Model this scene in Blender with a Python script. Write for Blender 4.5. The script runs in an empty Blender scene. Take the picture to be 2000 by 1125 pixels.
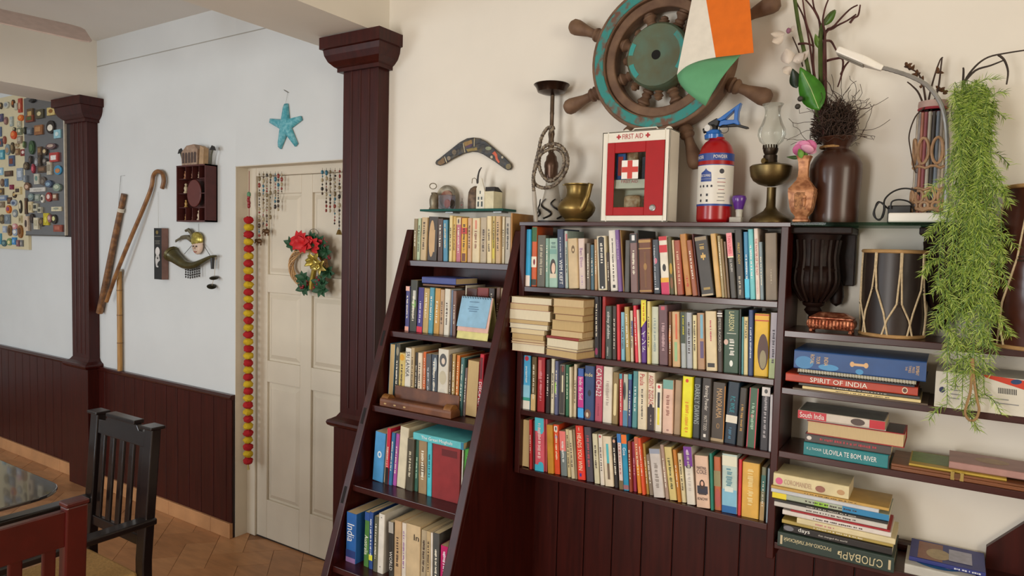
import bpy, math, random
from mathutils import Vector, Matrix
random.seed(7)
SC = bpy.context.scene
COL = SC.collection
# ---------------------------------------------------------------- camera
FPX, YAW, PITCH, ROLL = 1350.57, .568011, .058375, -.025125
CAM = Vector((0, -2.4, 1.64))
_f = Vector((-math.sin(YAW)*math.cos(PITCH), math.cos(YAW)*math.cos(PITCH), -math.sin(PITCH)))
_r0 = Vector((math.cos(YAW), math.sin(YAW), 0)); _d0 = _f.cross(_r0)
_r = _r0*math.cos(ROLL)+_d0*math.sin(ROLL); _d = _d0*math.cos(ROLL)-_r0*math.sin(ROLL)
cam = bpy.data.cameras.new('camera'); camo = bpy.data.objects.new('camera', cam); COL.objects.link(camo)
cam.sensor_width = 36; cam.lens = FPX*36/2000; cam.clip_start = .05
m3 = Matrix((_r, -_d, -_f)).transposed()
camo.matrix_world = Matrix.Translation(CAM) @ m3.to_4x4()
SC.camera = camo
# ---------------------------------------------------------------- light and exposure
SC.view_settings.view_transform = 'Standard'; SC.view_settings.look = 'None'
SC.view_settings.gamma = 1; SC.view_settings.use_curve_mapping = False
SC.view_settings.exposure = 0.3
wd = bpy.data.worlds.new('world'); SC.world = wd; wd.use_nodes = True
wd.node_tree.nodes['Background'].inputs[0].default_value = (.78, .86, 1, 1)
wd.node_tree.nodes['Background'].inputs[1].default_value = .35
def area(name, loc, rot, sx, sy, power, col):
    l = bpy.data.lights.new(name, 'AREA'); l.shape = 'RECTANGLE'; l.size = sx; l.size_y = sy
    l.energy = power; l.color = col
    o = bpy.data.objects.new(name, l); COL.objects.link(o); o.location = loc; o.rotation_euler = rot
    return o
R = math.radians
# daylight entering through the room's windows (back wall behind the camera, right end wall)
area('window_light_near', (-1.55, -5.35, 1.25), (R(90), 0, 0), .95, 2.2, 84, (1, .97, .92))
area('window_light_far', (-5.4, -5.35, 1.7), (R(90), 0, 0), 2.2, 1.7, 76, (.84, .93, 1))
area('window_light_side', (2.85, -2.6, 1.9), (R(90), 0, R(90)), 1.6, 1.5, 48, (1, .9, .72))

def U(px, py, Y):                       # point of the plane y=Y seen at a photo pixel
    v = _r*((px-1000)/FPX)+_d*((py-562.5)/FPX)+_f
    return CAM+v*((Y-CAM.y)/v.y)
def UZ(px, py, Z):
    v = _r*((px-1000)/FPX)+_d*((py-562.5)/FPX)+_f
    return CAM+v*((Z-CAM.z)/v.z)
def XZ(px, z, Y):                       # x of the point at depth Y and height z in photo column px
    a = (px-1000)/FPX; n = _r-_f*a      # n.(P-CAM)=0
    return CAM.x-(n.y*(Y-CAM.y)+n.z*(z-CAM.z))/n.x
def MPP(px, py, Y):                     # metres per pixel there
    return (U(px, py, Y)-CAM).dot(_f)/FPX

# ---------------------------------------------------------------- materials
def lin(h):
    h = h.lstrip('#'); c = [int(h[i:i+2], 16)/255 for i in (0, 2, 4)]
    return [x/12.92 if x < .04045 else ((x+.055)/1.055)**2.4 for x in c]
MATS = {}
def mat(h, rough=.55, metal=0, var=.12, scale=30, bump=0, coat=0, gain=1.0, stretch=None, alpha=None, trans=0, spec=.5):
    key = (h, rough, metal, var, scale, bump, coat, gain, stretch, trans, spec)
    if key in MATS: return MATS[key]
    m = bpy.data.materials.new('mat_'+h.strip('#')); m.use_nodes = True
    nt = m.node_tree; b = nt.nodes['Principled BSDF']
    c = [min(.88, x*gain) for x in lin(h)]
    b.inputs['Roughness'].default_value = rough; b.inputs['Metallic'].default_value = metal
    b.inputs['Specular IOR Level'].default_value = spec
    if coat: b.inputs['Coat Weight'].default_value = coat; b.inputs['Coat Roughness'].default_value = .12
    if trans: b.inputs['Transmission Weight'].default_value = trans; b.inputs['IOR'].default_value = 1.45
    if var or bump:
        tc = nt.nodes.new('ShaderNodeTexCoord'); mp = nt.nodes.new('ShaderNodeMapping')
        nt.links.new(tc.outputs['Object'], mp.inputs[0])
        if stretch: mp.inputs['Scale'].default_value = stretch
        n = nt.nodes.new('ShaderNodeTexNoise'); n.inputs['Scale'].default_value = scale; n.inputs['Detail'].default_value = 4
        nt.links.new(mp.outputs[0], n.inputs['Vector'])
        mx = nt.nodes.new('ShaderNodeMix'); mx.data_type = 'RGBA'
        rp = nt.nodes.new('ShaderNodeMapRange'); rp.inputs[1].default_value = .3; rp.inputs[2].default_value = .7
        nt.links.new(n.outputs['Fac'], rp.inputs[0]); nt.links.new(rp.outputs[0], mx.inputs[0])
        mx.inputs[6].default_value = [x*(1-var) for x in c]+[1]
        mx.inputs[7].default_value = [min(.9, x*(1+var)) for x in c]+[1]
        nt.links.new(mx.outputs[2], b.inputs['Base Color'])
        if bump:
            bp = nt.nodes.new('ShaderNodeBump'); bp.inputs['Strength'].default_value = bump; bp.inputs['Distance'].default_value = .004
            nt.links.new(n.outputs['Fac'], bp.inputs['Height']); nt.links.new(bp.outputs[0], b.inputs['Normal'])
    else: b.inputs['Base Color'].default_value = c+[1]
    MATS[key] = m; return m
def two(h1, h2, scale, lo, hi, rough=.6, metal=0, stretch=None, bump=.3):
    """two colours in noise patches (worn paint, patina, mottling)"""
    key = ('two', h1, h2, scale, lo, hi, rough, metal, stretch)
    if key in MATS: return MATS[key]
    m = mat(h1, rough, metal, var=.01, scale=scale, bump=bump, gain=1.0001+len(MATS)*1e-6, stretch=stretch)
    nt = m.node_tree
    mx = [n for n in nt.nodes if n.type == 'MIX'][0]; rp = [n for n in nt.nodes if n.type == 'MAP_RANGE'][0]
    mx.inputs[6].default_value = lin(h1)+[1]; mx.inputs[7].default_value = lin(h2)+[1]
    rp.inputs[1].default_value = lo; rp.inputs[2].default_value = hi
    MATS[key] = m; return m
def glass(h='#ffffff', rough=.02):
    key = ('glass', h, rough)
    if key in MATS: return MATS[key]
    m = bpy.data.materials.new('glass'); m.use_nodes = True; nt = m.node_tree
    out = nt.nodes['Material Output']; nt.nodes.remove(nt.nodes['Principled BSDF'])
    t = nt.nodes.new('ShaderNodeBsdfTransparent'); t.inputs[0].default_value = lin(h)+[1]
    g = nt.nodes.new('ShaderNodeBsdfGlossy'); g.inputs['Roughness'].default_value = rough
    fr = nt.nodes.new('ShaderNodeFresnel'); fr.inputs[0].default_value = 1.3
    mx = nt.nodes.new('ShaderNodeMixShader')
    mu = nt.nodes.new('ShaderNodeMath'); mu.operation = 'MULTIPLY'; mu.inputs[1].default_value = .55
    nt.links.new(fr.outputs[0], mu.inputs[0]); nt.links.new(mu.outputs[0], mx.inputs[0]); nt.links.new(t.outputs[0], mx.inputs[1]); nt.links.new(g.outputs[0], mx.inputs[2])
    nt.links.new(mx.outputs[0], out.inputs[0]); MATS[key] = m; return m
WOOD = mat('#380f0a', .36, var=.3, scale=9, coat=.05, stretch=(6, 6, .5), bump=.05, spec=.3)
WOODX = mat('#380f0a', .33, var=.3, scale=9, coat=.25, stretch=(.5, 6, 6), bump=.05)
WALLM = mat('#e6e0d4', .8, var=.03, scale=3, bump=.05)
WALLB = mat('#cfd2d2', .8, var=.03, scale=3, bump=.05)
CEILM = mat('#e2dfd8', .85, var=.02, scale=2)

# ---------------------------------------------------------------- mesh builder
ORG = {}
class MB:
    def __init__(s): s.v = []; s.f = []; s.m = []
    def add(s, vs, fs, mi=0, M=None):
        b = len(s.v)
        for p in vs:
            p = Vector(p); s.v.append(M @ p if M else p)
        for f in fs: s.f.append([b+i for i in f]); s.m.append(mi)
        return s
    def box(s, x0, x1, y0, y1, z0, z1, mi=0, M=None):
        x0, x1 = min(x0, x1), max(x0, x1); y0, y1 = min(y0, y1), max(y0, y1); z0, z1 = min(z0, z1), max(z0, z1)
        return s.add([(x0, y0, z0), (x1, y0, z0), (x1, y1, z0), (x0, y1, z0), (x0, y0, z1), (x1, y0, z1), (x1, y1, z1), (x0, y1, z1)],
                     [(0, 3, 2, 1), (4, 5, 6, 7), (0, 1, 5, 4), (1, 2, 6, 5), (2, 3, 7, 6), (3, 0, 4, 7)], mi, M)
    def ext(s, pts, o, u, v, n, d, mi=0):
        """polygon pts (a,b) in frame o+a*u+b*v, extruded by n*d"""
        o, u, v, n = Vector(o), Vector(u), Vector(v), Vector(n)
        A = [o+u*a+v*b for a, b in pts]; k = len(A)
        B = [p+n*d for p in A]
        fs = [list(range(k-1, -1, -1)), list(range(k, 2*k))]+[(i, (i+1) % k, k+(i+1) % k, k+i) for i in range(k)]
        return s.add(A+B, fs, mi)
    def lathe(s, prof, c, n=24, mi=0, sq=0, M=None, ph=0, sx=1, sy=1):
        """prof: (r, z) list from bottom to top about c; sq>0 squares the section"""
        c = Vector(c); vs = []; k = len(prof)
        for r, z in prof:
            for i in range(n):
                a = ph+2*math.pi*i/n; ca, sa = math.cos(a), math.sin(a)
                q = 1
                if sq: q = 1+(1/max(abs(ca), abs(sa))-1)*sq
                vs.append(c+Vector((r*q*ca*sx, r*q*sa*sy, z)))
        fs = []
        for j in range(k-1):
            for i in range(n):
                a, b = j*n+i, j*n+(i+1) % n
                fs.append((a, b, b+n, a+n))
        if prof[0][0] > 1e-5: fs.append(list(range(n-1, -1, -1)))
        if prof[-1][0] > 1e-5: fs.append([(k-1)*n+i for i in range(n)])
        return s.add(vs, fs, mi, M)
    def tube(s, pts, r, n=6, mi=0, closed=False, caps=True):
        pts = [Vector(p) for p in pts]; k = len(pts)
        rr = r if isinstance(r, (list, tuple)) else [r]*k
        vs = []; up = None
        for i, p in enumerate(pts):
            a = pts[(i-1) % k] if (closed or i) else p
            b = pts[(i+1) % k] if (closed or i < k-1) else p
            t = (b-a); t = t.normalized() if t.length > 1e-9 else Vector((0, 0, 1))
            if up is None: up = t.orthogonal().normalized()
            up = up-t*up.dot(t)
            if up.length < 1e-6: up = t.orthogonal()
            up.normalize(); w = t.cross(up)
            for j in range(n):
                g = 2*math.pi*j/n
                vs.append(p+(up*math.cos(g)+w*math.sin(g))*rr[i])
        fs = []
        for i in range(k if closed else k-1):
            for j in range(n):
                a = i*n+j; b = i*n+(j+1) % n; c2 = ((i+1) % k)*n+(j+1) % n; d2 = ((i+1) % k)*n+j
                fs.append((a, b, c2, d2))
        if not closed and caps: fs.append(list(range(n-1, -1, -1))); fs.append([(k-1)*n+j for j in range(n)])
        return s.add(vs, fs, mi)
    def ball(s, c, r, n=10, m=7, mi=0, M=None):
        rx, ry, rz = r if isinstance(r, (list, tuple)) else (r, r, r)
        c = Vector(c); vs = [c+Vector((0, 0, -rz))]
        for j in range(1, m):
            a = math.pi*j/m-math.pi/2
            for i in range(n):
                b = 2*math.pi*i/n
                vs.append(c+Vector((rx*math.cos(a)*math.cos(b), ry*math.cos(a)*math.sin(b), rz*math.sin(a))))
        vs.append(c+Vector((0, 0, rz))); L = len(vs)-1
        fs = [(0, 1+(i+1) % n, 1+i) for i in range(n)]
        for j in range(m-2):
            for i in range(n):
                a = 1+j*n+i; b = 1+j*n+(i+1) % n
                fs.append((a, b, b+n, a+n))
        fs += [(L, 1+(m-2)*n+i, 1+(m-2)*n+(i+1) % n) for i in range(n)]
        return s.add(vs, fs, mi, M)
    def build(s, name, mats, parent=None, smooth=False, bevel=0, angle=40, solid=0):
        if not isinstance(mats, (list, tuple)): mats = [mats]
        me = bpy.data.meshes.new(name)
        if parent is not None: o0 = ORG[parent.name]
        else:
            lo = Vector([min(p[i] for p in s.v) for i in range(3)]); hi = Vector([max(p[i] for p in s.v) for i in range(3)])
            o0 = Vector(((lo.x+hi.x)/2, (lo.y+hi.y)/2, lo.z))
        me.from_pydata([p-o0 for p in s.v], [], s.f)
        for m in mats: me.materials.append(m)
        me.polygons.foreach_set('material_index', s.m)
        if smooth:
            me.polygons.foreach_set('use_smooth', [True]*len(s.f)); me.set_sharp_from_angle(angle=R(angle))
        me.update()
        o = bpy.data.objects.new(name, me); COL.objects.link(o)
        if parent is not None: o.parent = parent
        else: o.location = o0
        ORG[o.name] = o0
        if solid:
            md = o.modifiers.new('solid', 'SOLIDIFY'); md.thickness = solid; md.offset = 0
        if bevel:
            md = o.modifiers.new('bevel', 'BEVEL'); md.width = bevel; md.segments = 2; md.limit_method = 'ANGLE'; md.angle_limit = R(40)
        return o
def thing(name, loc, label, cat, group=None):
    o = bpy.data.objects.new(name, None); COL.objects.link(o); o.location = loc; o.empty_display_size = .05
    ORG[o.name] = Vector(loc); return tag(o, label, cat, group)
def tag(o, label, cat, group=None):
    o['label'] = label; o['category'] = cat
    if group: o['group'] = group
    return o
def struct(o, label=None):
    o['kind'] = 'structure'
    if label: o['label'] = label
    return o
def text_geo(t):
    cu = bpy.data.curves.new('t', 'FONT'); cu.body = t; cu.resolution_u = 2
    ob = bpy.data.objects.new('t', cu); me = bpy.data.meshes.new_from_object(ob)
    vs = [(v.co.x, v.co.y) for v in me.vertices]; fs = [list(p.vertices) for p in me.polygons]
    bpy.data.objects.remove(ob); bpy.data.curves.remove(cu); bpy.data.meshes.remove(me)
    return vs, fs
TG = {}
def text(mb, t, o, u, v, L, Hh, mi=0, keep=True, wrap=None):
    """text centred at o, running along u, upright along v, fitted in L x Hh; wrap(a,b)->point for curved faces"""
    if t not in TG: TG[t] = text_geo(t)
    vs, fs = TG[t]
    if not vs: return mb
    x0, x1 = min(p[0] for p in vs), max(p[0] for p in vs); y0, y1 = min(p[1] for p in vs), max(p[1] for p in vs)
    sx = L/max(1e-6, x1-x0); sy = Hh/max(1e-6, y1-y0)
    if keep: sx = min(sx, sy*1.15); sy = min(sy, sx*1.9)
    o, u, v = Vector(o), Vector(u), Vector(v); cx, cy = (x0+x1)/2, (y0+y1)/2
    P = [((a-cx)*sx, (b-cy)*sy) for a, b in vs]
    return mb.add([wrap(a, b) for a, b in P] if wrap else [o+u*a+v*b for a, b in P], fs, mi)
EX, EY, EZ = Vector((1, 0, 0)), Vector((0, 1, 0)), Vector((0, 0, 1))
def arc(cx, cy, r, a0, a1, n, ry=None):
    return [(cx+r*math.cos(R(a0+(a1-a0)*i/n)), cy+(ry or r)*math.sin(R(a0+(a1-a0)*i/n))) for i in range(n+1)]
def smoothpts(pts, n=5):
    """Catmull-Rom through points"""
    P = [Vector(p) for p in pts]; out = []
    for i in range(len(P)-1):
        a = P[max(0, i-1)]; b = P[i]; c = P[i+1]; d = P[min(len(P)-1, i+2)]
        for k in range(n):
            t = k/n
            out.append(.5*((2*b)+(c-a)*t+(2*a-5*b+4*c-d)*t*t+(3*b-a-3*c+d)*t**3))
    out.append(P[-1]); return out

# ---------------------------------------------------------------- room shell
XL0, XR0, YB, ZC = -9.0, 3.0, -5.5, 2.92
FZ = -.036      # floor level
struct(MB().box(XL0, XR0, YB, .2, FZ-.06, FZ-.003).build('floor', mat('#8a6242', .6, var=.1, scale=4)), 'brown tiled floor with pale joints')
FLOOR = bpy.data.objects['floor']
# herringbone floor tiles where the floor shows
tm = [mat(h, .35, var=.16, scale=7, stretch=(1, 4, 1)) for h in ('#b07e54', '#a97850', '#b6855b')]
tl = .32; tw = .16; made = 0
u1 = Vector((math.cos(R(45)), math.sin(R(45)), 0)); u2 = Vector((-u1.y, u1.x, 0))
for i in range(-60, 61):
    for j in range(-30, 31):
        for k in (0, 1):
            # classic 2:1 herringbone lattice
            a0 = i*tw+j*2*tw; b0 = i*tw-j*2*tw
            if k == 0: a1, b1, la, lb = a0, b0, tl, tw
            else: a1, b1, la, lb = a0+tl-tw+tw, b0-tw+0*tw, tw, tl
            c = u1*(a1+la/2)+u2*(b1+lb/2)
            cx, cy = c.x-3.6, c.y-.55
            vis = (-6.9 < cx < -4.3 and -1.5 < cy < .2) or (-4.3 <= cx < -2.0 and -1.5 < cy < .25)
            if not vis: continue
            g = .0012
            o = Vector((-3.6, -.55, FZ))
            mb = MB().ext([(g, g), (la-g, g), (la-g, lb-g), (g, lb-g)], o+u1*a1+u2*b1-EZ*.003, u1, u2, EZ, .003+random.uniform(-.0003, .0003))
            made += 1
            if min(p.y for p in mb.v) < -.02 or cx > -3.3: mb.build('floor_tile', tm[made % 3], FLOOR)
# the long wall, in pieces around the doorway
DX0, DX1, DZ = -3.351, -2.47, 2.047
zone_x = -2.44
struct(MB().box(-4.9, DX0, 0, .2, FZ, ZC).build('wall_back', WALLB), 'white painted wall left of the panelled door')
struct(MB().box(XL0, -4.9, 0, .2, FZ, ZC).build('wall_far', WALLB), 'white painted wall behind the magnet boards')
struct(MB().box(DX0, zone_x, 0, .2, DZ, ZC).build('wall_over_door', WALLB), 'white painted wall above the door')
struct(MB().box(zone_x, XR0, 0, .2, FZ, ZC).build('wall_right', WALLM), 'cream wall behind the bookcase and ship wheel')
struct(MB().box(XL0, XR0, YB, .2, ZC, ZC+.1).build('ceiling', CEILM), 'pale painted ceiling')
gx = MB().box(-4.8, -2.66, -.002, .001, 2.752, 2.757).build('trim_1', mat('#a5a39c', .9, var=0)); struct(gx, 'thin groove line high on the white wall')
struct(MB().box(XR0, XR0+.1, YB, -3.45, 0, ZC).box(XR0, XR0+.1, -1.75, .2, 0, ZC).box(XR0, XR0+.1, -3.45, -1.75, 0, 1.1).box(XR0, XR0+.1, -3.45, -1.75, 2.7, ZC).build('wall_end', WALLM))
struct(MB().box(XL0-.1, XL0, YB, .2, 0, ZC).build('wall_left', WALLB))
wb = MB()
for a, b in ((XL0, -6.55), (-4.25, -2.05), (-1.05, XR0)): wb.box(a, b, YB-.1, YB, 0, ZC)
for a, b, z0, z1 in ((-6.55, -4.25, .8, 2.6), (-2.05, -1.05, .12, 2.4)): wb.box(a, b, YB-.1, YB, 0, z0).box(a, b, YB-.1, YB, z1, ZC)
struct(wb.build('wall_window', WALLM))
# beams across the room
struct(MB().box(-5.2, -4.80, -5.4, 0, 2.545, ZC).build('trim_2', WALLM), 'cream ceiling beam over the far column')
struct(MB().box(-2.645, -2.232, -5.4, 0, 2.59, ZC).build('trim_3', WALLM), 'cream ceiling beam over the fluted pilaster')
# door
dr = MB(); dm = mat('#cfc5b2', .5, var=.04, scale=5)
struct_door = None
fr = MB()
FY = .075
fr.box(DX0+.001, DX0+.075, FY, .19, FZ, DZ-.001).box(DX0+.075, -2.5, FY, .19, DZ-.05, DZ-.001).box(-2.5, DX1, FY, .19, FZ, DZ-.001)
fro = struct(fr.build('door_1', dm, bevel=.004), 'cream six panel door in its frame'); ORG['door_1'] = fro.location.copy()
LX0, LX1, LY = DX0+.0765, -2.5015, FY+.012
lw = LX1-LX0
DB = FZ+.006
mb = MB().box(LX0, LX1, LY+.014, LY+.04, DB, DZ-.0512)
# stiles and rails proud of the recessed panel field
rows = ((.19, .86), (.98, 1.36), (1.46, 1.90))
cols = ((LX0+.085, LX0+.355), (LX0+.44, LX1-.085))
mb.box(LX0, cols[0][0], LY, LY+.014, DB, DZ-.0512).box(cols[0][1], cols[1][0], LY, LY+.014, DB, DZ-.0512).box(cols[1][1], LX1, LY, LY+.014, DB, DZ-.0512)
for c0, c1 in cols:
    zz = [DB]+[z for r_ in rows for z in r_]+[DZ-.0512]
    for k in range(0, len(zz), 2): mb.box(c0, c1, LY, LY+.014, zz[k], zz[k+1])
leaf = mb.build('door_leaf', dm, fro, bevel=.003)
for c0, c1 in cols:
    for z0, z1 in rows:
        p = MB(); g = .035
        p.add([(c0+.012, LY+.014, z0+.012), (c1-.012, LY+.014, z0+.012), (c1-.012, LY+.014, z1-.012), (c0+.012, LY+.014, z1-.012),
               (c0+g, LY+.003, z0+g), (c1-g, LY+.003, z0+g), (c1-g, LY+.003, z1-g), (c0+g, LY+.003, z1-g)],
              [(0, 1, 5, 4), (1, 2, 6, 5), (2, 3, 7, 6), (3, 0, 4, 7), (4, 5, 6, 7)])
        p.build('door_panel', dm, leaf)
MB().box(DX0+.082, LX1, LY-.001, LY+.01, FZ, FZ+.007).build('door_gap', mat('#2c2119', .9, var=0), fro)
MB().box(DX0+.0003, DX0+.004, .0, FY, FZ, DZ-.001).box(DX0+.0003, -2.47, .0, FY, DZ-.004, DZ-.0005).build('reveal_lining', dm, fro)
# wainscot: backing, planks, cap and skirting
def wainscot(name, x0, x1, lab, skirt=True, y=-.022, endR=False):
    b = MB().box(x0, x1, y+.008, -.0005, FZ, .765).build(name, mat('#1e0b0a', .5, var=.1), None)
    struct(b, lab)
    n = math.ceil((x0+1.512)/.118); x = -1.512+(n-1)*.118
    while x < x1-.002:
        a, c = max(x0, x), min(x1, x+.118); x += .118
        if c-a < .008: continue
        MB().box(a+.0018, c-.0018, y, y+.009, FZ+.084, .752).build('plank', WOOD, b, bevel=.0025)
    pr = [(-.0, .752), (y-.004, .752), (y-.012, .758), (y-.014, .766), (y-.006, .772), (y-.002, .779), (-.0, .779)]
    MB().ext(pr, (x0, 0, 0), EY, EZ, EX, x1-x0).build('cap_rail', WOODX, b)
    if skirt:
        xs = x0
        while xs < x1-.001:
            e = min(x1, xs+.42); MB().box(xs+.001, e-.001, y-.012, -.0005, FZ, FZ+.086).build('skirting_tile', tm[2], b, bevel=.002); xs = e
    return b
wainscot('wainscot', XL0+1.6, -5.03, 'dark wood panelling below the magnet boards')
wl = wainscot('wainscot', -4.79, DX0, 'dark wood panelling left of the door')
wainscot('wainscot', -2.22, .118, 'dark wood panelling under the bookcase')
# sloping panelling at the right edge (rising with a stair)
a, b_ = U(1935, 1063, -.02), U(2000, 1022, -.02); sl = (b_.z-a.z)/(b_.x-a.x)
x1 = .9
mb = MB().ext([(.12, FZ), (x1, FZ), (x1, a.z+sl*(x1-a.x)), (.12, a.z+sl*(.12-a.x))], (0, -.001, 0), EX, EZ, -EY, .02)
so = struct(mb.build('wainscot_slope', WOOD), 'dark wood panelling rising along a slope at the right edge')
def colum(name, x0, x1, yf, ztop, lab, capw):
    t = struct(MB().box(x0, x1, yf, -.0005, .80, ztop).build(name, WOOD, bevel=.003), lab)
    n = 4; w = (x1-x0)
    for i in range(1, n):
        x = x0+w*i/n
        MB().ext(arc(x, 0, .006, 180, 360, 6), (0, yf+.001, .86), EX, EY, EZ, ztop-.06-.86).build('fluting_bead', WOOD, t, smooth=True)
    MB().box(x0-.02, x1+.02, yf-.02, -.0005, FZ, .77).build('pedestal', WOOD, t, bevel=.003)
    pr = [(.0, .765), (.03, .765), (.042, .774), (.046, .786), (.042, .797), (.028, .803), (.012, .812), (0, .83)]
    def mould(pr, nm):
        mb = MB(); k = len(pr); vs = []
        for d, z in pr: vs += [(x0-d, 0, z), (x0-d, yf-d, z), (x1+d, yf-d, z), (x1+d, 0, z)]
        fs = []
        for i in range(k-1):
            for j in range(3): q = i*4+j; fs.append((q, q+1, q+5, q+4))
        fs.append([0, 3, 2, 1]); fs.append([(k-1)*4+j for j in range(4)])
        mb.add(vs, fs).build(nm, WOOD, t)
    mould(pr, 'base_moulding')
    h = capw
    mould([(0, ztop-.155*h), (.02*h, ztop-.155*h), (.02*h, ztop-.138*h), (.030*h, ztop-.132*h), (.05*h, ztop-.112*h), (.062*h, ztop-.085*h), (.066*h, ztop-.06*h), (.078*h, ztop-.057*h), (.078*h, ztop-.004*h), (0, ztop-.002*h)], 'capital')
    return t
colum('column_1', -2.448, -2.227, -.073, 2.588, 'dark fluted wooden pilaster between door and bookcase', 1.0)
colum('column_2', -5.016, -4.798, -.071, 2.543, 'dark fluted wooden pilaster beside the magnet boards', 1.0)
# ---------------------------------------------------------------- bookcases
ZR = [1.737, 1.497, 1.258, 1.030, .805]          # top faces of the wall bookcase boards
YF = -.2
BX0, BX1 = -1.374, -.424
bc = thing('wall_bookcase', (-.9, -.1, .785), 'dark wooden wall bookcase with four rows of upright books', 'bookcase')
MB().box(BX0, BX0+.022, YF, -.001, .785, 1.725).build('side_panel', WOOD, bc, bevel=.002)
MB().box(BX1-.022, BX1, YF, -.001, .70, 1.725).build('side_panel', WOOD, bc, bevel=.002)
MB().box(BX0-.004, BX1+.006, YF-.002, -.001, 1.722, 1.737).build('top_board', WOODX, bc, bevel=.002)
for z in ZR[1:]: MB().box(BX0+.022, BX1-.022, YF+.002, -.001, z-.02, z).build('shelf_board', WOODX, bc, bevel=.002)
ZS = [1.411, 1.237, 1.041, .755]
sr = thing('side_shelves', (-.1, -.1, .735), 'dark wooden open shelves fixed right of the wall bookcase', 'shelf')
for z in ZS: MB().box(BX1+.0005, .75, YF+.002, -.001, z-.02, z).build('shelf_board', WOODX, sr, bevel=.002)
# leaning ladder bookcase
LZ = [1.577, 1.289, 1.0, .705, .42]
LXA, LXB = -1.93, -1.41
def ysh(z): return -.195-.345*(1.577-z)
lad = thing('ladder_bookcase', (-1.67, -.35, 0), 'dark wooden ladder-shaped bookcase leaning out from the wall', 'bookcase')
zt = 1.705
for xa, xb in ((LXA-.026, LXA), (LXB, LXB+.026)):
    MB().ext([(ysh(FZ), FZ), (-.004, FZ), (-.004, zt), (ysh(zt), zt)], (xa, 0, 0), EY, EZ, EX, xb-xa).build('side_panel', WOOD, lad, bevel=.003)
nf = Vector((0, -math.cos(math.atan(.345)), -math.sin(math.atan(.345)))).normalized()
for xa, xb in ((LXA-.028, LXA+.006), (LXB-.006, LXB+.028)):
    st = MB().ext([(ysh(FZ)-.001, FZ), (ysh(zt)-.001, zt), (ysh(zt)-.02, zt), (ysh(FZ)-.02, FZ)], (xa, 0, 0), EY, EZ, EX, xb-xa).build('front_stile', WOOD, lad, bevel=.003)
    for z in (1.23, .93, .64):
        if xb < -1.6: MB().ext([(ysh(z)-.0207, z), (ysh(z+.06)-.0207, z+.06), (ysh(z+.06)-.018, z+.06), (ysh(z)-.018, z)], (xa+.009, 0, 0), EY, EZ, EX, .014).build('slot', mat('#120606', .8, var=0), st)
for z in LZ: MB().box(LXA, LXB, ysh(z)-.004, -.02, z-.024, z).build('shelf_board', WOODX, lad, bevel=.002)
MB().box(LXA, LXB, -.02, -.004, .0, 1.55).build('back_panel', WOOD, lad)

# ---------------------------------------------------------------- books
NAMES = [('cream', 0xd8c8a0), ('off-white', 0xdcd8cc), ('tan', 0xb8935c), ('brown', 0x6b4426), ('dark brown', 0x3c2c24), ('black', 0x1e1c1b), ('charcoal', 0x45423f),
         ('grey', 0x9a958e), ('taupe', 0x857560), ('red', 0xc0282c), ('dark red', 0x84262a), ('rust red', 0xa04f38), ('orange', 0xd8661c), ('yellow', 0xe6d020), ('ochre yellow', 0xc99c3c), ('olive', 0x6f6a3c),
         ('green', 0x3f8040), ('dark green', 0x2f4a3a), ('pale green', 0xa8bfae), ('teal', 0x3f8a90), ('turquoise', 0x62bcc6), ('light blue', 0x70aed4), ('blue', 0x2f68a6), ('navy blue', 0x2a3a66), ('slate grey', 0x55626c),
         ('purple', 0x5e3088), ('mauve', 0x8a6a78), ('pink', 0xd0788a), ('salmon pink', 0xdcae98), ('magenta', 0xa8286a), ('blue-grey', 0x8797a4)]
def cname(h):
    c = lin(h); best = None
    cc = [x**.45 for x in c]
    for n, v in NAMES:
        d = [((x/255) ** 1) for x in ((v >> 16) & 255, (v >> 8) & 255, v & 255)]
        d = [(x/12.92 if x < .04045 else ((x+.055)/1.055)**2.4)**.45 for x in d]
        e = sum((p-q)**2 for p, q in zip(cc, d))
        if best is None or e < best[0]: best = (e, n)
    return best[1]
ORD = ['', 'first', 'second', 'third', 'fourth', 'fifth', 'sixth', 'seventh', 'eighth', 'ninth', 'tenth', 'eleventh', 'twelfth', 'thirteenth', 'fourteenth', 'fifteenth', 'sixteenth',
       'seventeenth', 'eighteenth', 'nineteenth', 'twentieth']
def ordn(n):
    if n <= 20: return ORD[n]
    t = {2: 'twenty', 3: 'thirty', 4: 'forty'}[n//10]
    return (t+'-'+ORD[n % 10]) if n % 10 else t[:-1]+'ieth'
PG = [mat(h, .85, var=.08, scale=60, stretch=(40, .5, .5)) for h in ('#d6c49c', '#cbb48a', '#dcd2b6', '#c2a878')]
PGL = PG
def contrast(h):
    return '#e6dfcc' if sum(lin(h)) < .9 else '#3a2a26'
def cov(h): return mat(h, .45, var=.12, scale=22, gain=1.05)
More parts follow.
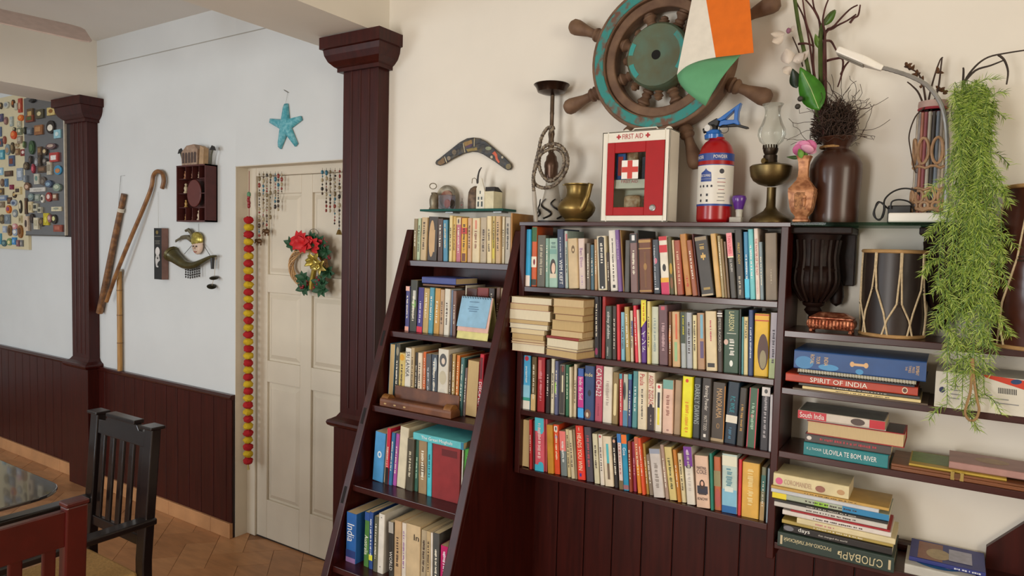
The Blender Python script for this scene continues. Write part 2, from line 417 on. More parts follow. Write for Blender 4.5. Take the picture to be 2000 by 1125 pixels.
def book(M, w, h, d, hx, label, group, bands=(), texts=(), marks=None, pages=0, fore=False, hard=False):
    """local frame: x thickness, y depth from the spine, z along the spine; M places it"""
    loc = M @ Vector((w/2, d/2, 0))
    t = thing('book', loc, label, 'book', group)
    tk = .0022 if hard else .0011; r = min(.0035, w*.22)
    if fore:   # spine to the back, page edges to the front
        MB().box(0, tk, 0, d, 0, h, M=M).box(w-tk, w, 0, d, 0, h, M=M).box(tk, w-tk, d-tk, d, 0, h, M=M).build('cover', cov(hx), t)
        MB().box(tk, w-tk, .003 if hard else .0006, d-tk, .003, h-.003, M=M).build('pages', PG[pages], t)
    else:
        o = [(0, d), (0, r), (r*.35, r*.3), (r, 0), (w-r, 0), (w-r*.35, r*.3), (w, r), (w, d)]
        i_ = [(tk, d), (tk, r), (r, tk), (w-r, tk), (w-tk, r), (w-tk, d)]
        vs = []; no, ni = len(o), len(i_)
        for z in (0, h): vs += [(x, y, z) for x, y in o]+[(x, y, z) for x, y in i_]
        n = no+ni; fs = []
        for k in range(no-1): fs.append((k+1, k, n+k, n+k+1))
        for k in range(no, n-1): fs.append((k, k+1, n+k+1, n+k))
        for b in (0, n):
            ids = [b+k for k in range(no)]+[b+no+k for k in range(ni-1, -1, -1)]
            fs.append(ids if b == 0 else ids[::-1])
        fs.append((0, no, n+no, n)); fs.append((no-1, n+no-1, n+n-1, n-1))
        MB().add(vs, fs, 0, M).build('cover', cov(hx), t)
        e = .003 if hard else .0006
        MB().box(tk, w-tk, r*.8+tk, d-e, e, h-e, M=M).build('pages', PG[pages], t)
    ox, oy, oz = M @ Vector((0, 0, 0)), 0, 0
    ux = (M.to_3x3() @ EX); uz = (M.to_3x3() @ EZ); uy = (M.to_3x3() @ EY)
    if bands:
        mb = MB(); ms = []
        for q, b in enumerate(bands):
            z0, z1, c = b[:3]; x0, x1 = (b[3], b[4]) if len(b) > 3 else (0.02, .98); sh = b[5] if len(b) > 5 else 'r'
            yy = -.00025-.00012*q
            if sh == 'r':
                mb.add([(w*x0, yy, h*z0), (w*x1, yy, h*z0), (w*x1, yy, h*z1), (w*x0, yy, h*z1)], [(0, 1, 2, 3)], len(ms), M)
            elif sh == 'd':   # slanted block
                k = .12*h*(1 if z1 > .5 else -1)
                mb.add([(w*x0, yy, h*z0), (w*x1, yy, h*z0+k), (w*x1, yy, h*z1), (w*x0, yy, h*z1)], [(0, 1, 2, 3)], len(ms), M)
            else:
                P = arc(w*(x0+x1)/2, h*(z0+z1)/2, w*(x1-x0)/2, 0, 342, 19, h*(z1-z0)/2)
                mb.add([(a, yy, b2) for a, b2 in P], [list(range(20))], len(ms), M)
            ms.append(mat(c, .45, var=.05, gain=1.2))
        mb.build('spine_print', ms, t)['kind'] = 'stuff'
    if marks:      # print too small to read: short dashes in the lettering's colour
        mb = MB(); c, z0, z1, x0, x1 = marks
        z = z0*h; yy = -.0009; rnd = random.Random(int(w*1e6))
        while z < z1*h-.004:
            L = min(rnd.uniform(.002, .005), z1*h-z)
            a = rnd.uniform(0, .25)*(x1-x0); b2 = rnd.uniform(0, .25)*(x1-x0)
            mb.add([(w*(x0+a), yy, z), (w*(x1-b2), yy, z), (w*(x1-b2), yy, z+L), (w*(x0+a), yy, z+L)], [(0, 1, 2, 3)], 0, M)
            z += L+rnd.choice((.0012, .0016, .005))
        if mb.f: mb.build('spine_print', mat(c, .5, var=0, gain=1.1), t)['kind'] = 'stuff'
    for tx in texts:
        s_, c, zc, xc, L, Hf, way = tx     # string, colour, centre along spine, centre across, length (of h or w), height (of w or h), direction
        o = ox+ux*(w*xc)+uz*(h*zc)-uy*.0012
        if way == 'down': u_, v_, LL, HH = -uz, ux, L*h, Hf*w
        elif way == 'up': u_, v_, LL, HH = uz, -ux, L*h, Hf*w
        elif way == 'flip': u_, v_, LL, HH = -uz, ux, L*h, Hf*w
        elif way == 'hdown': u_, v_, LL, HH = -ux, -uz, L*w, Hf*h
        else: u_, v_, LL, HH = ux, uz, L*w, Hf*h
        mb = text(MB(), s_, o, u_, v_, LL, HH)
        if mb.f: mb.build('spine_lettering', mat(c, .45, var=0, gain=1.15), t)
    return t
def short(look, tail):
    ws = look.split()
    for drop in ('a', 'the', 'its', 'an', 'and'):
        if len(ws)+len(tail.split()) > 16: ws = [w for w in ws if w != drop]
    return ' '.join(ws)+', '+tail
def row(spec, z, Yf, where, group, dmin=.115, dmax=.14, start=0, prev=None, xmax=9):
    n = start
    for it in spec:
        (ox, oy, s), xl, xr, xt, yt, hx = it[:6]; op = it[6] if len(it) > 6 else {}
        n += 1
        jy = op.get('dy', random.uniform(0, .012)); Y = Yf+jy
        XL = XZ(ox+xl/s, z, Y); XR = XZ(ox+xr/s, z, Y); T = U(ox+xt/s, oy+yt/s, Y)
        lean = math.atan2(T.x-XL, T.z-z); 
        if prev:
            pr, pl, ph = prev
            if XL < pr+.0004: XL = pr+.0004
            hm = min(ph, T.z-z)
            if XL+math.tan(lean)*hm < pr+math.tan(pl)*hm+.0004: lean = math.atan((pr+math.tan(pl)*hm+.0004-XL)/hm)
        if XL > xmax-.006: continue
        XR = min(XR, xmax); lean = min(lean, math.atan((xmax-XR+.0005)/(T.z-z)) if xmax < 8 else 1)
        W = max(.004, (XR-XL)*math.cos(lean)); Hh = (T.z-z)/math.cos(lean); 
        D = op.get('d', random.uniform(dmin, dmax))
        lift = W*math.sin(lean) if lean > 0 else 0
        M = Matrix.Translation((XL, Y, z+.0003+lift)) @ Matrix.Rotation(lean, 4, 'Y')
        look = op.get('lab') or cname(hx)+(' hardback' if op.get('hard') else ' paperback' if W < .03 else ' thick book')
        lab = short(look, '%s from left, %s' % (ordn(n), where))
        mk = op.get('marks', 0)
        if mk == 0:
            mk = None
            if not op.get('t') and W > .009: mk = (op.get('mc', contrast(hx)), random.uniform(.2, .35), random.uniform(.7, .92), .32, .68)
        book(M, W, Hh, D, hx, lab, group, op.get('b', ()), op.get('t', ()), mk, op.get('pg', random.choice((0, 0, 1, 2))), op.get('fore', False), op.get('hard', False))
        prev = (XL+W/math.cos(lean), lean, T.z-z)
    return n, prev
A = (1010, 430, 6.618); B = (1270, 430, 6.618); C = (980, 560, 6.618); D_ = (1250, 570, 5.921); E_ = (1000, 680, 6.618); F_ = (1250, 710, 5.921)
G = (1000, 800, 5.625); H_ = (1240, 840, 5.625)
def T(s, c, zc=.5, xc=.5, L=.7, Hf=.6, way='down'): return (s, c, zc, xc, L, Hf, way)
r1 = [
 (A, 97, 163, 110, 120, '#2a9fd0', dict(b=[(0, .19, '#e2cfc4')], marks=None)),
 (A, 166, 245, 168, 85, '#c8551c', dict(lab='orange and green book with white middle band', b=[(.75, .99, '#2d5c2a'), (.32, .5, '#ded2bd'), (.36, .46, '#7a1c20', .35, .75, 'o'), (.02, .12, '#2a2a1c')], marks=None, hard=True)),
 (A, 247, 358, 240, 195, '#5c5a4e', dict(mc='#b5ae98')),
 (A, 362, 405, 355, 235, '#7fa394'),
 (A, 407, 523, 395, 235, '#9dbfae', dict(lab='pale green book with a portrait on its spine', b=[(.22, .58, '#3a332c', .12, .8, 'o'), (.28, .5, '#d9b8a0', .3, .72, 'o'), (.19, .28, '#c9bfa8', .1, .85), (.68, .78, '#6f9a90', .1, .85)], marks=('#5a7a74', .8, .92, .2, .8))),
 (A, 527, 610, 510, 120, '#35405a', dict(lab='navy blue book with large white title', hard=True, t=[T('WIM KIEFT', '#e8e6e0', .27, .55, .42, .5)], marks=('#b8bcc8', .52, .9, .4, .62))),
 (A, 613, 660, 590, 140, '#a9bdb4', dict(b=[(0, 1, '#e0e0da', 0, .25), (.82, .95, '#b86a70', .35, .95)])),
 (A, 666, 790, 648, 240, '#cbb48c', dict(lab='cream thick book with a brown emblem near the top', b=[(.70, .86, '#6a5230', .4, .75, 'o'), (.74, .80, '#cbb48c', .5, .66, 'o')], marks=None)),
 (A, 800, 885, 780, 240, '#d5c3b8', dict(t=[T('Ben Elton', '#8a5f96', .62, .5, .6, .42)], marks=('#a58ab8', .08, .3, .4, .6))),
 (A, 895, 943, 890, 300, '#6a5f52'),
 (A, 947, 990, 940, 320, '#4a6a7a'),
 (A, 992, 1038, 985, 250, '#b58f63'),
 (A, 1045, 1160, 1020, 210, '#d8cdb0', dict(lab='white book with long black rounded panel', b=[(.03, .97, '#22201f', .2, .85), (.02, .10, '#22201f', .2, .85, 'o'), (.9, .99, '#22201f', .2, .85, 'o'), (.03, .07, '#d8d8d8', .45, .62)], marks=('#d8d4c8', .5, .88, .38, .68))),
 (A, 1165, 1203, 1150, 420, '#3a2a22'),
 (A, 1207, 1303, 1147, 135, '#e3ddd0', dict(lab='white hardback with a column of black lettering', hard=True, b=[(.05, .1, '#2a2a2a', .35, .7)], marks=('#2c2a28', .16, .9, .4, .6))),
 (A, 1305, 1355, 1250, 130, '#7a5a96', dict(t=[T('ANNE TYLER', '#b9a2c8', .68, .5, .55, .5)])),
 (A, 1357, 1370, 1312, 130, '#a5824f'),
 (A, 1372, 1450, 1385, 260, '#55534f', dict(marks=None)),
 (A, 1466, 1560, 1425, 175, '#7d6260', dict(b=[(.84, .99, '#25282c'), (.88, .97, '#d4d4d4', .3, .7)])),
 (A, 1562, 1580, 1490, 130, '#1c1a18', dict(hard=True, d=.16)),
 (A, 1583, 1745, 1508, 245, '#6b3d22', dict(lab='brown leather book with gilt lines and bands', hard=True, b=[(.93, .98, '#a8844a'), (.81, .83, '#a07a40'), (.02, .05, '#a07a40'), (.1, .76, '#8a6232', .46, .49), (.1, .76, '#8a6232', .54, .57), (.42, .55, '#9a7238', .38, .65, 'o')], marks=None)),
 (B, 45, 130, 5, 255, '#3f4650', dict(lab='dark plastic-wrapped book with pink splash', b=[(.55, .66, '#c86a80', .2, .7, 'o'), (.07, .1, '#d8d8d8', .2, .8)], marks=('#a8b0b8', .12, .9, .2, .45))),
 (B, 146, 252, 80, 215, '#e6ddcc', dict(lab='white book with a beetle and red blocks', b=[(.93, 1, '#b8242c'), (.72, .85, '#c0202c'), (.39, .52, '#1c1c1c', .3, .72, 'o'), (0, .28, '#d8a020', .02, .98, 'd'), (0, .2, '#c02858', .02, .98, 'd')], marks=None)),
 (B, 255, 315, 215, 225, '#4f4a26', dict(b=[(.35, .55, '#b08a1c', .2, .8, 'o'), (.1, .3, '#7a4a20', .2, .8, 'o')], marks=None)),
 (B, 320, 347, 265, 260, '#d9c49a'),
 (B, 350, 430, 302, 265, '#a04f38', dict(mc='#d8b090')),
 (B, 455, 540, 315, 185, '#bd8240', dict(lab='tan hardback with red script near the bottom', hard=True, marks=('#b82a1c', .14, .34, .35, .7))),
 (B, 545, 610, 462, 265, '#9c5a3f'),
 (B, 613, 640, 530, 180, '#4a1410', dict(hard=True, d=.16)),
 (B, 660, 835, 560, 222, '#3b3733', dict(lab='old black leather book with a gilt cross', hard=True, b=[(.6, .72, '#c9a45a', .47, .56), (.635, .685, '#c9a45a', .33, .70), (.93, .99, '#8a7a60', .05, .9), (0, .03, '#b5a488', .05, .9), (.1, .14, '#9a8040', .25, .75)], marks=('#b89a58', .78, .88, .25, .75))),
 (B, 850, 920, 772, 180, '#d3ab6a', dict(marks=None, hard=True)),
 (B, 925, 963, 862, 205, '#a8996e'),
 (B, 966, 993, 902, 245, '#8d744e'),
 (B, 997, 1030, 942, 280, '#75604a'),
 (B, 1040, 1115, 978, 170, '#45423d', dict(lab='charcoal book with a pink top half', b=[(.64, 1, '#e48a8f'), (.62, .64, '#e8dcb8')], t=[T('TAN LINES', '#c83a50', .82, .5, .28, .5), T('J.J. SALEM', '#d8d4cc', .5, .5, .26, .42)])),
 (B, 1120, 1220, 1082, 125, '#38352f', dict(lab='black book with spaced gold title letters', hard=True, t=[T('FRIEST ADDY', '#c9ab4a', .65, .5, .6, .3)], marks=('#b8b0a0', .05, .32, .3, .6))),
 (B, 1226, 1288, 1202, 155, '#3c86ad', dict(b=[(.02, .3, '#3fb8d8')], marks=('#d8e4ea', .3, .68, .3, .65))),
 (B, 1291, 1355, 1257, 120, '#6cc3c8', dict(mc='#e8f0ee')),
 (B, 1365, 1418, 1336, 110, '#e6d3c6', dict(lab='white book with a red lettered title', t=[T('THE PAINTER OF THE PAST', '#b01c30', .6, .5, .52, .5)], marks=('#d8a0a0', .08, .3, .4, .6))),
 (B, 1421, 1465, 1396, 285, '#7d8f96'),
 (B, 1490, 1645, 1482, 170, '#857560', dict(lab='wide taupe hardback with small pale lettering', hard=True, marks=('#b8ac96', .25, .5, .44, .56))),
]
row(r1, ZR[1], -.188, 'top row of wall bookcase', 'books in the top row of the wall bookcase')
r2 = [
 (C, 1195, 1253, 1195, 130, '#2c2a30', dict(b=[(.04, .16, '#8a2a5a', .2, .8, 'o')])),
 (C, 1256, 1284, 1250, 130, '#1e1a1a'),
 (C, 1287, 1330, 1300, 125, '#9c2a2a', dict(hard=True, d=.165, marks=None)),
 (C, 1336, 1415, 1328, 250, '#3c4641', dict(lab='dark green book with white lower-case title', t=[T('sidney sheldon', '#e2e4de', .64, .5, .66, .55)], marks=('#a8b0a8', .06, .26, .3, .55))),
 (C, 1425, 1480, 1420, 250, '#3a3029', dict(mc='#c8c0b0')),
 (C, 1490, 1527, 1482, 230, '#cf3138', dict(marks=None)),
 (C, 1540, 1592, 1537, 330, '#7fb7cc'),
 (C, 1600, 1657, 1580, 262, '#b09a5c'),
 (C, 1666, 1702, 1656, 310, '#c9c0a5', dict(b=[(.5, .8, '#4a5a9a', .55, .95)])),
 (C, 1725, 1762, 1696, 245, '#d8394a'),
 (C, 1766, 1792, 1738, 300, '#dcc9b0'),
 (D_, 8, 75, 5, 95, '#5b2a86', dict(lab='yellow and purple book with katakana title', b=[(.56, 1, '#e8d02a', .02, .98, 'd')], t=[T('\u30a4\n\u30f3\n\u30c9', '#f0e8e0', .34, .5, .8, .34, 'h')], marks=('#c8701c', .66, .96, .35, .65))),
 (D_, 80, 117, 80, 110, '#d6c77e'),
 (D_, 125, 210, 106, 170, '#c3c8b4', dict(mc='#8a9a98')),
 (D_, 220, 325, 210, 155, '#6a4a50', dict(mc='#c0a0a4', b=[(.92, .98, '#b84a58', .3, .7)])),
 (D_, 328, 365, 330, 230, '#7a4a20', dict(b=[(.4, .7, '#c8701c', .1, .7, 'o')])),
 (D_, 375, 465, 366, 230, '#c9a678', dict(b=[(.5, .96, '#c8603a', .45, .7), (.1, .45, '#8ab080', .3, .65)], marks=None)),
 (D_, 475, 530, 466, 235, '#a8b0b0', dict(b=[(.44, 1, '#33402f')], marks=('#c8c020', .6, .95, .4, .75))),
 (D_, 535, 603, 526, 240, '#a8adb3'),
 (D_, 611, 657, 606, 270, '#d8cda0'),
 (D_, 665, 752, 656, 245, '#b08a68', dict(b=[(.55, .97, '#6fa3b8', .45, .8), (.2, .5, '#5a4a70', .4, .85)], marks=None)),
 (D_, 765, 890, 752, 225, '#d9c7a0', dict(lab='wide cream book with pink title and dark badge', b=[(.06, .13, '#2a2622', .15, .8)], marks=('#b8405a', .5, .85, .42, .56))),
 (D_, 895, 955, 891, 215, '#3f332d', dict(t=[T('PETER ACKROYD', '#b0aca0', .6, .5, .55, .5)], b=[(.9, .92, '#d8d4cc'), (.94, .96, '#d8d4cc')])),
 (D_, 960, 1140, 972, 205, '#2f4d38', dict(lab='wide dark green book with tall cream name', b=[(.62, .63, '#c8c8b8', .2, .8), (.10, .2, '#d8dcd4', .4, .62, 'o'), (.44, .53, '#c8a898', .02, .3, 'o')], t=[T('LARSSON', '#d6cf98', .82, .5, .3, .34)], marks=('#d8d8d0', .28, .56, .36, .72))),
 (D_, 1142, 1164, 1112, 200, '#17201c', dict(d=.16)),
 (D_, 1167, 1195, 1171, 290, '#5a9aa0'),
 (D_, 1197, 1246, 1196, 290, '#d6c690', dict(t=[T('PATTAYA', '#3a2a20', .78, .5, .3, .6)])),
 (D_, 1250, 1302, 1256, 210, '#2c4270', dict(mc='#c8d0e0')),
 (D_, 1311, 1480, 1327, 250, '#e0b520', dict(lab='bright yellow book with oval dark portrait', b=[(.88, .99, '#b8401c'), (.9, .97, '#d8a828'), (.1, .68, '#4a2a20', .25, .98, 'o'), (.12, .42, '#8a8060', .4, .85, 'o')], marks=None)),
 (D_, 1486, 1570, 1512, 240, '#a9a4ad', dict(b=[(0, .3, '#9aa878')], mc='#4a4450')),
]
row(r2, ZR[2], -.188, 'second row of wall bookcase', 'books in the second row of the wall bookcase')
r3 = [
 (E_, 130, 230, 137, 90, '#4aa8d8', dict(lab='blue beach paperback with a red flower', b=[(.0, .16, '#dcdcd0'), (.16, .22, '#3a9a8a'), (.9, .99, '#b83044', .3, .8, 'o'), (.22, .45, '#8ac4dc')], marks=('#c8e0ea', .5, .8, .4, .65))),
 (E_, 240, 300, 255, 110, '#6b5a3a', dict(b=[(0, .3, '#c8ac78')])),
 (E_, 320, 413, 332, 115, '#a02028', dict(b=[(.6, .95, '#c86a68', .15, .55)], mc='#d8909a')),
 (E_, 430, 480, 442, 150, '#241c1a', dict(mc='#d8d0c8')),
 (E_, 486, 540, 497, 135, '#ddd5b8', dict(mc='#2a2a2a')),
 (E_, 545, 587, 556, 165, '#5a5f80', dict(b=[(.4, .6, '#7ab82a', .1, .5)])),
 (E_, 590, 680, 593, 200, '#4a4540', dict(lab='dark silver-framed book with long pale panel', b=[(.02, .98, '#8a8478', .08, .92), (.03, .97, '#3a3630', .14, .86), (.45, .78, '#c8c0a0', .42, .68), (.84, .97, '#7a3a30', .35, .75, 'o')], marks=None)),
 (E_, 690, 735, 688, 215, '#2d6a48', dict(mc='#c8d8b8')),
 (E_, 738, 768, 738, 245, '#d2c8aa', dict(marks=None)),
 (E_, 772, 825, 785, 205, '#c9b99a'),
 (E_, 850, 925, 850, 260, '#3a5fa8', dict(lab='blue and magenta travel guide with white title', b=[(.22, .84, '#b0287c'), (.02, .2, '#3a9ad8')], t=[T('Inde du Sud', '#f0e0e8', .6, .55, .44, .6)])),
 (E_, 932, 1055, 940, 225, '#2b4370', dict(lab='navy travel book with a dark ball and brown foot', b=[(.44, .56, '#141830', .35, .7, 'o'), (.02, .2, '#6a4a3a', .02, .7, 'o'), (.05, .14, '#c8b8a0', .2, .45, 'o')], t=[T('inde', '#d8c890', .84, .45, .8, .07, 'h')], marks=None)),
 (E_, 1066, 1160, 1082, 220, '#b04a60', dict(lab='rose pink book with big white title', hard=True, t=[T('CATCH-22', '#efe4dc', .7, .5, .5, .7)], marks=('#8a3048', .1, .35, .4, .55))),
 (E_, 1166, 1282, 1182, 235, '#d9d2c2', dict(mc='#a89a90')),
 (E_, 1287, 1365, 1306, 310, '#8a7448', dict(b=[(.2, .75, '#cfc090', .25, .7), (.72, .79, '#cfc090', .25, .7, 'o'), (.16, .24, '#cfc090', .25, .7, 'o')], marks=None)),
 (E_, 1387, 1425, 1387, 330, '#c8505a', dict(b=[(.9, 1, '#3a8a98')])),
 (E_, 1430, 1490, 1437, 335, '#b0b5a5', dict(b=[(.0, .3, '#4a7a98'), (.5, .85, '#2a3438', .1, .6, 'o')], marks=None)),
 (E_, 1495, 1537, 1506, 335, '#3a4a80', dict(b=[(.9, 1, '#2a8a9a')])),
 (E_, 1546, 1615, 1566, 295, '#4f8a8c', dict(mc='#c8dcd8')),
 (E_, 1620, 1735, 1627, 300, '#d8ccb0', dict(lab='cream book with red title on the upper spine', t=[T('Paula', '#b0282c', .86, .5, .2, .5)], marks=('#4a4440', .18, .7, .4, .6))),
 (F_, 80, 165, 86, 100, '#ddd0b8', dict(lab='cream book with red title above dark shape', b=[(0, .4, '#2c1f20'), (.36, .46, '#2c1f20', .25, .7, 'o')], t=[T('AGENT ZIGZAG', '#a82434', .7, .5, .5, .6)], marks=('#a89890', .1, .3, .4, .6))),
 (F_, 170, 245, 180, 230, '#e3dcc8', dict(lab='slim white book with black and yellow bars', b=[(.5, .82, '#26262a', .35, .7), (.14, .5, '#d6cc3c', .35, .7), (.9, .97, '#b8303a', .35, .75, 'o')], marks=None)),
 (F_, 255, 375, 266, 185, '#dcb8a4', dict(lab='pale pink book with a teal patterned top', b=[(.83, 1, '#6a9a90'), (.04, .08, '#a07a70', .4, .65, 'o')], mc='#9a6a5c')),
 (F_, 386, 464, 406, 190, '#a58a6c', dict(marks=None)),
 (F_, 470, 588, 494, 145, '#f0e018', dict(lab='bright yellow paperback with orange lettering', b=[(.9, .96, '#c8381c', .3, .6, 'o')], marks=('#d8901c', .08, .62, .34, .7))),
 (F_, 595, 688, 617, 160, '#33383a', dict(lab='slate book with silver slanted capitals', t=[T('DARKLY DAWNS', '#9aa4a6', .56, .5, .66, .7)])),
 (F_, 692, 800, 722, 165, '#3a3430', dict(lab='charcoal book with white old-style title', b=[(.05, .1, '#d8d4cc', .35, .6)], t=[T('Burning Powder', '#d8d2c8', .68, .5, .4, .5), T('MATT TODD', '#c8c0b4', .28, .5, .24, .34)])),
 (F_, 803, 965, 832, 210, '#443a30', dict(lab='wide dark brown book with tan capitals', hard=True, b=[(.0, .05, '#a08a68'), (.22, .31, '#8a6a40', .4, .65, 'o'), (.235, .295, '#443a30', .46, .6, 'o'), (.05, .95, '#c8801c', .93, .98)], t=[T('MANORAMA', '#c09a6a', .65, .55, .5, .42)])),
 (F_, 970, 1105, 1022, 210, '#12293a', dict(lab='navy hardback with teal name and cream band', hard=True, b=[(.34, .46, '#d6d0c0')], t=[T('P.C. WYLIE', '#2a9aa8', .64, .5, .26, .4)], marks=('#4a7a98', .08, .3, .3, .6))),
 (F_, 1112, 1195, 1158, 280, '#37312a', dict(mc='#b08a4a', hard=True)),
 (F_, 1228, 1330, 1272, 280, '#3a6047', dict(lab='green book with red edges and emblem', b=[(0, 1, '#a8384a', 0, .12), (0, 1, '#b83a48', .88, 1), (.5, .56, '#c8485a', .3, .6, 'o')], mc='#9ab8a0')),
 (F_, 1382, 1480, 1412, 270, '#36343a', dict(lab='charcoal book with a white photo at the top', b=[(.86, 1, '#c8c4c0'), (.9, .97, '#4a4a4a', .3, .7, 'o')], mc='#a8a4a8')),
 (F_, 1486, 1517, 1506, 360, '#c9c6c8', dict(marks=None)),
]
row(r3, ZR[3], -.188, 'third row of wall bookcase', 'books in the third row of the wall bookcase')
r4 = [
 (G, 110, 184, 116, 100, '#c39a72', dict(fore=True, marks=None, pg=3, lab='paperback turned with tan page edges outward')),
 (G, 190, 215, 187, 110, '#b02428'),
 (G, 219, 246, 225, 120, '#4a3a3a', dict(mc='#b8a8a0')),
 (G, 250, 350, 250, 85, '#d05a6a', dict(lab='rose book with turquoise splashes at both ends', b=[(.75, 1, '#4ab5c8'), (.7, .78, '#4ab5c8', .3, .9, 'o'), (.0, .12, '#3aa8c4'), (.08, .18, '#3aa8c4', .4, .95, 'o')], mc='#e8c0c0')),
 (G, 355, 386, 357, 100, '#b04a50'),
 (G, 390, 454, 376, 165, '#c08a2a', dict(marks=None)),
 (G, 458, 525, 437, 160, '#d8481c', dict(lab='orange book with black and white bird badge', b=[(.86, .97, '#e0d8cc', .15, .75), (.875, .96, '#241c1c', .35, .6, 'o'), (.72, .78, '#3a4a98', .25, .75)], mc='#f0d0b0')),
 (G, 536, 605, 517, 235, '#6f7a7a', dict(b=[(.56, 1, '#d8706a')], mc='#d8dcd8')),
 (G, 610, 648, 577, 215, '#c9b98c'),
 (G, 651, 688, 617, 225, '#c4b795'),
 (G, 691, 716, 662, 220, '#8a7a60'),
 (G, 721, 805, 692, 175, '#d8321c', dict(lab='vermilion book with cream capitals down its spine', hard=True, t=[T('HEADS YOU WIN', '#f0d8b8', .52, .5, .68, .5), T('1', '#f0d8b8', .94, .5, .3, .06, 'h')], b=[(.06, .12, '#3a2a80', .3, .55)])),
 (G, 817, 895, 787, 190, '#45404a', dict(hard=True, mc='#b04a54')),
 (G, 905, 963, 877, 265, '#c9c2a2'),
 (G, 970, 1015, 942, 270, '#d8cfc0', dict(b=[(.93, .98, '#b84048', .25, .75, 'o')])),
 (G, 1021, 1115, 988, 290, '#d9cbb0', dict(lab='cream book with a teal and brown bar', b=[(.46, .85, '#4aa8b0', .4, .68), (.14, .46, '#6a5a4a', .4, .68)], marks=None)),
 (G, 1125, 1170, 1092, 310, '#231d1c', dict(b=[(.9, .97, '#c89a80', .25, .85, 'o')])),
 (G, 1180, 1223, 1150, 265, '#d8c4bc', dict(b=[(.84, 1, '#2a6aa8'), (0, .16, '#6a5a38')], mc='#a05a5a')),
 (G, 1226, 1285, 1197, 275, '#1d8ab0', dict(lab='bright blue travel guide with an orange top', b=[(.84, 1, '#d86a1c'), (.02, .1, '#8a5a60')], t=[T('Goa', '#f0f0e8', .7, .5, .14, .55)])),
 (G, 1288, 1320, 1267, 350, '#8a3a20'),
 (G, 1325, 1370, 1268, 345, '#98284a', dict(mc='#d8a0a8')),
 (G, 1380, 1425, 1316, 295, '#d8801c', dict(b=[(.5, .99, '#b85a3a')], mc='#f0e0b0')),
 (G, 1430, 1463, 1367, 310, '#d8502a'),
 (G, 1466, 1506, 1412, 370, '#a8873a'),
 (G, 1511, 1555, 1466, 495, '#8a7a68'),
 (H_, 206, 325, 152, 205, '#c8c0ba', dict(lab='thick plastic-wrapped white book', b=[(.9, 1, '#8a90a0')], mc='#8a8078')),
 (H_, 336, 376, 267, 160, '#a58a7a'),
 (H_, 381, 465, 317, 185, '#d0bd78', dict(mc='#4a4a28')),
 (H_, 470, 505, 412, 215, '#c07a2c'),
 (H_, 511, 566, 460, 255, '#d4c89c', dict(mc='#4a4030')),
 (H_, 571, 665, 528, 180, '#d9d2c4', dict(lab='white book with a purple top third', b=[(.66, 1, '#6a2a88'), (.62, .68, '#2a1a30', .2, .8, 'o'), (.85, .95, '#c8a8d0', .3, .6, 'o')], mc='#b8b0a8')),
 (H_, 677, 825, 652, 275, '#d9b8a0', dict(lab='pale pink book with a dark-clothed portrait', b=[(.27, .42, '#2a2a38', .12, .9), (.36, .54, '#3a2820', .3, .7, 'o'), (.42, .51, '#d8a890', .4, .6, 'o'), (.25, .28, '#3a3030', .2, .8)], t=[T('MARTINA', '#3a2430', .765, .5, .7, .06, 'h'), T('COLE', '#4a3a40', .69, .5, .74, .08, 'h'), T('KNOW', '#2a2028', .17, .5, .74, .055, 'h')], marks=None)),
 (H_, 833, 862, 817, 255, '#1f7a68', dict(marks=None)),
 (H_, 870, 950, 859, 290, '#b5623a', dict(lab='mottled orange and green book', b=[(.45, .74, '#8a8058'), (.05, .4, '#a85048', .1, .9, 'o')], marks=None)),
 (H_, 953, 1120, 957, 255, '#b9ccc4', dict(lab='wide pale blue book with a deep blue foot', b=[(0, .12, '#1d5f9a'), (.12, .4, '#7ab0c8'), (.36, .44, '#d0d8d0', .2, .75), (.8, .97, '#d4d2bc')], marks=('#5a8a98', .46, .76, .25, .7))),
 (H_, 1127, 1160, 1142, 320, '#c8303a', dict(marks=None)),
 (H_, 1167, 1356, 1182, 345, '#d9a94a', dict(lab='wide ochre yellow thick book with pale lettering', mc='#e8d090')),
 (H_, 1366, 1415, 1396, 405, '#7a7a60', dict(b=[(.55, .85, '#3a6a60'), (0, .35, '#a88a58')])),
 (H_, 1437, 1466, 1461, 420, '#8a9aa5', dict(marks=None)),
]
row(r4, ZR[4], -.188, 'bottom row of wall bookcase', 'books in the bottom row of the wall bookcase')
K = (780, 400, 4.019); K3 = (720, 640, 5.114); K4 = (620, 800, 3.461)
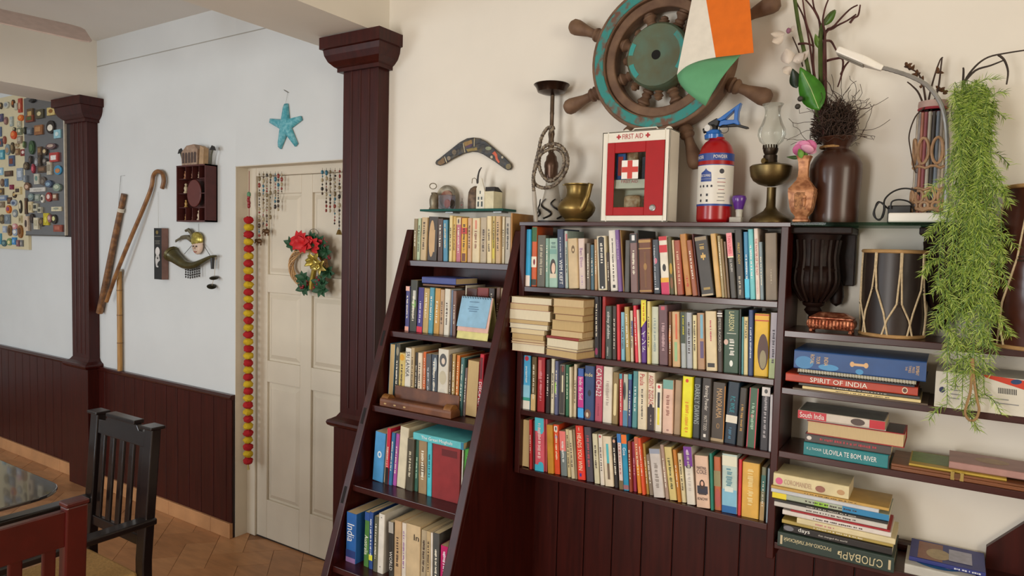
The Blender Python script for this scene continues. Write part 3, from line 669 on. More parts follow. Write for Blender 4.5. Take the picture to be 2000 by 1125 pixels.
l1 = [
 (K, 80, 130, 92, 110, '#8a7a58', dict(lab='mottled brown worn book')), (K, 133, 158, 146, 105, '#b5c4a2'), (K, 161, 205, 176, 100, '#bfa880'),
 (K, 211, 290, 222, 95, '#3d322a', dict(lab='dark book with torn tan spine', hard=True, b=[(.08, .92, '#b8966a', .12, .7, 'o'), (.2, .7, '#b8966a', .2, .75)], marks=None)), (K, 297, 336, 302, 110, '#4f3a34'), (K, 342, 376, 342, 120, '#4a8aa8', dict(mc='#d8c8a0')),
 (K, 386, 409, 393, 85, '#d6c48c'), (K, 411, 438, 408, 95, '#c9a95c'), (K, 441, 478, 446, 100, '#b86a78', dict(lab='pink spined book with cream top', b=[(.84, 1, '#c8b48a'), (.86, .97, '#4a3a40', .3, .6, 'o')])),
 (K, 481, 526, 488, 105, '#d6a43c', dict(lab='golden yellow book with red band', b=[(.64, .78, '#b83a2c'), (.02, .2, '#6a3a28', .2, .8)])), (K, 531, 562, 536, 105, '#c4a080'), (K, 568, 625, 571, 105, '#d6c6a0', dict(mc='#8a5a48', b=[(.75, .95, '#c87a60', .4, .65)])),
 (K, 630, 681, 636, 100, '#b5a68c'), (K, 685, 720, 686, 90, '#dccba0'), (K, 723, 750, 726, 90, '#c4b070', dict(b=[(.1, .5, '#c8b840', .1, .8)])), (K, 753, 791, 754, 90, '#c2a57c'), (K, 795, 822, 800, 95, '#d0c4a4'),
 (K, 826, 868, 832, 98, '#b8b0a0', dict(mc='#2a2a2a')), (K, 869, 892, 875, 66, '#a8783c', dict(lab='tall tan hardback with plain wide cover', hard=True, d=.155, marks=None, dy=0)),
]
row(l1, LZ[0], ysh(LZ[0])+.012, 'top shelf of ladder bookcase', 'books on the top shelf of the ladder bookcase', xmax=LXB-.009, prev=(LXA+.0075, 0, .3))
l2 = [
 (K, 41, 71, 52, 640, '#3f3f78', dict(b=[(.0, .1, '#d89a88'), (.9, 1, '#d8a898')])), (K, 73, 130, 80, 590, '#3a3a30', dict(b=[(.45, .62, '#6a9a48', .3, .85, 'o'), (.62, .8, '#b8b8b0', .4, .8)])), (K, 133, 176, 150, 650, '#3a2a78', dict(lab='purple travel guide with red foot', b=[(0, .13, '#c01c38')], mc='#c8c0dc')),
 (K, 178, 221, 190, 655, '#b59a5c'), (K, 223, 256, 230, 650, '#4a92a8'), (K, 259, 306, 270, 655, '#c09040'), (K, 309, 342, 320, 665, '#b59878'), (K, 345, 386, 357, 660, '#d4cfc0'), (K, 389, 411, 400, 670, '#6a7c98'), (K, 413, 438, 421, 675, '#7a5a50'),
 (K, 441, 480, 457, 630, '#d9d5c8', dict(dy=.062, d=.13, lab='white book with large black capitals', t=[T('GUEST', '#1e1c1c', .78, .42, .34, .8)])), (K, 520, 600, 530, 655, '#4a2c28', dict(dy=.065, d=.13)), (K, 603, 690, 610, 650, '#7a2a24', dict(dy=.065, d=.13)), (K, 693, 740, 700, 655, '#3a2c28', dict(dy=.065, d=.13)), (K, 745, 775, 762, 650, '#6a4a3a', dict(dy=.065, d=.13)), (K, 778, 805, 795, 655, '#9a8468', dict(dy=.065, d=.13)),
]
row(l2, LZ[1], ysh(LZ[1])+.03, 'second shelf of ladder bookcase', 'books on the second shelf of the ladder bookcase', .13, .15, xmax=LXB-.009, prev=(LXA+.0075, 0, .3))
l3 = [
 (K3, 192, 240, 219, 160, '#3a7aa0', dict(fore=True, marks=None, pg=3, lab='blue book turned with tan page edges outward')), (K3, 245, 287, 272, 160, '#3a3a30', dict(b=[(.8, .95, '#8a8470', .2, .8, 'o')])), (K3, 290, 345, 302, 250, '#c9b46a', dict(b=[(.85, .98, '#c8901c', .1, .9, 'o')])),
 (K3, 348, 406, 357, 200, '#d4d0c4', dict(lab='white travel guide with dark capitals', t=[T('SRI LANKA', '#3a3a40', .72, .5, .44, .6)])), (K3, 410, 440, 426, 200, '#b5a078', dict(d=.17)), (K3, 443, 476, 452, 245, '#2a2420'), (K3, 480, 520, 492, 250, '#d9c9b0', dict(b=[(0, .35, '#c8602c')])), (K3, 522, 561, 532, 240, '#d0601c'),
 (K3, 565, 615, 572, 260, '#4a4c50', dict(mc='#b8bcc0')), (K3, 618, 676, 627, 265, '#3a4450', dict(b=[(.7, .95, '#9aa4a8', .4, .95, 'o')])), (K3, 680, 780, 697, 210, '#cfcabc', dict(lab='wide white book with three round photographs', b=[(.72, .93, '#4a4a4a', .15, .85, 'o'), (.44, .66, '#b0a890', .15, .85, 'o'), (.18, .38, '#bcb8ac', .15, .8, 'o'), (.76, .86, '#c8b8a8', .35, .7, 'o')], marks=None)),
 (K3, 785, 814, 800, 270, '#4a3a30', dict(mc='#d8d0c0')), (K3, 817, 852, 832, 260, '#a88a50'), (K3, 856, 887, 880, 275, '#c8702c', dict(mc='#f0d8b0')), (K3, 890, 925, 922, 300, '#3f6a6a', dict(mc='#d8dcc8')), (K3, 927, 960, 950, 400, '#6a5a58'),
 (K3, 965, 1075, 986, 320, '#8a4a30', dict(fore=True, marks=None, pg=3, lab='thick book turned with tan page edges outward')), (K3, 1079, 1118, 1113, 265, '#b81c30', dict(lab='crimson book with white capitals', hard=True, t=[T('DISCIPLEN', '#f0e8e0', .38, .5, .46, .72)], b=[(.62, .95, '#5a1018', .2, .8)])),
]
row(l3, LZ[2], ysh(LZ[2])+.07, 'third shelf of ladder bookcase', 'books on the third shelf of the ladder bookcase', .14, .17, xmax=LXB-.009, prev=(LXA+.0075, 0, .3))
l4 = [
 (K4, 370, 439, 392, 150, '#4a92c8', dict(lab='light blue book with a white round emblem', b=[(.48, .62, '#d0d8dc', .35, .75, 'o'), (.51, .59, '#4a92c8', .45, .65, 'o')], marks=None)), (K4, 441, 452, 460, 130, '#c8b090'), (K4, 454, 476, 472, 125, '#c01c38', dict(b=[(0, .3, '#1c1818')])), (K4, 478, 499, 502, 155, '#2a6a98'),
 (K4, 501, 530, 521, 160, '#a04a98'), (K4, 533, 590, 561, 115, '#cfc6ac', dict(lab='tall cream hardback', hard=True, marks=None, d=.2)), (K4, 595, 640, 606, 195, '#4a4436', dict(mc='#c8c0a8')), (K4, 643, 676, 656, 205, '#2f5a4a', dict(mc='#a8c8b0')),
 (K4, 680, 735, 684, 200, '#9a805c', dict(b=[(.3, .6, '#6a5a44', .15, .85, 'o')])), (K4, 738, 768, 743, 205, '#4ab5c4', dict(mc='#1c4a58')), (K4, 771, 958, 777, 212, '#8a2a2c', dict(lab='very thick dark red clothbound volume', hard=True, b=[(.78, .9, '#5a1a1c', .35, .9)], marks=None)),
 (K4, 962, 975, 975, 240, '#dcd8cc'), (K4, 979, 1030, 997, 250, '#4a9a3a', dict(b=[(.4, .46, '#d8e0d0', .3, .6, 'o')])),
]
row(l4, LZ[3], ysh(LZ[3])+.075, 'fourth shelf of ladder bookcase', 'books on the fourth shelf of the ladder bookcase', .15, .18, xmax=LXB-.009, prev=(LXA+.0075, 0, .3))
l5 = [
 (K4, 190, 255, 197, 690, '#2a62a8', dict(lab='blue travel guide with large white title', t=[T('India', '#f0f2f4', .6, .5, .36, .7)], b=[(.1, .25, '#2a3a70'), (0, .1, '#8a6a98')])), (K4, 310, 342, 322, 690, '#4a7a3a', dict(t=[T('Australia', '#e8eed0', .4, .5, .36, .7)], b=[(.85, 1, '#2a4a88')])), (K4, 345, 370, 350, 690, '#2a4a88', dict(mc='#e0e4ec', b=[(.15, .25, '#c8c83a')])),
 (K4, 373, 400, 385, 720, '#5a5a48'), (K4, 402, 440, 411, 700, '#d4cfc4', dict(lab='tall white ring binder', hard=True, marks=None, d=.24, b=[(.93, .95, '#6a6a6a', .4, .6, 'o'), (.1, .12, '#6a6a6a', .4, .6, 'o')])), (K4, 480, 513, 481, 755, '#33302c', dict(t=[T('WORLD', '#d0ccc4', .3, .5, .34, .55)], b=[(.8, 1, '#9a958c')])),
 (K4, 515, 560, 520, 745, '#b89a74'), (K4, 561, 594, 562, 760, '#d0c6b8', dict(mc='#8a5a98')), (K4, 596, 688, 597, 765, '#c4ad88', dict(lab='thick tan book with black print', t=[T('In', '#1c1818', .8, .75, .4, .1, 'h')], marks=None)), (K4, 691, 730, 702, 810, '#a8987c'), (K4, 732, 760, 737, 820, '#b09a74'), (K4, 763, 775, 762, 830, '#d8d0c4'), (K4, 778, 820, 779, 830, '#4a4a48'), (K4, 825, 880, 832, 915, '#b81c60', dict(mc='#f0d8e4')),
]
row(l5, LZ[4], ysh(LZ[4])+.05, 'lowest visible shelf of ladder bookcase', 'books on the lowest visible shelf of the ladder bookcase', .15, .19, xmax=LXB-.009, prev=(LXA+.0075, 0, .3))

# ---------------------------------------------------------------- books lying flat
BK = {}
def flat(items, z, Yf, where, group, start=0):
    """bottom to top: (xL, xR, thickness px, colour, options)"""
    n = start
    for it in items:
        xl, xr, tp, hx = it[:4]; op = it[4] if len(it) > 4 else {}
        n += 1
        Y = Yf+op.get('dy', random.uniform(-.006, .006)); XL, XR = XZ(xl, z, Y), XZ(xr, z, Y)
        th = tp*MPP((xl+xr)/2, 900, Y)
        d = op.get('d', random.uniform(.135, .16))
        M = Matrix.Translation((XL, Y, z+th)) @ Matrix.Rotation(R(90), 4, 'Y')
        if op.get('rz'): M = Matrix.Translation((XL, Y, z+th)) @ Matrix.Rotation(R(op['rz']), 4, 'Z') @ Matrix.Rotation(R(90), 4, 'Y')
        mk = op.get('marks', 0)
        if mk == 0: mk = None if (op.get('t') or op.get('fore') or tp < 5) else (contrast(hx), .3, .75, .35, .65)
        lab = short(op.get('lab') or cname(hx)+' book lying flat', '%s from the bottom %s' % (ordn(n), where))
        BK[op.get('lab')] = book(M, th-.0004, XR-XL, d, hx, lab, group, op.get('b', ()), op.get('t', ()), mk, op.get('pg', random.choice((0, 1, 2))), op.get('fore', False), op.get('hard', False))
        z += th
    return z
# two piles of old paperbacks with page edges outward
fo = dict(fore=True)
def F(hx, pg, **k): d = dict(fore=True, pg=pg); d.update(k); return d
zb = ZR[2]
yp = -.245
flat([(999, 1064, 16, '#8a3a30', F(0, 2)), (998, 1064, 4, '#9a6a58', F(0, 0)), (999, 1064, 5, '#a8845c', F(0, 1)), (999, 1062, 11, '#8a6a48', F(0, 3)), (997, 1064, 10, '#a08a70', F(0, 0)), (995, 1070, 9, '#c8c4b8', F(0, 2)), (994, 1071, 8, '#8a6a50', F(0, 3)),
      (993, 1075, 19, '#d8ccb0', F(0, 2)), (992, 1072, 12, '#a05a50', F(0, 1)), (998, 1078, 13, '#b09a70', F(0, 2))], zb, yp, 'of left paperback pile', 'piled paperbacks on the wall bookcase')
flat([(1066, 1136, 13, '#b09070', F(0, 3, rz=-12)), (1067, 1136, 5, '#8a7a78', F(0, 0, rz=-11)), (1067, 1136, 16, '#c8b890', F(0, 2, rz=-9)), (1067, 1134, 5, '#8a2a24', dict(marks=None, rz=-6)), (1075, 1140, 12, '#b08a58', F(0, 1, rz=-3)), (1077, 1142, 20, '#a07a48', F(0, 3, rz=-2)), (1083, 1140, 12, '#8a5a38', F(0, 3, rz=-2)), (1080, 1142, 15, '#a8845a', F(0, 3, rz=-1)), (1080, 1142, 15, '#b8905c', F(0, 1, rz=-2))],
     zb, yp-.005, 'of right paperback pile', 'piled paperbacks on the wall bookcase')
G_RB = 'large books lying beneath the small drum'
zt_ = flat([(1548, 1812, 4, '#5a4a3a', dict(d=.19, dy=.0)), (1567, 1798, 6, '#d9c58c', dict(lab='cream magazine')), (1560, 1796, 5, '#4a4a48'),
      (1534, 1792, 17, '#b0402a', dict(lab='rust red large book with white serif title', hard=True, t=[T('SPIRIT OF INDIA', '#efe2d4', .42, .5, .44, .55, 'up')], b=[(.89, .93, '#d8c8a8', .15, .85, 'o'), (.895, .925, '#5a3a30', .25, .75, 'o')], d=.18)), (1560, 1786, 3, '#2a3040')], ZS[1], -.212, 'below the blue tome', G_RB)
# spiral notebook
pz = zt_; XL, XR = XZ(1556, pz, -.205), XZ(1790, pz, -.205); th = 9*MPP(1670, 700, -.2)
nb = thing('spiral_notebook', ((XL+XR)/2, -.13, pz), 'spiral notebook with white coil under the blue tome', 'notebook')
MB().box(XL, XR, -.2, -.05, pz+.0005, pz+th*.15).box(XL, XR, -.2, -.05, pz+th*.85, pz+th).build('cover', mat('#3a3630', .5), nb)
MB().box(XL+.002, XR-.002, -.198, -.052, pz+th*.15, pz+th*.85).build('pages', PG[2], nb)
cm = MB(); x = XL+.004
while x < XR-.004:
    cm.tube([(x, -.2+.006*math.cos(R(a)), pz+th/2+.0062*math.sin(R(a))) for a in range(0, 360, 45)], .0011, 4, closed=True); x += .0075
cm.build('coil', mat('#d8d4c8', .3), nb, smooth=True)
flat([(1550, 1808, 38, '#254c84', dict(lab='worn blue tome with gilt rotated words', hard=True, d=.2, dy=0, pg=1, b=[(0.01, .16, '#3a78a8', .3, .98, 'o'), (.2, .36, '#3f84b4', .62, .95, 'o'), (.49, .55, '#3f84b4', .7, .98, 'o'), (.455, .575, '#c8a070', .42, .55), (.445, .48, '#c8a070', .34, .62, 'o'), (.55, .585, '#c8a070', .34, .62, 'o')],
      t=[T('ROYAL', '#d6b070', .15, .42, .5, .032, 'h'), T('TOUR', '#d6b070', .197, .45, .4, .03, 'h'), T('INDIA', '#d6b070', .26, .48, .44, .032, 'h'), T('THE', '#c8a878', .86, .42, .2, .014, 'h'), T('TIMES', '#c8a878', .885, .44, .36, .018, 'h'), T('PRESS', '#c8a878', .91, .46, .3, .018, 'h'), T('BOMBAY', '#d6b070', .94, .48, .46, .024, 'h')]))],
     pz+th, -.216, 'pile under the drum', G_RB, start=7)
G_RC = 'books lying beside the wooden case'
flat([(1569, 1736, 27, '#1d7a80', dict(lab='teal book with white hand-lettered title', hard=True, dy=0, d=.15, b=[(.985, 1, '#101414')], t=[T('ULOVILA TE BOM, RIVER', '#f0ece0', .55, .5, .62, .42, 'up'), T('K. J. TUCKER', '#d8e0dc', .13, .45, .18, .22, 'up')], marks=None)),
      (1572, 1740, 18, '#4a4442', dict(lab='grey book with red script', mc='', marks=('#a83a44', .18, .85, .3, .6), b=[(.02, .08, '#c8c0b8', .25, .7, 'o')], d=.15, dy=.0)),
      (1575, 1766, 27, '#9c1f20', dict(lab='red hardback with tan page edges outward', fore=True, pg=1, hard=True, d=.13, dy=-.002)),
      (1570, 1730, 3, '#c8c4b8', dict(d=.14, lab='white thin magazine')),
      (1558, 1728, 17, '#c8beb0', dict(lab='white and red guide book with grey cover', d=.14, dy=-.012, b=[(0, .34, '#b02a34'), (.83, 1, '#b0202c'), (.62, .78, '#4a3a34', .1, .9, 'o')], t=[T('South India', '#f4e8dc', .17, .5, .29, .62, 'up')], marks=None))],
     ZS[2], -.2, 'left of the wooden case', G_RC)
G_RD = 'magazines and books in the lowest pile'
flat([(1518, 1745, 31, '#2a3a33', dict(lab='dark green dictionary with upside-down Cyrillic', hard=True, d=.19, dy=-.01, b=[(.025, .045, '#b5a888', .2, .8), (.955, .975, '#b5a888', .2, .8)], t=[T('\u0421\u041b\u041e\u0412\u0410\u0420\u042c', '#c8bc94', .72, .55, .38, .5, 'flip'), T('\u0420\u0423\u0421\u0421\u041a\u041e-\u0410\u041d\u0413\u041b\u0418\u0419\u0421\u041a\u0418\u0419', '#d6caa0', .27, .42, .42, .3, 'flip')])),
      (1530, 1742, 15, '#262220', dict(lab='black book with white lower-case title', t=[T('days', '#e8e4dc', .2, .4, .14, .7, 'up'), T('that changed the world', '#c8c4bc', .47, .5, .34, .3, 'up')], b=[(.0, .1, '#6a6a70', .1, .8, 'o')], dy=0)),
      (1527, 1744, 8, '#b09a50'), (1556, 1748, 12, '#d6c9a0', dict(lab='cream book with pink print', marks=('#c07a80', .2, .42, .3, .6))), (1528, 1740, 10, '#d8d0c8', dict(lab='white magazine')), (1544, 1738, 4, '#a02028'), (1512, 1732, 10, '#c8c4bc', dict(lab='pale magazine')), (1512, 1734, 5, '#2c2a28'),
      (1508, 1736, 12, '#a8b09a', dict(lab='magazine with yellow and blue spine', b=[(0, .13, '#d8c428'), (.62, 1, '#2a7aa8'), (.38, .5, '#8ab83a', .2, .9)])), (1506, 1716, 9, '#c4c8cc', dict(lab='white magazine with plain spine', marks=None)), (1506, 1736, 6, '#c09a50', dict(lab='brown and gold brochure')),
      (1510, 1657, 26, '#d6c89c', dict(lab='cream paperback with pink flower', b=[(.03, .13, '#c85a80', .3, .85, 'o'), (.57, .7, '#8a5a4a', .35, .85, 'o'), (.85, .95, '#b08a60', .35, .75, 'o')], t=[T('COROMANDEL', '#b09078', .34, .55, .38, .4, 'up')], d=.12))],
     ZS[3], -.215, 'of the lowest pile', G_RD)
flat([(1766, 1905, 20, '#b9b8b0', dict(lab='pale book with blue oval cover', d=.15, dy=0, marks=None)), (1775, 1925, 9, '#2c3478', dict(lab='blue illustrated book', d=.15, dy=0.03, marks=('#c8ccd8', .6, .95, .3, .7)))], ZS[3], -.2, 'of lower right pile', 'books in the small pile at lower right')
# lying books on the ladder shelves
z2 = LZ[1]+.175
def lying(name, p0, p1, th, d, Y, z, hx, lab, texts=(), rz=0, bands=(), grp=None):
    XL, XR = XZ(p0, z, Y), XZ(p1, z, Y)
    M = Matrix.Translation((XL, Y, z+th)) @ Matrix.Rotation(R(rz), 4, 'Z') @ Matrix.Rotation(R(90), 4, 'Y')
    BK[lab] = book(M, th, XR-XL, d, hx, lab, grp, bands, texts, None, 1, hard=True); return BK[lab]
yl = ysh(LZ[1])+.035
lying('book', 826, 888, .008, .15, yl, U(826, 556, yl).z-.004, '#6a4a34', 'thin brown book lying across the second ladder shelf books')
lying('book', 824, 890, .026, .15, yl, U(826, 553, yl).z, '#3f4a88', 'blue book lying flat on top of the second ladder shelf books', ())
yl = ysh(LZ[3])+.05
zg = max(U(806, 854, yl+.03).z, U(840, 862, yl+.03).z)
lying('book', 807, 905, .027, .19, yl, zg+.004, '#5ab4bc', 'turquoise book lying flat on the fourth ladder shelf books', [T('The Great Moghuls', '#eef4ee', .48, .5, .7, .55, 'up')], bands=[(.95, 1, '#2a6a8a')])
# ================================================================ things on the walls and shelves
ZT = ZR[0]
def LP(pts, cx, Y, oy=0, s=1, base=None):
    """profile in photo pixels [(radius px, y px)] -> [(r m, z m)] about the column cx at depth Y"""
    k = MPP(cx, 430, Y); out = []
    for r_, y in pts: out.append((r_*k, U(cx, y, Y).z))
    if base is not None: z0 = out[0][1]; out = [(a, b+base-z0) for a, b in out]
    return out
def axis_m(c, d, up=None):
    d = Vector(d).normalized(); q = EZ.rotation_difference(d)
    return Matrix.Translation(c) @ q.to_matrix().to_4x4()
BRASS = mat('#8a7444', .38, .85, var=.25, scale=14); BLACK = mat('#161413', .45, var=.1); STEEL = mat('#8a8884', .3, .9, var=.1)
WHITE = mat('#e6e2d8', .4, var=.02, gain=1.1); RED = mat('#a80a10', .5, var=.05, spec=.3)
OLDW = two('#5f4432', '#7d6048', 18, .35, .7, .7, stretch=(1, 1, 1)); TEALW = two('#2f8580', '#6a4a3a', 30, .46, .62, .7)

# ---- ship wheel
WC = U(1286, 110, -.1); wh = thing('ship_wheel', (WC.x, -.05, WC.z-.4), 'large worn wooden ship wheel with turquoise rim on the cream wall', 'ship wheel')
def ring(name, r0, r1, y0, y1, m, par, n=64):
    mb = MB(); vs = []
    for a in range(n):
        t = 2*math.pi*a/n; ca, sa = math.cos(t), math.sin(t)
        for r_, y in ((r0, y0), (r1, y0), (r1, y1), (r0, y1)): vs.append((WC.x+r_*ca, y, WC.z+r_*sa))
    fs = []
    for a in range(n):
        b = (a+1) % n
        for j in range(4): fs.append((a*4+j, a*4+(j+1) % 4, b*4+(j+1) % 4, b*4+j))
    return mb.add(vs, fs).build(name, m, par, smooth=True, bevel=.004)
ring('rim', .204, .253, -.1, -.02, OLDW, wh); ring('painted_band', .208, .241, -.104, -.099, TEALW, wh); ring('inner_ring', .170, .203, -.088, -.03, OLDW, wh)
HUBM = two('#55573c', '#527060', 12, .4, .75, .6)
hub = MB().lathe([(.112, .0), (.112, .05), (.106, .058), (.104, .062), (.0, .063)], (0, 0, 0), 40, M=axis_m((WC.x, -.06, WC.z), -EY)).build('hub', [HUBM], wh, smooth=True)
MB().lathe([(.016, 0), (.016, .002), (0, .002)], (0, 0, 0), 20, M=axis_m((WC.x, -.1222, WC.z), -EY)).build('hub_hole', mat('#0c0a08', .9, var=0), hub)
a0 = [arc(0, 0, .101, -35, 45, 14), arc(0, 0, .101, 195, 225, 8), arc(0, 0, .101, 150, 175, 6)]
for A_ in a0:
    inn = [(x*.83, y*.83) for x, y in A_[::-1]]
    MB().ext(A_+inn, (WC.x, -.1215, WC.z), EX, EZ, -EY, .002).build('paint_patch', two('#2f8f8a', '#5a7a66', 30, .5, .7), hub)
for k in range(8):
    a = R(20+45*k); dv = Vector((math.cos(a), 0, math.sin(a)))
    M = axis_m(Vector((WC.x, -.055, WC.z)), dv)
    MB().lathe([(.017, .095), (.017, .112), (.021, .116), (.021, .121), (.015, .125), (.019, .133), (.014, .140), (.018, .147), (.024, .154), (.024, .160), (.018, .164), (.021, .175), (.021, .205)], (0, 0, 0), 16, M=M).build('spoke', OLDW, wh, smooth=True)
    MB().lathe([(.018, .25), (.024, .262), (.027, .27), (.022, .276), (.026, .283), (.024, .29), (.016, .298), (.0175, .32), (.024, .35), (.029, .375), (.028, .392), (.019, .404), (.0, .409)], (0, 0, 0), 16, M=M).build('handle', OLDW, wh, smooth=True)
    a += R(22.5); dv = Vector((math.cos(a), 0, math.sin(a))); M = axis_m(Vector((WC.x, -.07, WC.z)), dv)
    MB().lathe([(.009, .09), (.010, .108), (.016, .112), (.010, .117), (.015, .122), (.0185, .127), (.012, .132), (.014, .136), (.009, .141), (.0, .145)], (0, 0, 0), 12, M=M).build('finial', OLDW, wh, smooth=True)
# ---- paper flag
FYY = -.17
fl = thing('paper_flag', tuple(U(1400, 100, FYY)), 'orange, white and green paper flag pinned over the ship wheel', 'flag')
def sheet(name, px, m, Yf, par, th=.0012):
    P = [U(x, y, Yf(x, y)) for x, y in px]; n = len(P)
    mb = MB(); mb.add(P+[p+EY*th for p in P], [list(range(n)), list(range(2*n-1, n-1, -1))]+[(i, n+i, n+(i+1) % n, (i+1) % n) for i in range(n)])
    return mb.build(name, m, par)
yfl = lambda x, y: FYY-.02*(y/110)
sheet('orange_stripe', [(1375, -25), (1398, 113), (1472, 103), (1462, -25)], mat('#d86a10', .8, var=.06, gain=1.05), yfl, fl)
sheet('white_stripe', [(1356, -25), (1322, 146), (1340, 131), (1365, 119), (1398, 113), (1375, -25)], mat('#e2dccf', .8, var=.06, bump=.3), yfl, fl)
gm = MB(); top = smoothpts([U(1322, 146, FYY-.018), U(1340, 130, FYY-.02), U(1365, 119, FYY-.02), U(1400, 112, FYY-.02), U(1447, 107, FYY-.02)], 5)
bot = smoothpts([U(1323, 148, FYY-.022), U(1327, 162, FYY-.05), U(1340, 178, FYY-.062), U(1358, 193, FYY-.062), U(1378, 207, FYY-.058)], 5)
n = len(top); vs = []
for j in range(9):
    t = j/8
    for i in range(n):
        p = top[i].lerp(bot[i], t); p = p-EY*(.022*math.sin(math.pi*t)*min(1, i/6)); vs.append(p)
gm.add(vs, [(j*n+i, j*n+i+1, (j+1)*n+i+1, (j+1)*n+i) for j in range(8) for i in range(n-1)])
gm.build('green_stripe', mat('#5fa074', .8, var=.05), fl, smooth=True, solid=.001)
# ---- hookah
Yh = -.064; hx_ = U(1076, 430, Yh).x; k = MPP(1076, 400, Yh)
hk = thing('hookah', (hx_, Yh, ZT), 'metal and glass hookah with coiled ribbed hose on the bookcase', 'hookah')
def lz(name, prof, cx, Y, m, par, n=28, base=None, sq=0, ph=0):
    x = XZ(cx, U(cx, prof[0][1], Y).z, Y)
    return MB().lathe(LP(prof, cx, Y, base=base), (x, Y, 0), n, sq=sq, ph=ph).build(name, m, par, smooth=True)
gb = lz('glass_base', [(29, 434), (30, 430), (27, 420), (20, 396), (15, 375), (12, 355), (12, 348)], 1076, Yh, mat('#b8b2a6', .35, var=.05), hk, base=ZT+.0005)
sw = MB()
rb = lambda y: 12+(y-350)*(18/80) if y < 430 else 29
for q in range(7):
    a0_ = 2*math.pi*q/7
    pts = []
    for i in range(16):
        t = i/15; y = 428-t*38; a_ = a0_+.55*math.sin(t*6.2)*(1-.3*t)
        r_ = (rb(y)+.5)*k; pts.append((hx_+r_*math.sin(a_), Yh-r_*math.cos(a_), U(1076, y, Yh).z))
    sw.tube(pts, [.0045*(1-.8*abs(i/15-.35)) for i in range(16)], 5)
sw.build('painted_swirl', mat('#1a1512', .4, var=0), gb, smooth=True)['kind'] = 'stuff'
lz('base_ring', [(31, 436), (31, 432), (28, 431)], 1076, Yh, BLACK, hk, base=ZT+.0003)
lz('neck_fitting', [(12, 350), (13, 340), (13, 330), (14, 326), (13.5, 318), (11, 314), (10, 306), (7, 302), (5, 298)], 1076, Yh, mat('#5a4234', .35, .5), hk)
lz('stem', [(5, 300), (6, 292), (6, 280), (5, 272), (6.5, 262), (5, 252), (4, 245), (4, 225), (4.4, 222), (4, 218), (4, 186)], 1076, Yh, mat('#5c4c3e', .3, .8), hk)
lz('tray', [(4, 187), (17, 184), (27, 180), (30, 172), (35, 166), (34, 165), (29, 170), (20, 176), (0, 178)], 1077, Yh, mat('#3a2a22', .25, .8), hk)
hose = []
for px, py, y_ in [(1074, 258, -.085), (1081, 250, -.075), (1070, 250, -.07), (1058, 268, -.06), (1052, 295, -.05), (1045, 325, -.045), (1042, 350, -.045), (1048, 362, -.05), (1066, 367, -.052), (1088, 358, -.052), (1106, 332, -.055), (1108, 305, -.057), (1096, 286, -.06), (1078, 281, -.062), (1060, 290, -.06), (1053, 312, -.055), (1056, 335, -.05), (1070, 353, -.048), (1086, 348, -.048), (1100, 328, -.05), (1101, 306, -.053), (1090, 292, -.055), (1072, 292, -.058), (1056, 302, -.06), (1048, 322, -.06), (1042, 345, -.06), (1042, 362, -.06), (1043, 376, -.06)]:
    hose.append(U(px, py, Yh+y_+.0))
hose = smoothpts(hose, 8)
MB().tube(hose, [.0076 if i % 2 else .006 for i in range(len(hose))], 8).build('hose', two('#4a3c30', '#8a7c68', 90, .45, .55, .5), hk, smooth=True, angle=60)
MB().tube([U(1043, 374, Yh-.06), U(1044, 390, Yh-.06), U(1045, 408, Yh-.065), U(1047, 425, Yh-.102), U(1047, 440, Yh-.11)], [.0075, .009, .008, .007, .006], 10).build('mouthpiece', mat('#b5aea4', .15, var=.05), hk, smooth=True)
# ---- brass spouted pot
pt = thing('brass_pot', (U(1125, 430, -.145).x, -.145, ZT), 'tarnished brass pot with a straight spout beside the hookah', 'pot')
lz('body', [(20, 434), (23, 430), (22, 428), (31, 420), (36, 411), (37, 405), (33, 396), (25, 388), (21, 384), (20, 378), (20, 370), (22, 363), (25, 361), (25, 359), (22, 359), (19, 365), (18, 378)], 1125, -.145, BRASS, pt, n=36, base=ZT+.0003)
MB().tube([U(1130, 414, -.18), U(1139, 404, -.19), U(1148, 382, -.185), U(1153, 362, -.18), U(1154, 358, -.18)], [.012, .0125, .010, .009, .011], 12).build('spout', BRASS, pt, smooth=True)
MB().lathe([(.028, 0), (.028, .002)], (0, 0, 0), 16, M=axis_m(U(1103, 362, -.145), EZ), sx=.3, sy=.3).build('rim_lug', BRASS, pt)
# ---- first aid cabinet
FA = thing('first_aid_cabinet', (-.93, -.14, ZT), 'white metal first aid box with red glazed door on the bookcase', 'first aid box')
fy0, fy1 = -.19, -.098; fx0, fx1, fz0, fz1 = U(1177, 262, fy0).x, U(1310, 251, fy0).x, ZT+.0005, 2.046
CW = mat('#e4dfd0', .35, var=.02, gain=1.05)
cab = MB()
bt = .006
px0, px1, pz0, pz1 = fx0+.022, fx1-.017, fz0+.022, fz1-.038
cab.box(fx0, fx1, fy1-bt, fy1, fz0, fz1).box(fx0, fx0+bt, fy0, fy1, fz0, fz1).box(fx1-bt, fx1, fy0, fy1, fz0, fz1).box(fx0, fx1, fy0, fy1, fz1-bt, fz1).box(fx0, fx1, fy0, fy1, fz0, fz0+bt)
cab.box(fx0, px0, fy0, fy0+bt, fz0, fz1).box(px1, fx1, fy0, fy0+bt, fz0, fz1).box(px0, px1, fy0, fy0+bt, fz0, pz0).box(px0, px1, fy0, fy0+bt, pz1, fz1)
cab.build('case', CW, FA, bevel=.002)
gx0, gx1, gz0, gz1 = px0+.028, px1-.066, pz0+.028, pz1-.036
rd = MB()
rd.box(px0, gx0, fy0-.004, fy0, pz0, pz1).box(gx1, px1, fy0-.004, fy0, pz0, pz1).box(gx0, gx1, fy0-.004, fy0, pz0, gz0).box(gx0, gx1, fy0-.004, fy0, gz1, pz1)
door = rd.build('door', RED, FA, bevel=.0015)
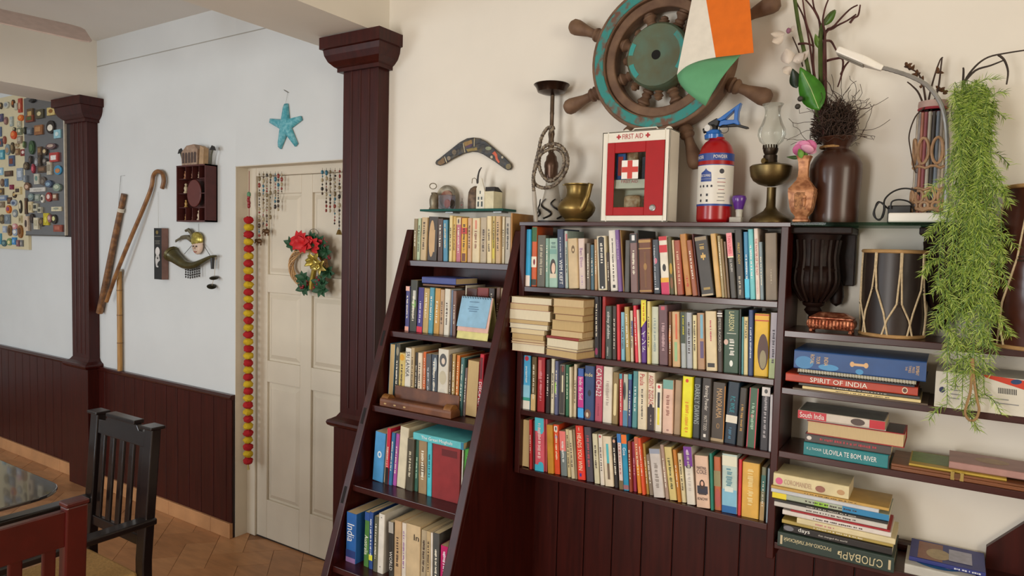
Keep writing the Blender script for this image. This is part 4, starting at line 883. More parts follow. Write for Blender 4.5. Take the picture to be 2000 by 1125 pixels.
MB().box(gx0, gx1, fy0-.0018, fy0-.0012, gz0, gz1).build('pane', glass('#eef2f0'), door)
gw, gh = gx1-gx0, gz1-gz0
lx0, lx1, lz0, lz1 = gx0+gw*.24, gx0+gw*.78, gz0+gh*.52, gz0+gh*.86
cr = MB().box(lx0, lx1, fy0-.0024, fy0-.0019, lz0, lz1); sq = (lx1-lx0)
cr.build('label', WHITE, door)
cxm, czm = (lx0+lx1)/2, (lz0+lz1)/2
c2 = MB().add([(cxm+a*sq/2*.98, fy0-.0028, czm+b*(lz1-lz0)/2*.98) for a, b in ((-.3, -1), (.3, -1), (.3, -.3), (1, -.3), (1, .3), (.3, .3), (.3, 1), (-.3, 1), (-.3, .3), (-1, .3), (-1, -.3), (-.3, -.3))], [list(range(12))])
c2.build('red_cross', mat('#c8301c', .5, var=0), door)
text(MB(), 'FIRST AID', (cxm, fy0-.0028, lz0-.009), EX, EZ, sq, .01).build('lettering', mat('#8a1020', .5, var=0), door)
tt = text(MB(), 'FIRST AID', ((fx0+fx1)/2-.01, fy0-.0008, fz1-.019), EX, EZ, .075, .017, keep=False)
tt.build('lettering', mat('#b0121c', .5, var=0), FA)
for sx_ in (-.012-.05, -.012+.055):
    c = ((fx0+fx1)/2+sx_+.001, fy0-.0008, fz1-.019); q = .008
    MB().add([(c[0]+a*q, c[1], c[2]+b*q) for a, b in ((-.35, -1), (.35, -1), (.35, -.35), (1, -.35), (1, .35), (.35, .35), (.35, 1), (-.35, 1), (-.35, .35), (-1, .35), (-1, -.35), (-.35, -.35))], [list(range(12))]).build('printed_cross', mat('#b0121c', .5, var=0), FA)
MB().lathe([(.011, 0), (.011, .003), (.007, .004), (.007, .006), (0, .006)], (0, 0, 0), 20, M=axis_m((px1-.034, fy0-.004, pz0+.025), -EY)).build('lock', STEEL, door, smooth=True)
MB().box(fx0+.008, fx1-.008, fy0+.01, fy1-.007, fz0+.115, fz0+.125).box(fx0+.008, fx1-.008, fy0+.012, fy0+.016, fz0+.125, fz0+.145).build('inner_shelf', CW, FA)
for nm, x0, x1, z0, z1, hx in (('carton', gx0-.004, gx0+.03, fz0+.147, fz0+.235, '#2a5aa8'), ('carton', gx1-.02, gx1+.012, fz0+.147, fz0+.22, '#3a3a50')):
    MB().box(x0, x1, fy0+.02, fy1-.02, z0, z1).build(nm, mat(hx, .5), FA)
MB().box(gx0+.004, gx0+.022, fy0+.0185, fy0+.0195, fz0+.16, fz0+.225).build('carton_print', mat('#c8302c', .5, var=0), FA)
MB().box((gx0+gx1)/2-.036, (gx0+gx1)/2+.03, fy0+.03, fy0+.075, fz0+.008, fz0+.095).build('bandage_pack', two('#a87850', '#dcbc9c', 45, .42, .62, .3), FA, bevel=.014)
MB().box((gx0+gx1)/2-.03, (gx0+gx1)/2+.016, fy0+.03, fy0+.07, fz0+.1262, fz0+.262).build('bandage_pack', two('#a87850', '#dcbc9c', 45, .42, .62, .3), FA, bevel=.01)
hxm = (fx0+fx1)/2
MB().tube([(hxm-.05, -.11, fz1), (hxm-.045, -.11, fz1+.014), (hxm-.038, -.11, fz1+.02), (hxm+.042, -.11, fz1+.02), (hxm+.048, -.11, fz1+.014), (hxm+.052, -.11, fz1)], .0028, 8).build('handle', CW, FA, smooth=True)
for x in (fx0+.055, fx1-.035):
    P = arc(0, 0, .014, 0, 180, 10)+[(-.014, -.01), (.014, -.01)]
    e = MB().ext(P, (x, fy1-.012, fz1+.006), EX, EZ, -EY, .002).build('hanging_ear', CW, FA)
    MB().lathe([(.004, 0), (.004, .0006), (0, .0006)], (0, 0, 0), 12, M=axis_m((x, fy1-.0142, fz1+.009), -EY)).build('hole', BLACK, e)
# ---- fire extinguisher
Ye = -.105; ex = XZ(1394, U(1394, 434, Ye).z, Ye); ke = MPP(1394, 380, Ye)
FE = thing('fire_extinguisher', (ex, Ye, ZT), 'small red fire extinguisher with blue trigger beside the first aid box', 'fire extinguisher')
re = 33.5*ke
body = lz('cylinder', [(30, 434), (33, 430), (33.5, 426), (33.5, 308), (32, 297), (28, 285), (22, 277), (15, 272), (14, 268)], 1394, Ye, mat('#a00c12', .28, var=.04, coat=.15), FE, n=48, base=ZT+.0003)
def wrapc(zc, ang0, rr):
    return lambda a, b: Vector((ex+rr*math.sin(ang0+a/rr), Ye-rr*math.cos(ang0+a/rr), zc+b))
def cylpatch(name, a0, a1, z0, z1, m, rr, par, n=24):
    mb = MB(); vs = []
    for i in range(n+1):
        a = R(a0+(a1-a0)*i/n)
        for z in (z0, z1): vs.append((ex+rr*math.sin(a), Ye-rr*math.cos(a), z))
    return mb.add(vs, [(2*i, 2*i+2, 2*i+3, 2*i+1) for i in range(n)]).build(name, m, par, smooth=True)
zz = lambda y: U(1394, y, Ye).z
LB = mat('#e2ded4', .4, var=.02); BL = mat('#2a4690', .4, var=.02)
cylpatch('blue_band', -100, 100, zz(317), zz(303), BL, re+.0006, body)
cylpatch('label', -95, 95, zz(403), zz(326), LB, re+.0006, body)
cylpatch('blue_band', -95, 95, zz(404), zz(400), BL, re+.0009, body)
cylpatch('blue_band', -95, 95, zz(326), zz(324.5), BL, re+.0009, body)
va = math.atan2(ex-CAM.x, Ye-CAM.y)   # direction the camera sees the cylinder from
vs_ = -math.atan2(ex-0, 2.3)
LW = mat('#f0ece4', .5, var=0); LD = mat('#2a2a34', .5, var=0); LR_ = mat('#a02a34', .5, var=0)
text(MB(), 'POWDER', (0, 0, 0), EX, EZ, .045, .011, wrap=wrapc(zz(310), .52, re+.0012)).build('lettering', LW, body)
text(MB(), 'POWDER', (0, 0, 0), EX, EZ, .045, .011, wrap=wrapc(zz(310), -.85, re+.0012)).build('lettering', LW, body)
def cp(name, pts, ang, zc, m, off=.001):
    # cut the outline into narrow columns so that it follows the curve
    w = wrapc(zc, ang, re+off); xs = sorted({round(a, 5) for a, b in pts}); X0, X1 = xs[0], xs[-1]
    xs = sorted(set(xs) | {X0+(X1-X0)*i/10 for i in range(11)}); cut = []
    for x in xs:
        ys = []
        for i in range(len(pts)):
            (ax, ay), (bx, by) = pts[i], pts[(i+1) % len(pts)]
            if min(ax, bx)-1e-7 <= x <= max(ax, bx)+1e-7: ys += [ay, by] if abs(bx-ax) < 1e-6 else [ay+(by-ay)*(x-ax)/(bx-ax)]
        cut.append((min(ys), max(ys)))
    vs = [w(x, y) for x, c_ in zip(xs, cut) for y in c_]
    MB().add(vs, [(2*i, 2*i+2, 2*i+3, 2*i+1) for i in range(len(xs)-1)]).build(name, m, body)
aa = -.28
cp('badge', [(-.02, -.012), (.02, -.012), (.0185, .008), (.01, .012), (.004, .016), (0, .022), (-.004, .016), (-.01, .012), (-.0185, .008)], aa, zz(345), BL)
text(MB(), 'ECOFIRE', (0, 0, 0), EX, EZ, .034, .008, wrap=wrapc(zz(346), aa, re+.0016)).build('lettering', LW, body)
cp('badge_strip', [(-.02, -.004), (.02, -.004), (.02, .004), (-.02, .004)], aa, zz(355), BL)
for i in range(4):
    cp('pictogram', [(-.003, -.004), (.003, -.004), (.003, .002), (0, .004), (-.003, .002)], aa-.36+.24*i, zz(366), LD)
for i in range(2):
    for j in range(2): cp('pictogram', [(-.0035, -.004), (.0035, -.004), (.0035, .004), (-.0035, .004)], aa-.3+.42*i, zz(383+11*j), LD)
for i, (w_, m_) in enumerate(((.026, BL), (.028, LR_), (.024, LD), (.02, LR_), (.027, LD), (.02, LD), (.026, LD))):
    cp('print_line', [(-w_/2, -.001), (w_/2, -.001), (w_/2, .0008), (-w_/2, .0008)], .62, zz(352+7*i), m_)
cp('pictogram', arc(0, 0, .008, 0, 330, 11), .62, zz(338), LD)
BLU = mat('#1c66b8', .3, var=.03, coat=.3)
lz('collar', [(17, 272), (18, 264), (15, 262), (14, 256), (11, 254)], 1394, Ye, BLU, FE)
lz('valve', [(9, 256), (9, 247), (7, 244)], 1393, Ye, BLACK, FE)
cpx = lambda P: [((U(1160+x/4.328, 190+y/4.328, Ye)).x, (U(1160+x/4.328, 190+y/4.328, Ye)).z) for x, y in P]
MB().ext(cpx([(1250, 48), (1228, 120), (1222, 190), (1240, 235), (1220, 238), (1190, 226), (1060, 250), (1075, 205), (1110, 195), (1190, 195), (1196, 112), (1115, 188), (1075, 205), (1040, 195), (1075, 175)]), (0, Ye-.012, 0), EX, EZ, EY, .024).build('trigger_guard', BLU, FE, bevel=.002)
MB().ext(cpx([(968, 222), (1045, 178), (1065, 200), (1055, 243), (1000, 262), (975, 250)]), (0, Ye-.011, 0), EX, EZ, EY, .022).build('valve_head', BLACK, FE, bevel=.003)
MB().ext(cpx([(1050, 246), (1190, 226), (1235, 232), (1305, 252), (1312, 264), (1285, 268), (1210, 248), (1060, 256)]), (0, Ye-.008, 0), EX, EZ, EY, .016).build('lever', BLACK, FE, bevel=.002)
MB().lathe([(.008, 0), (.008, .012), (.011, .013), (.011, .026), (0, .026)], (0, 0, 0), 16, M=axis_m(U(1390, 252, Ye), Vector((-.3, -1, .0)))).build('gauge', [mat('#d8d4cc', .3, .3)], FE, smooth=True)
MB().tube([U(1381, 254, Ye), U(1374, 256, Ye)], .0085, 12).build('nozzle', BLACK, FE, smooth=True)
MB().tube([U(1414+9*math.cos(R(a)), 252+8*math.sin(R(a)), Ye-.013) for a in range(0, 360, 30)], .0012, 5, closed=True).build('pin_ring', BLACK, FE)
# ---- purple handled stamp
st = thing('hand_stamp', (U(1443, 430, -.12).x, -.12, ZT), 'purple-knobbed rubber stamp beside the red extinguisher', 'stamp')
lz('knob', [(8, 409), (9, 405), (12, 395), (14, 388), (12, 383), (7, 381), (0, 381)], 1443, -.12, mat('#5a2a8a', .3, coat=.4), st)
lz('neck', [(6, 424), (6, 416), (7, 412), (6, 408)], 1443, -.12, mat('#c8c4b8', .5), st)
sx = U(1438, 430, -.12).x
MB().box(sx-.018, sx+.02, -.14, -.105, ZT+.0003, ZT+.019).build('base', mat('#b5b0a4', .5), st, bevel=.002)
# ---- oil lamp
OL = thing('oil_lamp', (U(1504, 430, -.1).x, -.1, ZT), 'brass oil lamp with a clear glass chimney', 'oil lamp')
BR2 = mat('#6a5a38', .4, .8, var=.3, scale=20)
lz('foot', [(39, 434), (39, 429), (36, 424), (26, 418), (14, 410), (9, 402), (8.5, 385), (8.5, 366), (9, 364)], 1504, -.1, BR2, OL, n=36, base=ZT+.0003)
lz('bowl', [(9, 364), (22, 360), (32, 353), (37, 344), (39, 332), (39.5, 326), (36, 323), (22, 321), (14, 318)], 1504, -.1, BR2, OL, n=36)
lz('burner', [(14, 319), (13, 312), (13, 304), (11, 302), (13, 298), (14, 294), (14, 290)], 1504, -.1, mat('#3a3024', .4, .7), OL)
bm = MB(); kk = MPP(1504, 290, -.1); xo = XZ(1504, U(1504, 290, -.1).z, -.1); zo = U(1504, 291, -.1).z
for i in range(16):
    a = 2*math.pi*i/16; bm.box(-.0022, .0022, -.0008, .0008, 0, .012, M=Matrix.Translation((xo+13.2*kk*math.cos(a), -.1+13.2*kk*math.sin(a), zo)) @ Matrix.Rotation(a+math.pi/2, 4, 'Z'))
bm.build('gallery_prongs', mat('#3a3024', .4, .7), OL)['kind'] = 'stuff'
MB().lathe([(.004, 0), (.004, .016), (.009, .017), (.009, .021), (0, .021)], (0, 0, 0), 14, M=axis_m(U(1500, 315, -.118), Vector((-.6, -1, 0)))).build('wick_knob', BRASS, OL, smooth=True)
lz('chimney', [(12.5, 290), (14, 284), (22, 276), (26, 264), (25, 253), (19, 240), (15, 228), (14, 220), (15, 212), (20, 204)], 1506, -.1, glass('#f4f6f4', .03), OL, n=32)
# ---- copper vase with pink flower
VY = -.166; CV = thing('copper_vase', (U(1565, 430, VY).x, VY, ZT), 'square embossed copper vase in front of the brown jar', 'vase')
COP = two('#c48c62', '#8f5a3a', 60, .4, .65, .45, .3)
vb = lz('body', [(13, 434), (15, 432), (15, 429), (12, 427), (11, 423), (13, 420), (18, 414), (21, 405), (24, 384), (25, 374), (24, 371), (25, 369), (22, 366), (15, 356), (11, 351), (11, 347), (9.5, 345), (9, 330), (10, 316), (13, 307), (14, 305), (12, 305), (8, 318)], 1565, VY, COP, CV, n=32, base=ZT+.0003, sq=.8, ph=.4)
vx = XZ(1565, 1.83, VY); kv = MPP(1565, 400, VY)
Mv = Matrix.Translation((vx, VY, 0)) @ Matrix.Rotation(.4-math.pi/4+.385, 4, 'Z')
a_ = .4  # front facet
fr_ = MB(); zc = U(1565, 393, VY).z
P = [(-.026, -.022), (-.02, -.027), (.02, -.027), (.026, -.022), (.028, .018), (.022, .024), (-.022, .024), (-.028, .018)]
# the facet facing the camera
fa = .4-math.pi/2
nrm = Vector((math.cos(fa), math.sin(fa), 0)); tu = Vector((-nrm.y, nrm.x, 0))
fr_.ext(P, Vector((vx, VY, zc))+nrm*(23.5*kv), tu, EZ+nrm*.12, nrm, .0025)
fr_.build('embossed_panel', two('#7a5238', '#b08058', 90, .4, .6, .5, .4), vb)
eb = MB().ball((vx+nrm.x*25.5*kv, VY+nrm.y*25.5*kv, zc+.01), (.006, .004, .006)).tube([(vx+nrm.x*25.6*kv, VY+nrm.y*25.6*kv, zc+.005), (vx+nrm.x*25*kv, VY+nrm.y*25*kv, zc-.018)], [.006, .003], 8)
eb.build('embossed_figure', COP, vb, smooth=True)
for dz in (.012, -.004):
    pass
FLW = thing('pink_flower', tuple(U(1570, 306, VY)), 'pink cloth flower with green leaf in the copper vase', 'flower')
pc = U(1573, 293, VY)
for i in range(9):
    a = 2*math.pi*i/9+.3; el = .35 if i % 2 else .9
    d = Vector((math.cos(a)*math.cos(el), math.sin(a)*math.cos(el), math.sin(el)))
    Mx = Matrix.Translation(pc+d*.018-EZ*.006) @ EZ.rotation_difference(d).to_matrix().to_4x4() @ Matrix.Diagonal((1, .35, 1, 1))
    MB().ball((0, 0, 0), (.02, .02, .022), 10, 7, M=Mx).build('petal', mat(['#d88ab0', '#e6a8c4', '#c86a98'][i % 3], .7), FLW, smooth=True)
MB().tube([tuple(pc-EZ*.035), tuple(pc-EZ*.005)], [.003, .01], 8).build('calyx', mat('#5a8a2c', .6), FLW, smooth=True)
def leaf_mesh(mb, base, tip, width, bend=.01, side=None, mi=0, n=8):
    base, tip = Vector(base), Vector(tip); d = tip-base; s = side or d.cross(-EY); s = Vector(s).normalized(); nn = d.cross(s).normalized(); vs = []
    for i in range(n+1):
        t = i/n; w = width*math.sin(math.pi*min(1, t**.8*.97+.015)); p = base+d*t+nn*(bend*math.sin(math.pi*t))
        vs += [p-s*w+nn*w*.25, p, p+s*w+nn*w*.25]
    fs = []
    for i in range(n):
        for j in (0, 1): q = i*3+j; fs.append((q, q+1, q+4, q+3))
    return mb.add(vs, fs, mi)
leaf_mesh(MB(), pc+Vector((-.005, -.028, -.028)), pc+Vector((-.012, -.036, .0)), .009).build('leaf', mat('#6a9a3a', .6), FLW, smooth=True, solid=.001)
leaf_mesh(MB(), pc+Vector((-.01, -.01, -.022)), pc+Vector((-.05, -.015, -.02)), .006).build('leaf', mat('#3a5a2a', .6), FLW, smooth=True, solid=.001)
# ---- brown jar
JY = -.074; JX = U(1627, 430, JY).x
JR = thing('stoneware_jar', (JX, JY, ZT), 'tall glossy brown jar holding orchids and twigs', 'jar')
jr = lz('body', [(43, 434), (44, 430), (44, 400), (46, 360), (47, 330), (46, 318), (40, 305), (30, 295), (22, 290), (21, 286), (24, 281), (35, 268), (34, 266), (29, 270), (20, 284)], 1627, JY, mat('#422519', .32, var=.25, scale=6, coat=.12), JR, n=48, base=ZT+.0003)
kj = MPP(1627, 288, JY); xj = XZ(1627, U(1627, 288, JY).z, JY)
MB().tube([(xj+22.5*kj*math.cos(R(a)), JY+22.5*kj*math.sin(R(a)), U(1627, 288, JY).z) for a in range(0, 360, 20)], .004, 8, closed=True).build('twine', mat('#a07a4a', .8, scale=200, var=.3), JR, smooth=True)
# ---- orchid and twigs in the jar
OR = thing('dried_orchid', (xj, JY, U(1627, 275, JY).z), 'artificial orchid with twigs and root tangle in the brown jar', 'plant')
c0 = Vector((xj, JY, U(1627, 275, JY).z))
def stem(par, nm, pts, r0, r1, m, Yv=JY, n=5):
    P = smoothpts([U(x, y, Yv+(dy if (dy := (p[2] if len(p) > 2 else 0)) else 0)) for p in pts for x, y in [p[:2]]], 4)
    return MB().tube(P, [r0+(r1-r0)*i/(len(P)-1) for i in range(len(P))], n).build(nm, m, par, smooth=True)
GST = mat('#4a5a24', .6, var=.3); TW = mat('#4a2420', .7, var=.3); TW2 = mat('#3c2a20', .75, var=.3)
stem(OR, 'stem', [(1610, 272), (1592, 200), (1578, 130), (1562, 60), (1550, -20)], .007, .006, GST)
stem(OR, 'stem', [(1618, 272), (1606, 200), (1603, 120), (1604, 60), (1620, 30), (1632, 22)], .008, .006, GST)
for pts in ([(1612, 265), (1592, 160), (1582, 90), (1572, 40), (1556, 5)], [(1610, 265), (1590, 140), (1588, 85), (1575, 45), (1568, 0)], [(1612, 260), (1610, 100), (1605, 55), (1590, 20), (1565, -10)], [(1612, 262), (1604, 90), (1600, 40), (1590, 15), (1585, -20)],
            [(1614, 260), (1612, 80), (1607, 45), (1612, 15), (1622, -10)], [(1612, 250), (1609, 80), (1630, 50), (1658, 20), (1675, 10)], [(1612, 250), (1610, 82), (1628, 55), (1655, 40), (1672, 28)], [(1660, 45), (1668, 35), (1676, 30), (1680, 10)], [(1608, 80), (1622, 80), (1630, 92), (1634, 100)],
            [(1612, 120), (1630, 115), (1646, 116), (1644, 145), (1636, 170)], [(1643, 145), (1650, 130), (1658, 120)], [(1560, 86), (1575, 85), (1590, 90)]):
    stem(OR, 'twig', [(p[0], p[1], random.uniform(-.02, .02)) for p in pts], .0042, .0022, TW)
stem(OR, 'flower_stalk', [(1568, 130), (1560, 100), (1548, 72)], .0024, .002, TW2)
lf = leaf_mesh(MB(), U(1600, 215, JY-.05), U(1563, 132, JY-.05), .036, .012, n=10).build('leaf', mat('#3a7a1c', .4, var=.2), OR, smooth=True, solid=.0012)
MB().tube([U(1599, 212, JY-.064), U(1584, 174, JY-.066), U(1568, 142, JY-.062)], .0012, 4).build('midrib', mat('#a8b878', .5), lf)
leaf_mesh(MB(), U(1556, 172, JY-.03), U(1548, 134, JY-.03), .018, .006).build('leaf', mat('#20301c', .4), OR, smooth=True, solid=.001)
leaf_mesh(MB(), U(1608, 50, JY), U(1633, 20, JY-.02), .011, .004).build('leaf', mat('#4a6a24', .4), OR, smooth=True, solid=.001)
leaf_mesh(MB(), U(1600, 95, JY), U(1592, 66, JY-.02), .009, .004).build('leaf', mat('#5a7a2c', .4), OR, smooth=True, solid=.001)
PET = mat('#d6cabc', .6, var=.1)
for x, y, tx, ty, w in ((1530, 70, 1508, 82, .016), (1534, 66, 1505, 66, .012), (1540, 62, 1552, 50, .008), (1540, 125, 1535, 95, .022), (1548, 120, 1570, 105, .016), (1545, 130, 1530, 142, .018), (1556, 120, 1580, 98, .012)):
    leaf_mesh(MB(), U(x, y, JY-.02), U(tx, ty, JY-.035), w, .006).build('petal', PET, OR, smooth=True, solid=.0008)
MB().ball(U(1540, 60, JY-.03), (.007, .007, .009)).build('flower_heart', mat('#8a5a70', .6), OR, smooth=True)
for x, y in ((1563, 193), (1558, 208)): MB().ball(U(x, y, JY-.05), .0085).build('bud', mat('#3a3630', .6), OR, smooth=True)
rt = MB(); rnd = random.Random(3)
for i in range(820):
    a = rnd.uniform(0, 6.28); h0 = rnd.uniform(-.008, .085); big = i > 735
    r0 = rnd.uniform(.01, .055); p = c0+Vector((r0*math.cos(a), r0*math.sin(a)*.7, h0)); P = [p]
    dv = Vector((rnd.uniform(-1, 1), rnd.uniform(-.7, .7), rnd.uniform(-.4, 1))).normalized()
    for j in range(6 if not big else 9):
        dv = (dv+Vector((rnd.uniform(-1, 1), rnd.uniform(-.9, .9), rnd.uniform(-.6, .9)))*.75).normalized(); st_ = rnd.uniform(.008, .014) if not big else rnd.uniform(.012, .02)
        q = P[-1]+dv*st_
        if not big:
            f_ = q-c0-EZ*.045; f_.y *= 1.3; f_.z *= .85
            if f_.length > .072: dv = (-f_).normalized(); q = P[-1]+dv*st_
        if q.z < c0.z-.012: q.z = c0.z
        q.y = min(q.y, -.012); P.append(q)
    rt.tube(P, .0013 if not big else .0009, 3, caps=False)
o = rt.build('root_tangle', TW2, OR); o['kind'] = 'stuff'
# ---- glass shelf with carved corbels
gs = MB().box(BX1+.008, .085, -.215, -.002, ZT-.010, ZT-.0005).build('glass_shelf', glass('#b8d0c4', .02), None, bevel=.001)
tag(gs, 'clear glass shelf carrying the jar and lamp, continuing the bookcase top', 'glass shelf')
CARV = mat('#1e0f0a', .5, var=.35, scale=30, bump=.5, spec=.25)
def corbel(xc, lab, s=1.0):
    y0 = -.003; t = thing('carved_corbel', (xc, -.08, ZT-.32), lab, 'corbel', 'carved corbels under the glass shelf')
    MB().box(xc-.075*s, xc+.105*s, -.03, y0, ZT-.19, ZT-.0115).build('back_plate', CARV, t, bevel=.003)
    MB().box(xc-.085*s, xc+.108*s, -.16, y0, ZT-.033, ZT-.0112).build('abacus', CARV, t, bevel=.004)
    prof = [(.0, -.30), (.012, -.298), (.014, -.29), (.012, -.284), (.02, -.277), (.026, -.268), (.02, -.258), (.03, -.252), (.033, -.244), (.024, -.238), (.04, -.228), (.056, -.205), (.066, -.175), (.064, -.15), (.07, -.14), (.06, -.13), (.06, -.09), (.066, -.05), (.072, -.034)]
    MB().lathe([(a*s, b) for a, b in prof], (xc, -.085, ZT), 20).build('carved_body', CARV, t, smooth=True)
    for k in range(9):
        a = R(180+22.5*k); dx, dy = math.cos(a), math.sin(a)
        P = [(xc+dx*r_*s, -.085+dy*r_*s, ZT+z) for r_, z in ((.034, -.238), (.058, -.205), (.069, -.175), (.066, -.14), (.062, -.1), (.068, -.05))]
        MB().tube(smoothpts(P, 3), .0055, 5).build('acanthus_rib', CARV, t, smooth=True)
    MB().lathe([(0, -.255), (.016, -.245), (.021, -.225), (.018, -.19), (.012, -.17)], (xc+.06*s, -.045, ZT), 12).build('drop', CARV, t, smooth=True)
corbel(U(1588, 600, -.085).x, 'carved dark wood corbel above the copper casket')
corbel(U(1843, 600, -.085).x, 'carved dark wood corbel mostly hidden behind the hanging fern', .8)
# ---- gooseneck lamp
LY = -.15; LM = thing('gooseneck_lamp', (U(1800, 430, LY).x, LY, ZT), 'white gooseneck reading lamp with flat base on the glass shelf', 'lamp')
xa, xb = XZ(1735, ZT, -.17), XZ(1868, ZT, -.17)
MB().box(xa, xb, -.19, -.09, ZT+.0003, ZT+.027).build('base', WHITE, LM, bevel=.004)
neck = smoothpts([U(1846, 416, -.14), U(1848, 380, -.14), U(1850, 300, -.14), U(1847, 240, -.14), U(1836, 200, -.145), U(1812, 168, -.15), U(1780, 150, -.155), U(1745, 138, -.16), U(1722, 132, -.16)], 6)
MB().tube(neck, [.0062 if i % 2 else .0056 for i in range(len(neck))], 8).build('gooseneck', mat('#8f8d88', .35, .3), LM, smooth=True)
h0, h1, h2 = U(1724, 134, -.16), U(1700, 122, -.16), U(1636, 99, -.165)
d = (h2-h0).normalized(); up_ = Vector((0, 0, 1)); w_ = d.cross(up_).normalized(); up_ = w_.cross(d)
vs = []; S = [(0, .009, .010), (.02, .012, .012), (.045, .022, .014), (.06, .026, .014), ((h2-h0).length, .025, .012)]
for t, a, b in S:
    c = h0+d*t; vs += [c-w_*a-up_*b*.8, c+w_*a-up_*b*.8, c+w_*a*.85+up_*b*.8, c-w_*a*.85+up_*b*.8]
fs = [(0, 1, 2, 3)]+[(i*4+j, i*4+4+j, i*4+4+(j+1) % 4, i*4+(j+1) % 4) for i in range(4) for j in range(4)]+[(19, 18, 17, 16)]
hd = MB().add(vs, fs).build('lamp_head', WHITE, LM, bevel=.004)
P = [h0+d*.05-w_*.02-up_*.0125, h0+d*.05+w_*.02-up_*.0125, h2-d*.008+w_*.02-up_*.0105, h2-d*.008-w_*.02-up_*.0105]
MB().add(P+[p-up_*.0012 for p in P], [(3, 2, 1, 0), (4, 5, 6, 7), (0, 1, 5, 4), (1, 2, 6, 5), (2, 3, 7, 6), (3, 0, 4, 7)]).build('diffuser', mat('#a8a49a', .4), hd)
# ---- black charger and its cable
cx = U(1755, 430, -.08)
ch = thing('power_adapter', (cx.x, -.08, ZT), 'black power adapter with looped cable behind the lamp base', 'adapter')
MB().box(XZ(1732, ZT, -.085), XZ(1778, ZT, -.085), -.084, -.04, ZT+.0003, U(1755, 401, -.085).z).build('body', BLACK, ch, bevel=.003)
MB().tube(smoothpts([U(x, y, Y) for x, y, Y in ((1735, 408, -.09), (1716, 394, -.095), (1708, 412, -.1), (1712, 428, -.1), (1724, 424, -.1), (1728, 402, -.1), (1716, 396, -.098), (1706, 418, -.1), (1718, 430, -.1), (1726, 412, -.1), (1728, 390, -.095), (1745, 374, -.09), (1768, 368, -.085), (1790, 374, -.085), (1806, 395, -.08), (1809, 415, -.078))], 6), .0024, 6).build('cable', BLACK, ch, smooth=True)
MB().tube(smoothpts([U(x, y, Y) for x, y, Y in ((1740, 408, -.09), (1742, 394, -.09), (1758, 390, -.09), (1778, 396, -.088), (1786, 414, -.088))], 6), .0024, 6).build('cable', BLACK, ch, smooth=True)
# ---- rod and rattan vase
BY = -.055; bx = XZ(1813, ZT+.1, BY); kb = MPP(1813, 320, BY); zb_ = lambda y: U(1813, y, BY).z
BV = thing('rattan_vase', (bx, BY, ZT), 'tall vase of painted rods bound with rattan loops behind the lamp', 'vase')
cols_ = ['#a8a294', '#8a8480', '#6a7480', '#8a4a50', '#b8ac98', '#3a3430', '#a06a54', '#948a80']
for i in range(22):
    a = 2*math.pi*i/22
    x, y = bx+24*kb*math.cos(a), BY+24*kb*math.sin(a)*.85
    MB().tube([(x, y, ZT+.02), (x, y, zb_(222))], 3.2*kb, 6).build('rod', mat(cols_[(i*5) % 8], .6, var=.2), BV, smooth=True)
MB().tube([(bx+24*kb*math.cos(a*.3), BY+24*.85*kb*math.sin(a*.3), zb_(214)) for a in range(21)], .004, 6, closed=True).build('top_ring', mat('#9a2a38', .6), BV, smooth=True)
MB().lathe([(25*kb, zb_(214)), (26*kb, zb_(206)), (25*kb, zb_(199)), (23*kb, zb_(199)), (22*kb, zb_(214))], (bx, BY, 0), 24, sy=.85).build('rim_band', mat('#b89a90', .6, var=.2), BV, smooth=True)
RAT = mat('#a88462', .6, var=.25, scale=40)
for y in (328, 370, 410):
    MB().tube([(bx+28*kb*math.cos(a*.3), BY+28*.85*kb*math.sin(a*.3), zb_(y)+.004*math.sin(a*2)) for a in range(21)], .004 if y < 400 else .006, 6, closed=True).build('rattan_band', RAT, BV, smooth=True)
def ovl(a0, y0, y1, wdeg, m=RAT, r_=.0042):
    P = []
    for i in range(20):
        t = 2*math.pi*i/20; a = R(a0)+R(wdeg)*math.cos(t); z = (zb_(y0)+zb_(y1))/2+(zb_(y0)-zb_(y1))/2*math.sin(t)
        P.append((bx+28.5*kb*math.cos(a), BY+28.5*.85*kb*math.sin(a), z))
    MB().tube(P, r_, 6, closed=True).build('rattan_loop', m, BV, smooth=True)
for a0 in (195, 245, 295, 345): ovl(a0, 272, 322, 20)
for a0 in (200, 240, 280, 320): ovl(a0, 374, 396, 15); ovl(a0+20, 396, 409, 14)
MB().lathe([(0, ZT+.0003), (24*kb, ZT+.0003), (24*kb, ZT+.02), (0, ZT+.02)], (bx, BY, 0), 20, sy=.85).build('foot', mat('#6a4a3a', .7), BV)
DT = thing('dry_twigs', (bx, BY, zb_(222)), 'dry twigs with brown seed heads standing in the rattan vase', 'twigs')
for pts in ([(1810, 230), (1815, 190), (1825, 150), (1836, 118), (1842, 112)], [(1815, 225), (1832, 175), (1838, 130), (1840, 114)], [(1812, 230), (1796, 185), (1782, 168), (1772, 160)], [(1812, 230), (1804, 170), (1796, 148), (1786, 138), (1766, 130)]):
    stem(DT, 'twig', pts, .0032, .0018, TW2, BY)
for x, y in ((1772, 128), (1780, 136), (1790, 146), (1800, 156), (1834, 140), (1838, 175), (1802, 168), (1842, 180)):
    mb = MB(); c = U(x, y, BY)
    for q in range(6): leaf_mesh(mb, c, c+Vector((random.uniform(-.014, .014), random.uniform(-.012, .012), random.uniform(-.006, .014))), .0045, .002, n=4)
    mb.build('seed_head', mat('#5a3a20', .8), DT, solid=.0006)['kind'] = 'stuff'
stem(DT, 'loose_twig', [(1806, 210), (1788, 228), (1776, 262), (1778, 290), (1786, 330), (1790, 338)], .0022, .0014, TW2, BY-.03)
